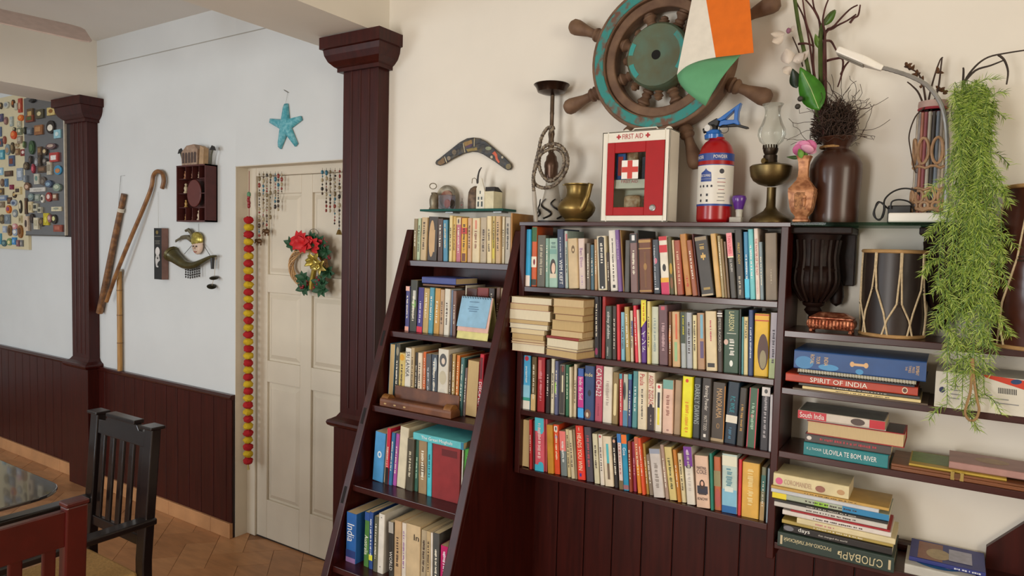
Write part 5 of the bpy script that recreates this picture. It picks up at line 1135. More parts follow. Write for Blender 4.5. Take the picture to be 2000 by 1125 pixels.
# ---- hanging fern
FYF = -.25
FN = thing('hanging_fern', tuple(U(1895, 175, -.1)), 'long bright green feathery fern trailing down the side shelves', 'fern')
GM = [mat(h, .55, var=.2, scale=60) for h in ('#7f9c34', '#a3bb4c', '#5d7a2c', '#c2d474')]
rnd = random.Random(11); fm = MB(); sm_ = MB()
def fern_strand(P, dens, ln):
    P = smoothpts(P, 6); sm_.tube(P, .0011, 3, caps=False)
    for i in range(len(P)-1):
        seg = P[i+1]-P[i]; L = seg.length; k = max(1, int(L*dens+rnd.random()))
        for q in range(k):
            p = P[i]+seg*rnd.random(); t = seg.normalized()
            a = rnd.uniform(0, 6.28); o1 = t.orthogonal().normalized(); o2 = t.cross(o1)
            dv = (o1*math.cos(a)+o2*math.sin(a)*.8+t*rnd.uniform(.3, 1.1)).normalized(); l_ = ln*rnd.uniform(.6, 1.3)
            e = p+dv*l_*.55; tip = e+(dv-EZ*.4).normalized()*l_*.5; s_ = dv.cross(EY+EX*.3)
            if s_.length < .01: s_ = EX
            s_ = s_.normalized()*.00065; mi = rnd.choice((0, 0, 1, 1, 2, 3))
            for g in (p, e, tip):
                if g.y > -.006: g.y = -.006
            fm.add([p-s_*.7, p+s_*.7, e+s_, e-s_, tip], [(0, 1, 2, 3), (3, 2, 4)], mi)
def fpt(x, y, Y): return U(x, y, Y)
for i in range(48):
    x0 = rnd.uniform(1862, 1944); y0 = rnd.uniform(155, 215); x1 = rnd.gauss(1902, 24); x1 = min(max(x1, 1862), 1945)
    yb = rnd.uniform(280, 500) if i < 39 else rnd.uniform(500, 680)
    pts = [fpt(x0, y0, -.1)]
    n_ = 5
    for j in range(1, n_+1):
        t = j/n_; y = y0+(yb-y0)*t; x = x0+(x1-x0)*t+rnd.uniform(-9, 9); Y = -.1-.15*min(1, t*2.2)+rnd.uniform(-.03, .03)
        if y > 320: Y = min(Y, -.24)
        pts.append(fpt(x, y, Y))
    fern_strand(pts, 560, .024)
for xs, yb in ((1842, 640), (1852, 700), (1835, 560), (1850, 790), (1865, 760), (1890, 790), (1905, 785), (1880, 800), (1925, 770), (1935, 720), (1918, 660), (1945, 620), (1950, 560), (1870, 690), (1900, 720), (1940, 500), (1846, 470), (1912, 740)):
    pts = []
    for j in range(7):
        t = j/6; y = 230+(yb-230)*t; x = 1900+(xs-1900)*min(1, t*1.8)+rnd.uniform(-7, 7); pts.append(fpt(x, y, (-.16 if t < .25 else -.24)+rnd.uniform(-.03, .0)))
    fern_strand(pts, 360, .023)
    for q in range(4):   # side sprays
        b = pts[rnd.randint(2, 6)]; sx_ = rnd.choice((-1, 1))
        fern_strand([b, b+Vector((sx_*.02, -.01, -.012)), b+Vector((sx_*.038, -.015, -.045))], 600, .021)
for x, y, tx, ty in ((1935, 190, 1966, 180), (1925, 215, 1965, 230), (1935, 300, 1972, 320), (1940, 450, 1985, 480), (1940, 500, 1970, 560), (1925, 600, 1965, 650), (1870, 430, 1822, 416), (1865, 520, 1826, 545), (1860, 600, 1822, 650), (1900, 170, 1950, 152)):
    a, b = fpt(x, y, -.24 if y > 330 else -.15), fpt(tx, ty, -.25 if y > 330 else -.16); fern_strand([a, a.lerp(b, .5)+EZ*.008, b-EZ*.004], 620, .021)
fm.build('foliage', GM, FN)['kind'] = 'stuff'
sm_.build('stems', mat('#5a7a3a', .6), FN)['kind'] = 'stuff'
for pts in ([(1868, 250), (1874, 200), (1884, 160), (1905, 130), (1930, 112), (1965, 104), (2010, 97)], [(1950, 107), (1962, 118), (1969, 140), (1966, 165)], [(1880, 165), (1905, 138), (1935, 128), (1960, 118)], [(1880, 180), (1882, 140), (1881, 132)]):
    stem(FN, 'vine_branch', pts, .0036, .002, mat('#3a302a', .8, var=.3), -.09)
MB().tube(smoothpts([U(x, y, -.27) for x, y in ((1898, 700), (1896, 760), (1888, 790), (1885, 808), (1894, 821), (1906, 818), (1912, 800), (1908, 780), (1902, 740), (1900, 700))], 5), .0032, 7).build('cord_loop', mat('#9a7a50', .8), FN, smooth=True)
# ---- copper casket
z0 = ZS[0]; CY = -.158
cas = thing('copper_casket', (U(1623, 640, CY).x, CY, z0), 'small embossed copper casket on feet below the carved corbel', 'casket')
xl, xr = XZ(1574, z0, CY-.03), XZ(1668, z0, CY-.03); wz = (xr-xl); yc = CY+.005; xm = (xl+xr)/2
CC = two('#8a4a34', '#d09070', 70, .45, .7, .35, .7, bump=.6)
def frus(levels, m, nm, par):
    vs = []
    for hw, hd_, z in levels: vs += [(xm-hw, yc-hd_, z0+z), (xm+hw, yc-hd_, z0+z), (xm+hw, yc+hd_, z0+z), (xm-hw, yc+hd_, z0+z)]
    k = len(levels); fs = [(0, 3, 2, 1), tuple((k-1)*4+j for j in range(4))]+[(i*4+j, i*4+(j+1) % 4, i*4+4+(j+1) % 4, i*4+4+j) for i in range(k-1) for j in range(4)]
    return MB().add(vs, fs).build(nm, m, par, bevel=.002)
hw = wz/2
bo = frus([(hw*.9, .03, .010), (hw*.92, .032, .013), (hw*.98, .037, .02), (hw*1.0, .039, .028), (hw*.97, .036, .036), (hw*.9, .031, .041)], CC, 'body', cas)
frus([(hw*.92, .033, .0412), (hw*.93, .034, .045), (hw*.8, .025, .05), (hw*.6, .014, .058), (hw*.5, .009, .06)], CC, 'lid', cas)
for sx in (-1, 1):
    for sy in (-1, 1): MB().lathe([(.004, 0), (.006, .003), (.004, .011)], (xm+sx*hw*.82, yc+sy*.026, z0+.0002), 8).build('foot', CC, cas, smooth=True)
for i in range(13): MB().tube([(xm+hw*(-.86+1.72*i/12), yc-.0365, z0+.016), (xm+hw*(-.86+1.72*i/12), yc-.040, z0+.027), (xm+hw*(-.86+1.72*i/12), yc-.036, z0+.037)], .0036, 5).build('embossed_lobe', CC, bo, smooth=True)
# ---- drums
ROPE = mat('#c8b490', .8, var=.2, scale=150)
def drum(x, Y, z, r0, r1, rm, h, lab, shellm, n_z, tilt=0):
    t = thing('hand_drum', (x, Y, z), lab, 'drum')
    rad = lambda s: (r0*(1-s)+r1*s)+(rm-(r0+r1)/2)*math.sin(math.pi*s)
    MB().lathe([(rad(s/8), z+.003+(h-.006)*s/8) for s in range(9)], (x, Y, 0), 40).build('shell', shellm, t, smooth=True)
    for s, rr in ((.0, r0), (1., r1)):
        zz_ = z+.005+(h-.01)*s
        MB().tube([(x+(rr+.003)*math.cos(a*math.pi/16), Y+(rr+.003)*math.sin(a*math.pi/16), zz_) for a in range(32)], .0055, 8, closed=True).build('hoop', mat('#b08a58', .7, var=.2), t, smooth=True)
    MB().lathe([(r1, 0), (r1-.004, .004), (0, .005)], (x, Y, z+h-.004), 32).build('drum_skin', mat('#b8a88c', .7, var=.1), t, smooth=True)
    P = []; N = n_z*2
    for i in range(n_z):
        a = 2*math.pi*i/n_z+.25; da = 2*math.pi/n_z
        def pt(s, an): rr = rad(s)+.004; return (x+rr*math.cos(an), Y+rr*math.sin(an), z+.006+(h-.012)*s)
        js = .55 if i % 2 else .38
        for off in (-.035, .035):
            MB().tube([pt(1, a+off*.6), pt(.8, a+off*.5), pt(js, a+off*2.2)], .0028, 5).build('rope', ROPE, t, smooth=True)
        MB().tube([pt(js, a-.08), pt(js*.5, a-.08-da*.33), pt(0, a-da*.62)], .0028, 5).build('rope', ROPE, t, smooth=True)
        MB().tube([pt(js, a+.08), pt(js*.5, a+.08+da*.33), pt(0, a+da*.62)], .0028, 5).build('rope', ROPE, t, smooth=True)
        MB().tube([pt(js, a+.09*math.cos(q*.8)) [:2]+(pt(js, a)[2]+.006*math.sin(q*.8),) for q in range(8)], .002, 4, closed=True).build('tuning_ring', mat('#3a3028', .6), t)
    return t
DKS = mat('#2c221e', .4, var=.25, scale=10)
dY = -.112; kd = MPP(1742, 580, dY)
drum(XZ(1740, ZS[0], dY), dY, ZS[0]+.0002, 53*kd, 54*kd, 55*kd, U(1744, 488, dY).z-ZS[0], 'small dark hand drum laced with cream cord', DKS, 8)
dY = -.13; kd = MPP(1990, 580, dY)
drum(XZ(2034, ZS[0], dY), -.13, ZS[0]+.0002, .112, .095, .12, .425, 'large reddish brown laced drum at the right edge', mat('#4a2418', .3, var=.25, scale=8, coat=.3), 8)
# ---- printed white carton
yb = -.205; bxx = thing('printed_carton', (XZ(1910, ZS[1], yb), -.13, ZS[1]), 'white carton with red corner under the hanging fern', 'carton')
xl, xr = XZ(1824, ZS[1], yb), XZ(2012, ZS[1], yb); zt2 = U(1826, 724, yb).z
MB().box(xl, xr, yb, -.03, ZS[1]+.0003, zt2).build('carton_body', mat('#d6d2c4', .6, var=.03), bxx, bevel=.001)
cc = lambda P: [((U(x, y, yb)).x, (U(x, y, yb)).z) for x, y in P]
def pr(nm, P, hx, q=1): MB().add([(a, yb-.0004*q, b) for a, b in cc(P)], [list(range(len(P)))]).build(nm, mat(hx, .6, var=0), bxx)
pr('red_corner', [(2008, 764), (2010, 745), (1918, 731), (1925, 737)][::-1], '#c83a20')
pr('logo_oval', [(1985+11*math.cos(R(a)), 746+5*math.sin(R(a))) for a in range(0, 360, 24)], '#26406a', 2)
pr('badge', [(1840+6*math.cos(R(a)), 761+6*math.sin(R(a))) for a in range(0, 360, 40)], '#2a3058', 2)
for i in range(11): pr('barcode_bar', [(1950+3.4*i, 757+i*.4), (1951.6+3.4*i, 757+i*.4), (1951.6+3.4*i, 768+i*.4), (1950+3.4*i, 768+i*.4)], '#2a2a2a', 2)
for i, (x, y, l) in enumerate(((1856, 752, 22), (1856, 760, 24), (1856, 768, 20), (1912, 768, 26), (1912, 775, 20), (1940, 777, 30), (1940, 785, 50), (1856, 776, 18))): pr('print_line', [(x, y), (x+l, y+l*.12), (x+l, y+2+l*.12), (x, y+2)], '#8a8a8a', 2)
# ---- hinged wooden case and the two books on it
yb = -.195; z0 = ZS[2]
wc = thing('wooden_case', (XZ(1870, z0, yb), -.12, z0), 'flat wooden case with brass clasp on the side shelves', 'case')
xl, xr = XZ(1740, z0, yb), XZ(2040, z0, yb); CWD = mat('#7a4a2c', .35, var=.3, scale=10, stretch=(.6, 6, 6), coat=.2)
hc = U(1742, 905, yb).z-z0
MB().box(xl, xr, yb, -.03, z0+.0003, z0+hc*.6).build('tray', CWD, wc, bevel=.0015)
MB().box(xl, xr, yb, -.03, z0+hc*.6+.0006, z0+hc).build('lid', CWD, wc, bevel=.0015)
c = U(1869, 935, yb); zc_ = z0+hc*.6
MB().box(c.x-.015, c.x-.006, yb-.002, yb, zc_-.010, zc_+.012).box(c.x+.006, c.x+.015, yb-.002, yb, zc_-.010, zc_+.012).build('clasp', mat('#b09a5a', .35, .8), wc)
MB().box(c.x-.007, c.x+.007, yb-.004, yb-.001, zc_-.003, zc_+.009).build('clasp_hook', mat('#6a4a30', .4, .6), wc)
zz_ = z0+hc
lying('book', 1775, 1966, .006, .15, -.185, zz_+.0002, '#b89a3a', 'thin green and yellow book lying on the wooden case')
lying('book', 1853, 2020, .02, .13, -.172, zz_+.0066, '#a88078', 'dusky pink book lying on the green and yellow one')
# print on the covers that face up
def find(lab): return [o for k, o in BK.items() if k and k.startswith(lab)][0]
def topprint(lab, x0, x1, z, y0, y1, hx, sh='r', q=1):
    if sh == 'r': P = [(x0, y0), (x1, y0), (x1, y1), (x0, y1)]
    else: P = arc((x0+x1)/2, (y0+y1)/2, (x1-x0)/2, 0, 345, 23, (y1-y0)/2)
    MB().add([(a, b, z+.0003*q) for a, b in P], [list(range(len(P)))]).build('cover_print', mat(hx, .4, var=.15, scale=60), find(lab))
def top_of(lab):
    o = find(lab); cv = [c for c in o.children if c.name.startswith('cover')][0]
    P = [v.co+ORG[o.name] for v in cv.data.vertices]
    return [f(p[i] for p in P) for i in range(3) for f in (min, max)]
b = top_of('thin green and yellow book'); topprint('thin green and yellow book', b[0]+.004, b[1]-.004, b[5], b[2]+.03, b[3]-.004, '#6a8a3c')
b = top_of('dusky pink book'); topprint('dusky pink book', b[0]+.06, b[1]-.05, b[5], b[2]+.04, b[3]-.03, '#b08a60', 'o')
b = top_of('blue illustrated book'); topprint('blue illustrated book', b[0]+.02, b[1]-.1, b[5], b[2]+.005, b[3]-.01, '#8a5a44'); topprint('blue illustrated book', b[0]+.04, b[0]+.10, b[5], b[2]+.02, b[3]-.05, '#b09a70', 'o', 2); topprint('blue illustrated book', b[1]-.085, b[1]-.03, b[5], b[2]+.03, b[3]-.03, '#a8a8b8', 'r', 3)
b = top_of('pale book with blue oval'); topprint('pale book with blue oval', b[0]+.01, b[1]-.02, b[5], b[2]+.012, b[3]-.02, '#2f6698', 'o'); topprint('pale book with blue oval', b[0]+.09, b[1]-.05, b[5], b[2]+.03, b[2]+.05, '#c8c8b8', 'o', 2)
b = top_of('white and red guide'); topprint('white and red guide', b[0]+.003, b[1]-.003, b[5], b[2]+.003, b[3]-.003, '#5c5e5a')
b = top_of('red hardback with tan'); topprint('red hardback with tan', b[0]+.006, b[1]-.005, b[5], b[2]+.006, b[3]-.006, '#3c302c')
# ---- desk calendar
kc = lambda x, y, Y: U(780+x/4.019, 400+y/4.019, Y)
yk = ysh(LZ[1])+.006; zk = LZ[1]+.0005
DC = thing('desk_calendar', (kc(590, 1040, yk).x, yk+.03, zk), 'blue desk calendar with spiral binding on the ladder bookcase', 'calendar')
xl, xr = XZ(780+448/4.019, zk, yk), XZ(780+690/4.019, zk, yk); ht = U(780+580/4.019, 400+725/4.019, yk+.03).z-zk
fr0 = [Vector((xl, yk, zk)), Vector((xr, yk, zk)), Vector((xr, yk+.035, zk+ht)), Vector((xl, yk+.035, zk+ht))]
def slab(P, m, nm, th=.002):
    nn = (P[1]-P[0]).cross(P[3]-P[0]).normalized(); MB().add(P+[p-nn*th for p in P], [(0, 1, 2, 3), (7, 6, 5, 4), (0, 4, 5, 1), (1, 5, 6, 2), (2, 6, 7, 3), (3, 7, 4, 0)]).build(nm, m, DC)
slab(fr0, mat('#d6d08c', .7), 'stand_front')
slab([Vector((xr, yk+.075, zk)), Vector((xl, yk+.075, zk)), Vector((xl, yk+.038, zk+ht)), Vector((xr, yk+.038, zk+ht))], mat('#c8c084', .7), 'stand_back')
f2 = lambda u, v, o_: fr0[0]+(fr0[1]-fr0[0])*u+(fr0[3]-fr0[0])*v+Vector((0, -.9, .38)).normalized()*o_
slab([f2(.0, .17, .004), f2(1, .17, .004), f2(1, 1, .003), f2(0, 1, .003)], mat('#d8b0a4', .7), 'page_pink', .002)
slab([f2(-.02, .27, .007), f2(.92, .27, .007), f2(.96, 1, .004), f2(0, 1, .004)], mat('#8cb8d4', .6), 'page_blue', .002)
for v, w in ((.86, .3), (.74, .28), (.69, .34), (.64, .26)): slab([f2(.45-w/2, v, .0092), f2(.45+w/2, v, .0092), f2(.45+w/2, v+.012, .0092), f2(.45-w/2, v+.012, .0092)], mat('#4a6a8a', .6, var=0), 'print_line', .0002)
for i in range(12): MB().tube([f2(.06+.88*i/11, 1, 0)+Vector((0, .008*math.cos(q*.8)-.002, .006*math.sin(q*.8)+.001)) for q in range(8)], .0012, 4, closed=True).build('binding_ring', BLACK, DC)
# ---- carved wooden trough on the third ladder shelf
yk = ysh(LZ[2])+.005; zk = LZ[2]+.0005
tr = thing('wooden_trough', (XZ(800, zk, yk), yk+.03, zk), 'carved brown wooden trough on the third ladder bookcase shelf', 'trough')
xl, xr = XZ(741, zk, yk), XZ(880, zk, yk); TRM = two('#5a3420', '#7a4a2c', 16, .4, .7, .5)
MB().ext([(0, 0), (.06, 0), (.06, .02), (.052, .03), (.03, .028), (.012, .034), (.002, .03), (0, .02)], (xl, yk, zk), EY, EZ, EX, xr-xl).build('trough_body', TRM, tr, bevel=.003)
MB().ext([(.052, .02), (.06, .02), (.064, .075), (.058, .078)], (xl+.03, yk, zk), EY, EZ, EX, xr-xl-.035).build('back_board', TRM, tr, bevel=.002)
for x, r_ in ((xl+.004, .021), (xr-.038, .024)):
    MB().lathe([(0, 0), (r_, 0), (r_, .034), (0, .034)], (0, 0, 0), 18, M=axis_m((x, yk+.026, zk+.024), EX)).build('rolled_end', mat('#8a5a28', .5, var=.25), tr, smooth=True)
for i in range(3): MB().lathe([(.005, 0), (.004, .0012), (0, .0014)], (0, 0, 0), 10, M=axis_m((xl+.03+.05*i, yk, zk+.012), -EY), sx=1.4, sy=.7).build('inlay', mat('#b89a6a', .5), tr)
# ---- small glass wall shelf with souvenirs
SZ = 1.7945; gx0, gx1 = -1.948, -1.52
g2 = MB().box(gx0, gx1, -.1, -.001, SZ-.009, SZ).build('small_glass_shelf', mat('#14524a', .5, var=0, spec=.2), None, bevel=.001); tag(g2, 'small green glass wall shelf below the boomerang', 'glass shelf')
for x in (gx0+.12, gx1-.06): MB().box(x-.02, x+.02, -.05, -.001, SZ-.014, SZ-.0092).build('bracket', STEEL, g2)
qx = lambda x, y, Y: U(800+x/5.625, 240+y/5.625, Y)
PEW = two('#7a7260', '#9a8e78', 40, .4, .7, .4, .5)
def lzq(name, prof, cx, Y, m, par, n=20, base=None): return lz(name, [(r_/5.625, 240+y/5.625) for r_, y in prof], 800+cx/5.625, Y, m, par, n, base)
pp = qx(400, 790, -.03); plt = thing('souvenir_plate', (pp.x, -.03, SZ), 'round pewter souvenir plate on the small glass shelf', 'plate')
rp_ = 135/5.625*MPP(870, 380, -.03)
MB().lathe([(0, 0), (rp_*.6, 0), (rp_, .008), (rp_, .011), (rp_*.72, .004), (0, .003)], (0, 0, 0), 28, M=axis_m((pp.x, -.022, SZ+rp_+.0005), Vector((0, -1, .12)))).build('dish', PEW, plt, smooth=True)
MB().lathe([(rp_*.62, 0), (rp_*.6, .003), (0, .003)], (0, 0, 0), 24, M=axis_m((pp.x, -.0265, SZ+rp_), Vector((0, -1, .12)))).build('picture_centre', two('#8a5a4c', '#a89078', 40, .4, .7), plt, smooth=True)
jg = thing('pewter_jug', (qx(265, 900, -.06).x, -.06, SZ), 'small pewter jug beside the souvenir plate', 'jug')
lzq('body', [(55, 920), (58, 915), (45, 890), (50, 850), (52, 810), (42, 770), (30, 750), (36, 735), (20, 730)], 268, -.06, PEW, jg, base=SZ+.0003)
MB().tube([qx(258+38*math.cos(R(a)), 695+32*math.sin(R(a)), -.06) for a in range(0, 360, 30)], .0022, 6, closed=True).build('ring_handle', PEW, jg, smooth=True)
cb = qx(415, 920, -.075); ks = MPP(870, 400, -.075)/5.625*1.25
cub = thing('crystal_block', (cb.x, -.075, SZ), 'clear crystal block with reddish figure inside', 'ornament')
MB().box(cb.x-70*ks, cb.x+65*ks, -.095, -.06, SZ+.0005, SZ+125*ks).build('glass_block', glass('#dcd8dc', .05), cub, bevel=.001)
MB().ball((cb.x, -.077, SZ+50*ks), (35*ks, .008, 40*ks), 8, 6).build('inner_figure', mat('#a85a48', .6), cub, smooth=True)
b2 = qx(575, 920, -.07)
vl = thing('glass_vial', (b2.x, -.07, SZ), 'thin clear glass vial with a red bead on the small shelf', 'vial')
MB().lathe([(.006, SZ+.0004), (.007, SZ+.003), (.006, SZ+.03), (.002, SZ+.034), (.0018, SZ+.046)], (b2.x, -.07, 0), 12).build('tube', glass('#e6e4e2', .05), vl, smooth=True)
MB().ball((b2.x-.002, -.07, SZ+.018), .003).build('bead', mat('#a82a20', .5), vl, smooth=True)
bl = thing('bell_ornament', (qx(725, 900, -.055).x, -.055, SZ), 'dark patterned bell-shaped ornament with a curved horn tip', 'ornament')
lzq('bell', [(82, 915), (84, 900), (84, 800), (78, 730), (60, 690), (30, 668), (10, 660)], 722, -.055, two('#4a3a30', '#7a6450', 40, .4, .65), bl, base=SZ+.0003)
MB().tube(smoothpts([qx(748, 668, -.055), qx(750, 600, -.055), qx(765, 530, -.055), qx(790, 490, -.055)], 4), [.004]*6+[.0035]*4+[.0025]*3, 7).build('horn', mat('#2a2220', .4), bl, smooth=True)
MB().tube([qx(685, 665, -.055), qx(690, 615, -.055), qx(712, 605, -.055), qx(735, 620, -.055), qx(738, 665, -.055)], .0018, 6).build('hanger', PEW, bl, smooth=True)
hs = qx(885, 915, -.055); ho = thing('house_figurine', (hs.x, -.055, SZ), 'white gabled house figurine with dark roof at the right end', 'figurine')
xl, xm_, xr = hs.x-92*ks, hs.x-10*ks, hs.x+88*ks; yf, yb_ = -.088, -.025; e1, e2 = SZ+145*ks, SZ+255*ks
MB().box(xl, xr-.004, yf+.0, yb_, SZ+.0004, e1).build('walls', mat('#d6ceae', .6), ho)
MB().ext([(xl-.001, 0), (xm_, 0), (xm_, e1-SZ), (xm_-.003, e1-SZ+.012), ((xl+xm_)/2+.003, e2-SZ), ((xl+xm_)/2-.003, e2-SZ), (xl-.001, e1-SZ+.012)], (0, yf-.003, SZ+.0004), EX, EZ, EY, .006).build('gable_front', mat('#e0dccc', .6), ho)
MB().ext([(yf+.004, e1), (yb_, e1), ((yf+yb_)/2+.0, e1+.018), (yf+.004, e1+.018)], (xm_, 0, 0), EY, EZ, EX, xr-xm_-.003).build('roof', mat('#2a2624', .7), ho)
for x, z, w, h in ((.25, .12, .2, .3), (.7, .12, .2, .3), (.28, .52, .16, .17), (.66, .52, .16, .17), (.47, .86, .12, .18)): MB().box(xl+(xm_-xl)*x-.5*w*(xm_-xl), xl+(xm_-xl)*x+.5*w*(xm_-xl), yf-.0038, yf-.002, SZ+(e1-SZ)*z, SZ+(e1-SZ)*(z+h)).build('window', mat('#26332e', .4), ho)
# ---- boomerang
bm_ = thing('boomerang', tuple(qx(710, 320, -.012)), 'painted wooden boomerang hung on the wall above the glass shelf', 'boomerang')
O_ = [(300, 460), (293, 440), (305, 415), (340, 390), (440, 310), (560, 215), (640, 172), (710, 162), (780, 172), (850, 205), (950, 290), (1060, 385), (1125, 450), (1132, 485), (1115, 515), (1085, 522), (1050, 505), (940, 425), (820, 350), (760, 325), (690, 318), (600, 340), (480, 400), (390, 455), (340, 473)]
Y0 = -.008
P = [U(800+x/5.625, 240+y/5.625, Y0) for x, y in O_]
MB().ext([(p.x, p.z) for p in P], (0, Y0, 0), EX, EZ, -EY, .008).build('blade', two('#1c1510', '#4a3c1c', 45, .45, .68, .35), bm_, bevel=.002)
def bpr(nm, pts, hx):
    Q = [U(800+x/5.625, 240+y/5.625, Y0-.0086) for x, y in pts]; MB().add(Q, [list(range(len(Q)))]).build(nm, mat(hx, .4, var=.2, scale=80), bm_)
ell = lambda x, y, a, b: [(x+a*math.cos(R(t)), y+b*math.sin(R(t))) for t in range(0, 360, 24)]
for nm, pts, hx in (('painted_band', [(310, 450), (312, 425), (375, 380), (388, 440), (340, 465)], '#7a5a28'), ('painted_line', [(380, 372), (386, 368), (412, 436), (404, 440)], '#c8b890'), ('painted_ring', ell(430, 388, 20, 24), '#8a7a60'), ('painted_ring', ell(490, 322, 24, 30), '#6a5a40'), ('painted_dot', ell(490, 318, 9, 10), '#d8c8a8'),
                    ('painted_panel', [(590, 215), (680, 185), (690, 225), (610, 260)], '#8a6a2c'), ('painted_panel', [(610, 245), (690, 228), (680, 262), (620, 275)], '#4a2a48'), ('painted_panel', [(620, 290), (740, 268), (745, 300), (640, 318)], '#8a7430'), ('painted_line', [(585, 225), (592, 222), (612, 325), (605, 328)], '#c8b890'), ('painted_line', [(708, 168), (716, 168), (712, 260), (705, 260)], '#b8a880'),
                    ('painted_figure', [(905, 335), (935, 310), (960, 345), (970, 395), (992, 430), (975, 442), (945, 400), (935, 360)], '#c8562a'), ('painted_dot', ell(900, 375, 14, 16), '#b8ac90'), ('painted_dot', ell(1018, 378, 12, 14), '#b8ac90'), ('painted_spots', ell(865, 280, 34, 20), '#8a9070'), ('painted_tip', ell(1085, 480, 30, 30), '#7a6a3a')): bpr(nm, pts, hx)
# ---- starfish
sx = lambda x, y, Y=-.012: U(440+x/2.25, 140+y/2.25, Y)
sf = thing('starfish', tuple(sx(262, 330)), 'turquoise starfish ornament hanging above the door', 'starfish')
STM = two('#4496a4', '#7ab8c2', 60, .4, .65, .7, bump=.8)
cc_ = sx(262, 235)
tips = [(265, 140), (332, 203), (310, 322), (236, 335), (194, 215)]
mb = MB(); ring_ = []
C0 = cc_-EY*.02
for i, (x, y) in enumerate(tips):
    t = sx(x, y); nx = sx(*tips[(i+1) % 5]); v = (cc_+((t+nx)/2-cc_)*.44); ring_ += [t, v]
n = 10; rim = [cc_+(p-cc_)*1.0 for p in ring_]; back = [p+EY*.008 for p in rim]
wid = []
for i in range(5):
    t = rim[2*i]; a = rim[(2*i-1) % 10]; b2 = rim[2*i+1]; s_ = (b2-a).normalized()*.011
    wid += [t-s_, t+s_, b2]
mid = [cc_+(p-cc_)*.8-EY*.010 for p in wid]
mb.add([C0]+mid+wid+[p+EY*.008 for p in wid], [(0, 1+i, 1+(i+1) % 15) for i in range(15)]+[(1+i, 16+i, 16+(i+1) % 15, 1+(i+1) % 15) for i in range(15)]+[(16+i, 31+i, 31+(i+1) % 15, 16+(i+1) % 15) for i in range(15)])
mb.build('star_body', STM, sf, smooth=True, angle=80)
MB().tube([sx(265, 142), sx(275, 90, -.004)], .0006, 4).build('string', mat('#8a8880', .7), sf)
MB().tube([sx(258, 80, -.003), sx(276, 92, -.006)], .0018, 5).build('nail', STEEL, sf)
# ---- sticks on the far wall
cq = lambda x, y, Y: U(180+x/3.214, 250+y/3.214, Y)
s1 = thing('carved_stick', tuple(cq(60, 1120, -.03)), 'brown carved bamboo stick hanging left of the cane', 'stick')
SB = two('#5a3a22', '#8a6038', 30, .4, .65, .5)
MB().tube([cq(200, 415, -.02), cq(182, 500, -.022), cq(140, 700, -.024), cq(88, 960, -.026), cq(46, 1160, -.028)], [.017, .017, .0185, .02, .021], 12).build('shaft', SB, s1, smooth=True)
MB().tube([cq(184, 505, -.022), cq(180, 527, -.022)], .0205, 12).build('tape_wrap', mat('#c8c0b0', .7), s1, smooth=True)
MB().tube([cq(165, 505, -.022), cq(180, 300, -.004), cq(205, 298, -.004)], .0011, 4).build('hanging_wire', STEEL, s1)
s2 = thing('walking_cane', tuple(cq(95, 1090, -.03)), 'bamboo walking cane with a crook handle on the white wall', 'cane')
MB().tube(smoothpts([cq(90, 1090, -.064), cq(150, 920, -.06), cq(230, 720, -.05), cq(315, 520, -.035), cq(370, 380, -.024), cq(385, 300, -.022), cq(410, 272, -.022), cq(440, 285, -.022), cq(450, 330, -.022), cq(440, 380, -.022)], 5), .0125, 10).build('shaft', two('#6a4426', '#9a6c3c', 20, .35, .7, .4), s2, smooth=True)
MB().tube([cq(412, 282, -.003), cq(412, 286, -.02)], .0015, 5).build('nail', STEEL, s2)
s3 = thing('bamboo_pole', tuple(cq(170, 1100, -.02)), 'short pale bamboo pole standing upright below the cane', 'pole')
xb3 = cq(170, 890, -.022)
MB().tube([(xb3.x, -.022, .7815), (xb3.x, -.022, .95), (xb3.x, -.022, xb3.z)], .0155, 12).build('shaft', two('#9a7038', '#b88a4a', 12, .35, .7, .4, stretch=(4, 4, .6)), s3, smooth=True)
for z in (.96, 1.14, 1.3): MB().tube([(xb3.x, -.022, z), (xb3.x, -.022, z+.006)], .0172, 12).build('node_ring', mat('#7a5428', .5), s3, smooth=True)
MB().tube([(xb3.x, -.022, xb3.z-.01), (xb3.x, -.022, xb3.z+.004)], .0168, 12).build('tape_wrap', mat('#c8c0b0', .7), s3, smooth=True)
# ---- printer's tray shelf
TX0, TX1, TZ0, TZ1 = U(346, 320, -.07).x, U(403, 400, -.07).x, U(375, 433, -.07).z, U(375, 322, -.07).z
ty = -.075; tl_ = thing('miniature_shelf', ((TX0+TX1)/2, -.04, TZ0), 'dark red wooden box shelf of tiny figurines on the white wall', 'shelf')
TM = mat('#4a1c18', .5, var=.15)
mb = MB().box(TX0, TX1, -.008, -.001, TZ0, TZ1)
for x in (TX0, TX1-.008): mb.box(x, x+.008, ty, -.001, TZ0, TZ1)
for z in (TZ0, TZ1-.008): mb.box(TX0, TX1, ty, -.001, z, z+.008)
mb.build('case', TM, tl_)
tw_, th_ = TX1-TX0, TZ1-TZ0
for f_ in (.27, .5, .73):
    for za_, zb_2 in ((TZ0+.008, TZ0+th_*.25-.002), (TZ0+th_*.76+.002, TZ1-.008)): MB().box(TX0+tw_*f_-.002, TX0+tw_*f_+.002, ty+.01, -.008, za_, zb_2).build('divider', TM, tl_)
for f_ in (.25, .5, .76):
    for xa_, xb_ in ((TX0+.008, TX0+tw_*.27), (TX0+tw_*.73, TX1-.008)): MB().box(xa_, xb_, ty+.01, -.008, TZ0+th_*f_-.002, TZ0+th_*f_+.002).build('divider', TM, tl_)
MB().ext(arc(TX0+tw_*.5, TZ0+th_*.505, tw_*.24, 0, 345, 23, th_*.245), (0, ty+.018, 0), EX, EZ, EY, .01).build('oval_panel', mat('#5a2620', .45, var=.1), tl_, bevel=.004)
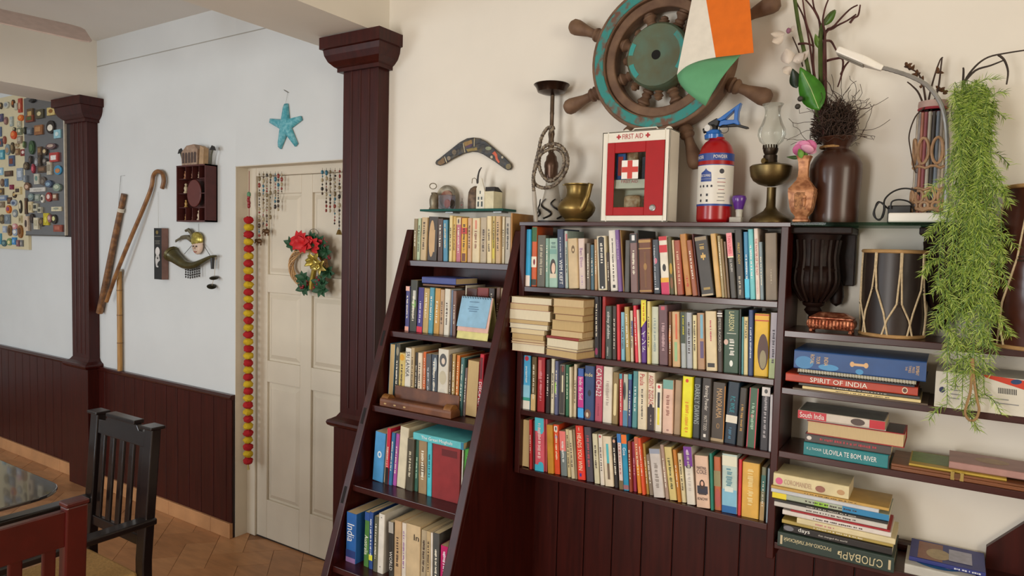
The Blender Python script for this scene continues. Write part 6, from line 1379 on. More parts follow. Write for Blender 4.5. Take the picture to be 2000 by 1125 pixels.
def figurine(c, h, hx, lab):
    t = thing('figurine', c, lab, 'figurine', 'tiny figurines in the box shelf')
    MB().lathe([(h*.22, 0), (h*.24, h*.06), (h*.14, h*.2), (h*.2, h*.45), (h*.15, h*.62), (h*.06, h*.68)], c, 10).build('torso', mat(hx, .5, var=.2), t, smooth=True)
    MB().ball((c[0], c[1], c[2]+h*.8), h*.14, 8, 6).build('head', mat(hx, .5, var=.2), t, smooth=True)
fg = [(.13, .775, .15, '#a8744a', 'top left cell'), (.38, .775, .14, '#8a5a44', 'second cell of the top row'), (.6, .775, .12, '#b09a80', 'third cell of the top row'), (.86, .775, .16, '#a87a5a', 'top right cell'), (.14, .515, .19, '#c0b090', 'left cell of the second row'), (.86, .515, .13, '#8a4a3c', 'right cell of the second row'),
      (.14, .265, .14, '#b08a4c', 'left cell of the third row'), (.86, .265, .17, '#b89a5a', 'right cell of the third row'), (.14, .03, .12, '#a87c40', 'bottom left cell'), (.38, .03, .1, '#8a6244', 'second cell of the bottom row'), (.6, .03, .19, '#c8b49a', 'third cell of the bottom row'), (.86, .03, .13, '#7a4438', 'bottom right cell')]
for fx, fz, fh, hx, w in fg: figurine((TX0+tw_*fx, -.04, TZ0+th_*fz+.0005), th_*fh, hx, 'tiny %s figurine in the %s of the box shelf' % (cname(hx), w))
# on top of it: model house and two birds
mh = thing('model_building', ((TX0+TX1)/2, -.045, TZ1), 'brown arched model building on top of the box shelf', 'model')
cx_ = (TX0+TX1)/2
MB().ext([(-.095, 0), (.05, 0), (.055, .085), (.02, .115), (-.05, .11), (-.1, .075)], (cx_, -.07, TZ1+.0004), EX, EZ, EY, .05).build('facade', two('#8a705c', '#a8907c', 40, .4, .7), mh, bevel=.003)
for i in range(5): MB().ext([(-.010, 0), (.010, 0)]+arc(0, .05, .010, 0, 180, 6), (cx_-.078+.028*i, -.0705, TZ1+.012), EX, EZ, -EY, .001).build('arch', mat('#4a3a34', .7), mh)
MB().ext([(.055, .0), (.095, 0), (.1, .09), (.065, .105)], (cx_+.003, -.062, TZ1+.0004), EX, EZ, EY, .03).build('side_wing', mat('#a88a68', .7, var=.2), mh)
for s_, lab in ((-1, 'small black spade-shaped ornament at the left end of the box shelf'), (1, 'small black spade-shaped ornament at the right end of the box shelf')):
    bx_ = cx_+s_*tw_*.46; t = thing('spade_ornament', (bx_, -.04, TZ1), lab, 'ornament')
    MB().tube([(bx_, -.04, TZ1+.0005), (bx_+s_*.01, -.04, TZ1+.045), (bx_+s_*.026, -.04, TZ1+.08)], [.006, .004, .004], 6).build('stalk', mat('#3a3a24', .5), t, smooth=True)
    MB().ext([(-.026, .045), (.028, .05), (.024, .058), (.008, .075), (-.014, .068)] if s_ < 0 else [(.026, .045), (-.028, .05), (-.024, .058), (-.008, .075), (.014, .068)][::-1], (bx_+s_*.026, -.042, TZ1+.03), EX, EZ, EY, .004).build('spade', BLACK, t)
# ---- jester mask
jm = thing('jester_mask', tuple(cq(660, 790, -.02)), 'gilded jester mask with two horned cap points below the box shelf', 'mask')
GOLD = two('#8a7a30', '#c8b860', 50, .4, .65, .3, .6)
c = cq(660, 735, -.02); km = MPP(385, 480, -.02)/3.214*1.35
MB().ball((c.x, -.018, c.z), (40*km, .018, 44*km), 14, 10).build('face', mat('#c9b09c', .5, var=.15, scale=30), jm, smooth=True)
MB().ball((c.x-4*km, -.020, c.z+26*km), (46*km, .019, 36*km), 14, 10).build('cap', GOLD, jm, smooth=True)
for s_ in (-1, 1): MB().ball((c.x+s_*12*km, -.036, c.z-6*km), (6*km, .002, 4*km), 8, 5).build('eye', BLACK, jm, smooth=True)
MB().tube([(c.x, -.035, c.z-4*km), (c.x, -.042, c.z-16*km)], [.003, .005], 6).build('nose', mat('#c9b09c', .5), jm, smooth=True)
MB().tube([(c.x-10*km, -.0345, c.z-30*km), (c.x, -.036, c.z-33*km), (c.x+10*km, -.0345, c.z-30*km)], .0022, 5).build('mouth', mat('#a03a30', .5), jm, smooth=True)
CAPM = mat('#6a6450', .5, .3, var=.2)
MB().tube(smoothpts([cq(640, 700, -.02), cq(625, 660, -.02), cq(605, 640, -.02), cq(588, 645, -.02)], 4), [.016]*4+[.012]*5+[.008]*4, 8).build('cap_point', CAPM, jm, smooth=True)
MB().tube(smoothpts([cq(630, 705, -.02), cq(600, 685, -.02), cq(565, 688, -.02), cq(528, 708, -.02)], 4), [.016]*4+[.012]*5+[.007]*4, 8).build('cap_point', CAPM, jm, smooth=True)
MB().ball(cq(526, 712, -.02), .006).build('bell', STEEL, jm, smooth=True)
MB().tube([cq(668, 690, -.006), cq(668, 600, -.004)], .0008, 4).build('hanging_wire', STEEL, jm)
# ---- horn wind chime
hn = thing('horn_chime', tuple(cq(620, 940, -.025)), 'dark curved horn with dangling beads hung below the mask', 'wind chime')
hp = smoothpts([cq(510, 800, -.03), cq(545, 830, -.03), cq(585, 858, -.03), cq(635, 862, -.03), cq(690, 838, -.03), cq(740, 812, -.03), cq(778, 803, -.03)], 4)
n = len(hp); MB().tube(hp, [(.043-.038*(i/(n-1))**.75) for i in range(n)], 14).build('horn', mat('#4a4426', .3, .3, var=.3), hn, smooth=True)
MB().tube([cq(500, 790, -.03), cq(508, 797, -.03)], [.05, .043], 16).build('mouth_rim', mat('#5a5230', .3, .4), hn, smooth=True)
for x0, y0, x1, y1 in ((580, 790, 668, 690), (740, 800, 672, 690)): MB().tube([cq(x0, y0, -.02), cq(x1, y1, -.012)], .0016, 5).build('hanging_cord', mat('#3a322a', .8), hn)
for i in range(7):
    x = 588+14*i; y = 872-abs(i-2)*3; mb = MB()
    for q in range(5): mb.ball(cq(x, y+8+15*q, -.03), (.004, .004, .0075) if q % 2 == 0 else (.006, .006, .005), 6, 5)
    mb.tube([cq(x, y, -.03), cq(x, y+70, -.03)], .001, 4); mb.build('bead_tassel', BLACK, hn, smooth=True)['kind'] = 'stuff'
MB().tube([cq(755, 815, -.03), cq(755, 885, -.03)], [.012, .009], 8).build('wooden_clapper', BLACK, hn, smooth=True)
MB().tube([cq(776, 806, -.03), cq(768, 925, -.03), cq(752, 990, -.03)], .001, 4).build('hanging_cord', mat('#a89060', .7), hn)
for x, y, tl2 in ((766, 940, .25), (750, 994, .5)):
    MB().lathe([(.0, .006), (.012, .005), (.026, 0), (.025, -.002), (0, .002)], (0, 0, 0), 18, M=axis_m(cq(x, y, -.03), Vector((tl2, -.35, 1)))).build('cymbal', mat('#2e2a1c', .3, .6), hn, smooth=True)
# ---- narrow black picture block
bp = thing('picture_block', tuple(cq(412, 950, -.02)), 'narrow black block with white painted face hanging on the wall', 'picture')
p0, p1 = cq(388, 628, -.045), cq(437, 952, -.045)
MB().box(p0.x, p1.x, -.045, -.004, p1.z, p0.z).build('block', [mat('#141414', .5, var=.1)], bp)
MB().box(p1.x, p1.x+.0008, -.045, -.004, p1.z, p0.z).build('brown_side', mat('#7a5a50', .6), bp)
def bq(pts, hx, nm): Q = [cq(x, y, -.0456) for x, y in pts]; MB().add(Q, [list(range(len(Q)))]).build(nm, mat(hx, .5, var=.1), bp)
e2_ = lambda x, y, a, b: [(x+a*math.cos(R(t)), y+b*math.sin(R(t))) for t in range(0, 360, 24)]
bq(e2_(410, 775, 14, 28), '#d0ccc8', 'painted_face'); bq([(400, 800), (420, 800), (425, 830), (412, 845), (408, 862), (416, 868), (414, 876), (402, 872), (398, 850), (396, 825)], '#c0bcb8', 'painted_figure'); bq(e2_(411, 812, 5, 12), '#141414', 'painted_shadow')
for y, w in ((708, 16), (716, 12), (726, 14), (680, 18)): bq([(410-w, y-2), (410+w, y-2), (410+w, y+2), (410-w, y+2)], '#6a6860', 'print_line')
bq(e2_(407, 655, 8, 12), '#7a6a38', 'printed_mark')
MB().tube([cq(416, 626, -.02), cq(414, 400, -.004)], .0007, 4).build('string', mat('#a8a49a', .8), bp)
# ---- magnet boards
def wallbox(px0, py0, px1, py1, Y): a, b = U(px0, py0, Y), U(px1, py1, Y); return a.x, b.x, b.z, a.z
x0, x1 = -7.1, U(57, 400, -.012).x; zb0, zb1 = U(40, 487, -.012).z, U(30, 186, -.012).z
cb_ = MB().box(x0, x1, -.02, -.0015, zb0, zb1).build('cream_magnet_board', mat('#cfc3a0', .5, var=.03)); tag(cb_, 'cream painted board crowded with souvenir magnets', 'magnet board')
mx0, mx1 = U(48, 300, -.034).x, U(127, 300, -.034).x; mz0, mz1 = U(100, 459, -.034).z, U(60, 190, -.034).z
mbd = thing('steel_magnet_board', ((mx0+mx1)/2, -.03, mz0), 'grey steel board with souvenir magnets beside the pilaster', 'magnet board')
MB().box(mx0, mx1-.012, -.034, -.0215, mz0, mz1).build('steel_sheet', mat('#8a8c90', .22, .85, var=.05), mbd)
MB().box(mx1-.012, mx1, -.037, -.0215, mz0, mz1).build('edge_frame', mat('#c8bfae', .4), mbd)
MB().box(mx0, mx1, -.037, -.0215, mz0-.008, mz0).build('edge_frame', mat('#4a4640', .5), mbd)
MB().box(U(126, 300, -.018).x, -5.018, -.021, -.0015, mz0-.01, mz1).build('dark_backing', mat('#2a2226', .5), mbd)
MB().lathe([(0, 0), (.03, .0), (.022, .012), (0, .014)], (0, 0, 0), 14, M=axis_m(U(64, 197, -.036), -EY), sx=1.6, sy=.5).build('top_clip', BLACK, mbd)
M1, M2 = (0, 180, 7.03), (0, 330, 7.03)
mags = [  # crop, x, y, w, h, colour, accent, shape
 (M1, 22, 190, 40, 90, '#4a4030', '#b8a070', 'o'), (M1, 105, 180, 75, 90, '#b8b8ac', '#8a9098', 'o'), (M1, 192, 160, 42, 110, '#4a3020', '#a8642c', 'o'), (M1, 292, 185, 44, 190, '#a8402c', '#c8a080', 'r'), (M1, 238, 200, 36, 90, '#b0ae9c', '#c8c4b0', 'r'), (M1, 25, 355, 55, 105, '#4a4a68', '#7a6a80', 'r'), (M1, 92, 395, 50, 110, '#7a5a54', '#a87a70', 'o'), (M1, 172, 405, 40, 130, '#9aa4a0', '#b8bcb0', 'r'),
 (M1, 300, 355, 75, 85, '#c8621c', '#e09040', 'o'), (M1, 425, 290, 80, 120, '#5a4428', '#b89a60', 'r'), (M1, 420, 365, 100, 90, '#7a3c24', '#4a5a2c', 'r'), (M1, 555, 300, 105, 120, '#4a4430', '#c8bc90', 'r'), (M1, 718, 265, 105, 105, '#c8b070', '#8a5a20', 'r'), (M1, 280, 440, 50, 80, '#a8a490', '#c8c0a8', 'r'), (M1, 205, 510, 40, 55, '#3a3630', '#b8a880', 'o'), (M1, 203, 590, 70, 115, '#c84a1c', '#e08040', 'o'), (M1, 283, 540, 60, 95, '#6a7058', '#d8d0b0', 'r'),
 (M1, 350, 530, 70, 100, '#2a2c24', '#5a5c48', 'o'), (M1, 425, 540, 70, 90, '#5a6068', '#7a8288', 'r'), (M1, 540, 520, 110, 130, '#8a5a34', '#b08050', 'r'), (M1, 705, 480, 115, 180, '#241c18', '#e0d8c8', 'o'), (M1, 797, 575, 90, 115, '#8ab8c4', '#c8d8d8', 'r'), (M1, 12, 545, 35, 130, '#5a6a88', '#8a98a8', 'r'), (M1, 75, 660, 38, 110, '#8a4a3a', '#a86a58', 'o'), (M1, 20, 695, 45, 110, '#4a5468', '#a85a4a', 'r'), (M1, 120, 790, 65, 150, '#7a8a90', '#a88a68', 'o'), (M1, 185, 770, 48, 160, '#4a3c28', '#8a7450', 'o'),
 (M1, 285, 655, 60, 100, '#8a7a68', '#b8ac98', 'r'), (M1, 247, 730, 50, 60, '#b0a080', '#8a7050', 'o'), (M1, 340, 720, 85, 90, '#5a6a44', '#8aa070', 'o'), (M1, 330, 830, 100, 90, '#7a1c1c', '#d8c8c0', 'r'), (M1, 445, 760, 75, 190, '#2f4a2c', '#4a6a40', 'o'), (M1, 555, 810, 55, 120, '#5a4430', '#8a6a44', 'r'), (M1, 630, 815, 65, 110, '#3a2c20', '#c8b48a', 'o'), (M1, 715, 745, 140, 85, '#5a4448', '#b8a090', 'o'), (M1, 760, 895, 115, 125, '#a83a34', '#e8e0d8', 'r'), (M1, 45, 860, 50, 130, '#3f8aa0', '#8ac0c8', 'r'), (M1, 175, 945, 70, 145, '#4a5a78', '#7a3a24', 'r'),
 (M1, 250, 820, 50, 90, '#7a5a40', '#a88a60', 'r'), (M1, 430, 930, 40, 110, '#3a3430', '#6a6058', 'o'), (M1, 515, 960, 50, 110, '#7a7c80', '#a8aaac', 'o'), (M1, 565, 940, 40, 150, '#3a3028', '#5a4a38', 'r'), (M1, 630, 950, 60, 90, '#4a4440', '#8a847c', 'o'), (M1, 375, 1015, 110, 110, '#4a3c2c', '#7a6a50', 'o'), (M1, 465, 1050, 45, 130, '#8a2a3a', '#c85a68', 'o'), (M1, 590, 1060, 120, 90, '#4a3828', '#7a5a40', 'r'), (M1, 690, 1045, 55, 180, '#b8b09c', '#8a8270', 'r'), (M1, 805, 1070, 105, 130, '#3f8ab0', '#b87a48', 'o'),
 (M2, 20, 35, 60, 100, '#8ab0c8', '#c8dce4', 'r'), (M2, 130, 65, 105, 75, '#4a3424', '#6a5038', 'r'), (M2, 285, 75, 80, 170, '#8a96a4', '#b8c0c8', 'r'), (M2, 360, 135, 60, 90, '#7a828a', '#9aa2a8', 'r'), (M2, 515, 140, 65, 140, '#b8b4a4', '#6a8a80', 'r'), (M2, 600, 165, 80, 120, '#5a5048', '#7a7064', 'o'), (M2, 685, 205, 95, 100, '#4a5a70', '#8aa4b8', 'o'), (M2, 800, 255, 105, 110, '#7a8a7c', '#b8c0a8', 'o'), (M2, 525, 285, 210, 55, '#c8c4bc', '#b0aca4', 'r'), (M2, 40, 190, 50, 110, '#6a5040', '#8a7058', 'o'), (M2, 97, 190, 42, 110, '#4a6a8a', '#6a8aa8', 'r'), (M2, 172, 250, 46, 65, '#7a1c3c', '#8a2a4c', 'r'),
 (M2, 35, 310, 50, 90, '#5a4a38', '#a8884c', 'r'), (M2, 385, 240, 80, 110, '#6a4c34', '#c8a890', 'o'), (M2, 265, 300, 80, 100, '#c8b88c', '#3a2c24', 'r'), (M2, 210, 355, 50, 90, '#3a2c20', '#b89a60', 'o'), (M2, 60, 400, 105, 70, '#6a7c98', '#a8b0b8', 'r'), (M2, 140, 435, 55, 90, '#4a3424', '#7a5a3c', 'r'), (M2, 205, 465, 80, 90, '#9aa4b0', '#4a5a78', 'o'), (M2, 292, 520, 38, 180, '#2a241e', '#d0c4a8', 'o'), (M2, 365, 510, 70, 220, '#4a3424', '#6a4c34', 'r'), (M2, 430, 525, 50, 150, '#c8b890', '#a8986c', 'r'), (M2, 440, 385, 80, 100, '#6a7c7c', '#98a8a0', 'o'), (M2, 525, 395, 70, 90, '#7a8478', '#a8aca0', 'r'), (M2, 595, 410, 40, 110, '#e0dcd0', '#3a3430', 'o'),
 (M2, 680, 385, 85, 130, '#8a2c24', '#d8c0b8', 'o'), (M2, 765, 385, 65, 95, '#6a4434', '#c8b8a0', 'r'), (M2, 500, 525, 55, 100, '#b8b49c', '#3a3a34', 'r'), (M2, 565, 565, 50, 80, '#b0ac98', '#4a4a3c', 'r'), (M2, 785, 550, 135, 60, '#c8c0a0', '#8a9080', 'r'), (M2, 30, 490, 80, 80, '#7a6a54', '#a0907c', 'r'), (M2, 135, 555, 60, 110, '#c86a1c', '#8a4068', 'o'), (M2, 215, 610, 70, 110, '#7a8084', '#b8b8b0', 'o'), (M2, 40, 690, 70, 130, '#5a4c34', '#8a7a54', 'o'), (M2, 115, 690, 75, 130, '#6a747c', '#8a9498', 'r'), (M2, 290, 690, 40, 100, '#b0a480', '#8a7c58', 'r'), (M2, 380, 750, 90, 200, '#c8b49c', '#3a2a24', 'r'), (M2, 450, 680, 60, 130, '#2a201c', '#4a3c34', 'o'),
 (M2, 515, 750, 60, 160, '#c8c0a8', '#b0a88c', 'r'), (M2, 580, 730, 65, 120, '#4a3c2c', '#7a6444', 'o'), (M2, 645, 690, 70, 165, '#b8a81c', '#d0c850', 'r'), (M2, 700, 680, 55, 110, '#8a5a5c', '#c8a8a0', 'o'), (M2, 752, 690, 75, 130, '#2a241c', '#c8c88a', 'o'), (M2, 810, 815, 115, 95, '#8a4434', '#a8604c', 'r'), (M2, 82, 830, 45, 90, '#98a4b8', '#b8c0c8', 'r'), (M2, 148, 845, 55, 150, '#7a5a2c', '#4a3418', 'o'), (M2, 218, 790, 60, 80, '#c88a90', '#e0c8c0', 'o'), (M2, 218, 865, 70, 110, '#8a98b0', '#e0dcd4', 'o'), (M2, 295, 860, 60, 180, '#8a5a28', '#5a3414', 'o'), (M2, 12, 960, 35, 150, '#4a90b0', '#8ac0d0', 'r'), (M2, 65, 1020, 70, 90, '#3a5a60', '#6a8a88', 'o'), (M2, 142, 1000, 70, 100, '#6a8a5a', '#d8c890', 'o'), (M2, 213, 990, 50, 100, '#3a80b8', '#8ab8d8', 'r'), (M2, 265, 1020, 36, 90, '#7a5058', '#a88a88', 'r'), (M2, 310, 1020, 36, 90, '#6a6a6c', '#a8a49c', 'r'),
]
cnt = {}
for (ox, oy, s), x, y, w, h, hx, ac, sh in mags:
    px, py = ox+x/s, oy+y/s; steel = px > 47
    Yb = -.0345 if steel else -.0205; 
    c = U(px, py, Yb); k = MPP(px, py, Yb); dxp = (U(px+1, py, Yb)-U(px-1, py, Yb)).x/2; hw, hh = .5*w/s*dxp, h/s*k*.5; hw = max(hw, .012)
    if not steel and c.x+hw > x1-.004: hw = max(.01, x1-.004-c.x)
    if steel:
        hw = min(hw, c.x-mx0-.002) if c.x-mx0 > .016 else .014
        if c.x+hw > mx1-.014: c.x = mx1-.014-hw
    third = 'top' if py < 285 else 'middle' if py < 385 else 'lower'
    key = (steel, third); cnt.setdefault(key, []).append((c, hw, hh, hx, ac, sh, Yb))
for (steel, third), L in cnt.items():
    L.sort(key=lambda e: e[0].x)
    for i, (c, hw, hh, hx, ac, sh, Yb) in enumerate(L):
        th = random.uniform(.006, .013)
        t = thing('souvenir_magnet', (c.x, Yb, c.z-hh), '%s %s magnet, %s from left in %s third of the %s board' % (cname(hx), 'rounded' if sh == 'o' else 'rectangular', ordn(i+1), third, 'steel' if steel else 'cream'), 'magnet', 'souvenir magnets on the boards')
        P = [(-hw, -hh), (hw, -hh), (hw, hh), (-hw, hh)] if sh == 'r' else arc(0, 0, hw, 0, 330, 11, hh)
        MB().ext(P, (c.x, Yb, c.z), EX, EZ, -EY, th).build('tablet', mat(hx, .5, var=.2, scale=90), t)
        q = .62; oy_ = random.uniform(-.15, .15)*hh
        P = [(a*q, b*q*.8+oy_) for a, b in P] if random.random() < .6 else [(a*.5, b*.5+oy_) for a, b in arc(0, 0, hw, 0, 330, 11, hh)]
        MB().ext(P, (c.x, Yb-th, c.z), EX, EZ, -EY, .0025).build('relief_motif', mat(ac, .5, var=.25, scale=120), t)
# ---- flower garland on the door jamb
GY = .03; GX = DX0+.018
gl = thing('pompom_garland', tuple(Vector((GX, GY, .45))), 'long garland of red and yellow pompoms hanging beside the door', 'garland')
def gp(y):
    # straight hanging line seen at the jamb
    v = _r*((486-1000)/FPX)+_d*((y-562.5)/FPX)+_f; return CAM+v*((GY-.01-CAM.y)/v.y)
gx = gp(600).x
gxx = max(gx, DX0+.022)
PR, PY = mat('#a8141c', .9, var=.25, scale=300, bump=.6), mat('#c8a81c', .9, var=.2, scale=300, bump=.6)
n_ = 35; za, zb2 = gp(430).z, gp(900).z
MB().tube([(gxx, GY-.01, gp(334).z), (gxx, GY-.01, zb2-.03)], .0016, 5).build('string', mat('#7a1c1c', .8), gl)
pm = {}
for i in range(n_):
    z = za+(zb2-za)*i/(n_-1)
    mb = MB(); rr = .026
    mb.ball((gxx, GY-.012, z), (rr, rr, rr*.78), 14, 10)
    for v_ in mb.v:
        d_ = v_-Vector((gxx, GY-.012, z)); v_ += d_*random.uniform(-.1, .14)
    mb.build('pompom', PR if i % 2 == 0 else PY, gl, smooth=True)
for i in range(4): MB().ball((gxx+random.uniform(-.004, .004), GY-.012, gp(395).z+.016*i-.02), (.009, .009, .014), 8, 6).build('red_bead', mat('#8a1c24', .4), gl, smooth=True)
MB().ball((gxx, GY-.012, gp(380).z), (.012, .01, .016), 8, 6).build('green_tuft', mat('#5a8a68', .8), gl, smooth=True)
MB().tube([(gxx, GY-.012, zb2-.02), (gxx+.003, GY-.012, zb2-.05)], [.004, .007], 6).build('gold_tassel', mat('#b09a5a', .7), gl)
# ---- bead strings with brass animals
BD = [mat(h, .35, var=.2, scale=200) for h in ('#4a3424', '#2f6a80', '#7a6a4c', '#2a2420', '#8a3a30', '#a89a7c')]
def beads(px, pyt, pyb, lab, animal=None):
    Yv = .055; a, b = U(px, pyt, Yv), U(px, pyb, Yv)
    t = thing('bead_string', (a.x, Yv, b.z), lab, 'bead string', 'bead strings hanging at the door head')
    MB().tube([(a.x, Yv, a.z), (a.x, Yv, b.z)], .0008, 4).build('thread', mat('#3a322a', .8), t)
    z = a.z-.01; mb = {}
    while z > b.z:
        r_ = random.choice((.0035, .0045, .006, .008)); mi = random.randrange(6); h_ = r_*random.uniform(.9, 1.8)
        mb.setdefault(mi, MB()).ball((a.x+random.uniform(-.001, .001), Yv, z-h_), (r_, r_, h_), 7, 5); z -= 2*h_+random.uniform(.002, .008)
    for mi, m_ in mb.items(): m_.build('beads', BD[mi], t, smooth=True)['kind'] = 'stuff'
    if animal == 'elephant':
        m_ = mat('#5a4028', .4, .6); c = Vector((a.x, Yv, b.z-.018))
        o_ = MB().ball(c, (.022, .01, .014), 10, 8).ball(c+Vector((-.024, 0, .003)), (.01, .008, .01), 8, 6).tube([c+Vector((-.03, 0, 0)), c+Vector((-.038, 0, -.014))], [.004, .002], 6)
        for dx in (-.013, .013): o_.tube([c+Vector((dx, 0, -.006)), c+Vector((dx, 0, -.024))], .0045, 6)
        o_.build('brass_elephant', m_, t, smooth=True)['label'] = 'small brass elephant at the end'
    if animal == 'bell':
        MB().lathe([(.016, 0), (.014, .004), (.009, .02), (.004, .026), (.0, .027)], (a.x, Yv, b.z-.03), 12).build('brass_bell', BRASS, t, smooth=True)['label'] = 'small brass bell at the end'
kx = lambda x: 440+x/2.25
ky = lambda y: 140+y/2.25
for i, (x, y, an) in enumerate(((150, 755, 'elephant'), (168, 680, None), (183, 712, 'elephant'), (199, 650, None), (220, 605, None), (233, 612, None), (248, 525, None))):
    beads(kx(x), 335, ky(y-25 if an else y), '%s bead string from left in the left group over the door%s' % (ordn(i+1), ', with brass elephant' if an else ''), an)
for i, (x, y, an) in enumerate(((427, 540, None), (445, 605, None), (462, 605, None), (483, 662, None), (503, 690, 'bell'))):
    beads(kx(x), 328, ky(y), '%s bead string from left in the right group over the door%s' % (ordn(i+1), ', with brass bell' if an else ''), an)
# ---- wreath on the door
Wy = .06; w0 = lambda x, y, Y=Wy: U(550+x/7.033, 430+y/7.033, Y)
wr = thing('christmas_wreath', tuple(w0(360, 960)), 'vine wreath with red poinsettia and gold leaves on the door', 'wreath')
wc_ = w0(360, 640); rx, rz_ = (w0(600, 640).x-w0(130, 640).x)/2, (w0(360, 400).z-w0(360, 900).z)/2; wc_.x = (w0(600, 640).x+w0(130, 640).x)/2
for q in range(7):
    P = []
    for i in range(48):
        a = 2*math.pi*i/48; b = a*3+q*.9; P.append((wc_.x+(rx+.016*math.cos(b))*math.cos(a), Wy+.008*math.sin(b), wc_.z+(rz_+.016*math.cos(b))*math.sin(a)))
    MB().tube(P, .0042, 5, closed=True).build('vine', mat(['#b08a5c', '#9a744a', '#c8a070'][q % 3], .7, var=.2), wr, smooth=True)
def leafset(c, n, l, w, m, nm, yo=-.03, a0=0, spread=360, lift=.3):
    for i in range(n):
        a = R(a0+spread*i/n+random.uniform(-10, 10)); e = c+Vector((math.cos(a)*l*1.4, yo*random.uniform(.3, 1), math.sin(a)*l))
        leaf_mesh(MB(), c, e, w, .006, side=Vector((-math.sin(a), 0, math.cos(a)))).build(nm, m, wr, smooth=True, solid=.001)
DG = mat('#1f4a2c', .6, var=.2); PO = mat('#c01218', .6, var=.15); GD = mat('#b09a44', .35, .7, var=.2)
for x, y in ((450, 260), (560, 300), (620, 440), (650, 720), (560, 860), (330, 800), (340, 930), (580, 950), (180, 330)): leafset(w0(x, y, Wy-.015), 7, .042, .016, DG, 'green_leaf')
leafset(w0(290, 290, Wy-.03), 9, .058, .024, PO, 'poinsettia_petal'); leafset(w0(340, 330, Wy-.035), 8, .05, .022, PO, 'poinsettia_petal', a0=20); leafset(w0(450, 350, Wy-.03), 5, .05, .02, PO, 'poinsettia_petal', a0=-60, spread=200)
leafset(w0(590, 310, Wy-.02), 5, .03, .01, mat('#a01c2c', .6), 'poinsettia_petal')
leafset(w0(470, 560, Wy-.04), 10, .046, .016, GD, 'gold_leaf'); leafset(w0(540, 640, Wy-.04), 5, .045, .013, mat('#c8b464', .3, .7), 'gold_leaf', a0=-90)
MB().tube([w0(470, 560, Wy-.04), w0(450, 680, Wy-.03), w0(410, 870, Wy-.03), w0(400, 950, Wy-.03)], [.02, .014, .012, .008], 8).build('gold_cone', GD, wr, smooth=True)
for i, (x, y) in enumerate(((490, 790), (510, 820), (475, 840), (455, 870), (490, 880), (450, 925), (480, 810), (350, 840), (330, 870), (300, 900), (270, 930), (245, 950), (225, 960), (640, 500), (620, 530), (660, 520), (490, 225), (350, 885), (290, 925), (260, 905))):
    MB().ball(w0(x, y, Wy-.03), .0075, 8, 6).build('berry', mat('#7a1020', .3, coat=.4), wr, smooth=True)
MB().tube([w0(440+70*math.cos(R(a)), 200-80*math.sin(R(a)), Wy) for a in range(0, 181, 20)], .0014, 4).build('wire_hanger', mat('#4a4436', .6), wr)
# ---- ceiling fan
tip = UZ(175, 71, 2.62); rootp = UZ(-40, 24, 2.62); dirv = (rootp-tip).normalized(); hubp = tip+dirv*.72
FNN = thing('ceiling_fan', (hubp.x, hubp.y, 2.55), 'brown ceiling fan with one blade reaching into the upper left corner', 'ceiling fan')
FM = mat('#c2aea6', .45, var=.08)
FT = .045
hubc = Vector((hubp.x, hubp.y, 2.62))
MB().lathe([(0, -.05), (.09, -.045), (.11, -.01), (.1, .03), (.04, .05), (.02, .06), (.02, .24), (.06, .26), (.06, .298)], hubc, 24).build('motor_hub', FM, FNN, smooth=True)
for k in range(3):
    rot = Matrix.Rotation(R(120*k), 4, 'Z'); d_ = rot @ (-dirv); s_ = Vector((-d_.y, d_.x, 0)); P = []
    for t, w in ((.1, .03), (.16, .05), (.3, .062), (.66, .066), (.70, .060), (.715, .045)): P.append((t, w))
    L1 = [hubc+d_*t+s_*w*1.05+EZ*(FT*w/.06) for t, w in P]; L2 = [hubc+d_*t-s_*w*1.05-EZ*(FT*w/.06) for t, w in P][::-1]
    A_ = L1+L2; n = len(A_)
    MB().add(A_+[p+EZ*.006 for p in A_], [list(range(n))[::-1], list(range(n, 2*n))]+[(i, (i+1) % n, n+(i+1) % n, n+i) for i in range(n)]).build('blade', FM, FNN)
    for q in (.17, .2): MB().lathe([(.005, -.003), (.005, 0)], hubc+d_*q-EZ*.004, 8).build('screw', STEEL, FNN)
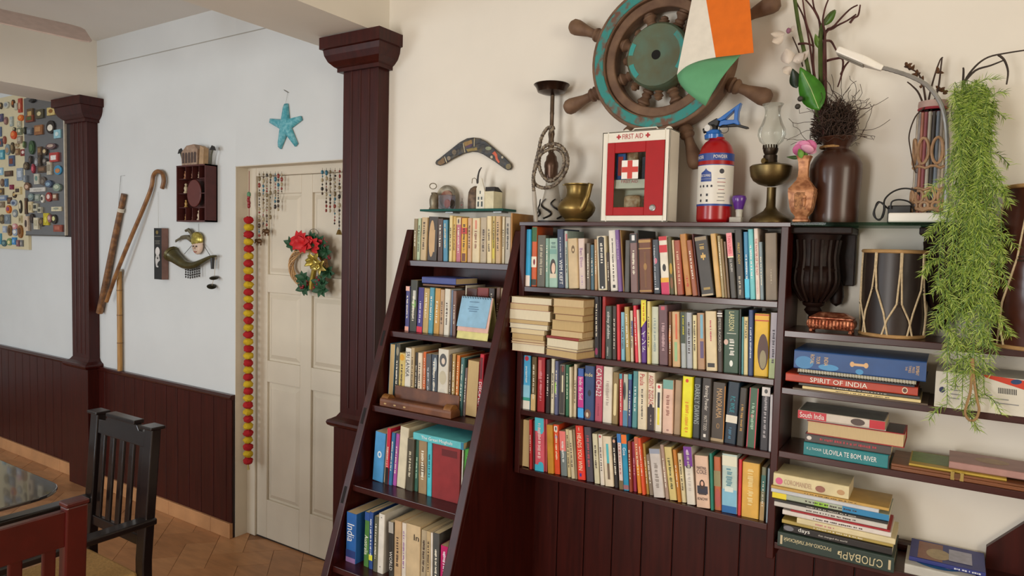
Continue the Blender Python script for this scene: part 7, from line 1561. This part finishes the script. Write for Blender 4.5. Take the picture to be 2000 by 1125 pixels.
# ---- chairs and table
def chair(x, y, rz, wood, seatm, lab, arms=True, h=.97, w=.2, plain=False):
    t = thing('wooden_armchair', (x, y, FZ), lab, 'chair')
    Mx = Matrix.Translation((x, y, FZ)) @ Matrix.Rotation(R(rz), 4, 'Z')
    def bar(nm, pts, a, b, par=t):   # swept rectangular bar, a across x, b across y
        mb = MB(); vs = []
        for p in pts: vs += [(p[0]-a, p[1]-b, p[2]), (p[0]+a, p[1]-b, p[2]), (p[0]+a, p[1]+b, p[2]), (p[0]-a, p[1]+b, p[2])]
        k = len(pts); fs = [(3, 2, 1, 0), tuple((k-1)*4+j for j in range(4))]+[(i*4+j, i*4+(j+1) % 4, i*4+4+(j+1) % 4, i*4+4+j) for i in range(k-1) for j in range(4)]
        return mb.add(vs, fs, 0, Mx).build(nm, wood, par, bevel=.004)
    yb = lambda z: .0 if z < .5 else .0+.075*(z-.5)
    for s in (-1, 1):
        bar('back_post', [(s*w, 0, 0), (s*w, 0, .5), (s*w, yb(h), h-.012)], .026, .018)
        cw = .002 if plain else .01
        MB().box(s*w-.026-cw, s*w+.026+cw, yb(h)-.018-cw, yb(h)+.018+cw, h-.012, h, M=Mx).build('post_cap', wood, t, bevel=.003)
        bar('front_leg', [(s*(w+.01), -.44, 0), (s*(w+.01), -.44, .63 if arms else .44)], .024, .024)
        if arms: MB().box(s*(w+.01)-.03, s*(w+.01)+.03, -.49, .03, .63, .655, M=Mx).build('armrest', wood, t, bevel=.006)
        MB().box(s*w-.012, s*w+.012, -.43, -.015, .37, .42, M=Mx).build('side_rail', wood, t, bevel=.003)
        MB().box(s*w-.01, s*w+.01, -.43, -.015, .15, .18, M=Mx).build('stretcher', wood, t)
    MB().box(-w, w, -.452, -.43, .37, .42, M=Mx).build('front_rail', wood, t, bevel=.003)
    MB().box(-w, w, -.012, .012, .37, .42, M=Mx).build('rear_rail', wood, t, bevel=.003)
    # stepped crest
    q = h
    prof = [(-w+.02, q-.085), (w-.02, q-.085), (w-.02, q-.03), (w*.62, q-.028), (w*.55, q-.012), (w*.5, q-.008), (-w*.5, q-.008), (-w*.55, q-.012), (-w*.62, q-.028), (-w+.02, q-.03)]
    if plain: prof = [(-w+.02, q-.115), (w-.02, q-.115), (w-.02, q-.02), (-w+.02, q-.02)]
    mb = MB(); mb.ext(prof, (0, 0, 0), EX, EZ, EY, .022)
    for v in mb.v: v.y += yb(v.z)-.011
    mb.v = [Mx @ v for v in mb.v]; mb.build('crest_rail', wood, t, bevel=.003)
    if not plain: MB().box(-w*.52, w*.52, yb(q)-.02, yb(q)+.02, q-.010, q+.006, M=Mx).build('crest_cap', wood, t, bevel=.003)
    bar('lower_rail', [(0, yb(.56), .545), (0, yb(.58), .585)], w-.02, .010)
    for i in range(5):
        xs = -w+.02+(2*w-.04)*(i+.5)/5
        bar('slat', [(xs, yb(.58), .58), (xs, yb(h-.08), h-.08)], .0155, .006)
    MB().box(-w+.012, w-.012, -.428, -.014, .415, .455, M=Mx).build('seat_pad', seatm, t, bevel=.012)
    return t
DW = mat('#130a0a', .3, var=.3, scale=12, coat=.3); RW = mat('#480c09', .3, var=.25, scale=10, coat=.4)
SEATM = mat('#b08a52', .9, var=.18, scale=120, bump=.4)
pR, pL = UZ(308, 828, .955), UZ(182, 803, .955)
chair((pR.x+pL.x)/2, (pR.y+pL.y)/2-.036, 0, DW, SEATM, 'dark wooden slat-back armchair with tan woven seat by the panelling', True, .955-FZ, (pR.x-pL.x)/2+.004)
nc = UZ(150, 975, .97)
chair(nc.x-.04, nc.y-.21, -90, RW, mat('#2c2422', .7), 'red mahogany slat-back chair at the lower left corner', False, .97-FZ, .205, True)
# glass topped table
ZTb = .745; gr = UZ(118, 962, ZTb); 
def rrect(x0, x1, y0, y1, r_, n=7):
    return arc(x1-r_, y1-r_, r_, 0, 90, n)+arc(x0+r_, y1-r_, r_, 90, 180, n)+arc(x0+r_, y0+r_, r_, 180, 270, n)+arc(x1-r_, y0+r_, r_, 270, 360, n)
tx1, ty1 = gr.x, UZ(40, 918, ZTb).y+.01; tx0, ty0 = tx1-1.15, ty1-.75
tb = thing('glass_table', ((tx0+tx1)/2, (ty0+ty1)/2, FZ), 'dark wooden table with dark rounded glass top at the lower left', 'table')
MB().ext(rrect(tx0, tx1, ty0, ty1, .13), (0, 0, ZTb-.012), EX, EY, EZ, .012).build('glass_top', mat('#2a2626', .04, var=0, coat=1.0, spec=.9), tb, bevel=.003)
MB().box(tx0+.1, tx1-.4, ty0+.1, ty1-.1, ZTb-.065, ZTb-.0125).build('apron', RW, tb, bevel=.004)
for x in (tx0+.13, tx1-.43):
    for y in (ty0+.13, ty1-.13): MB().box(x-.03, x+.03, y-.03, y+.03, FZ, ZTb-.065).build('leg', RW, tb, bevel=.004)
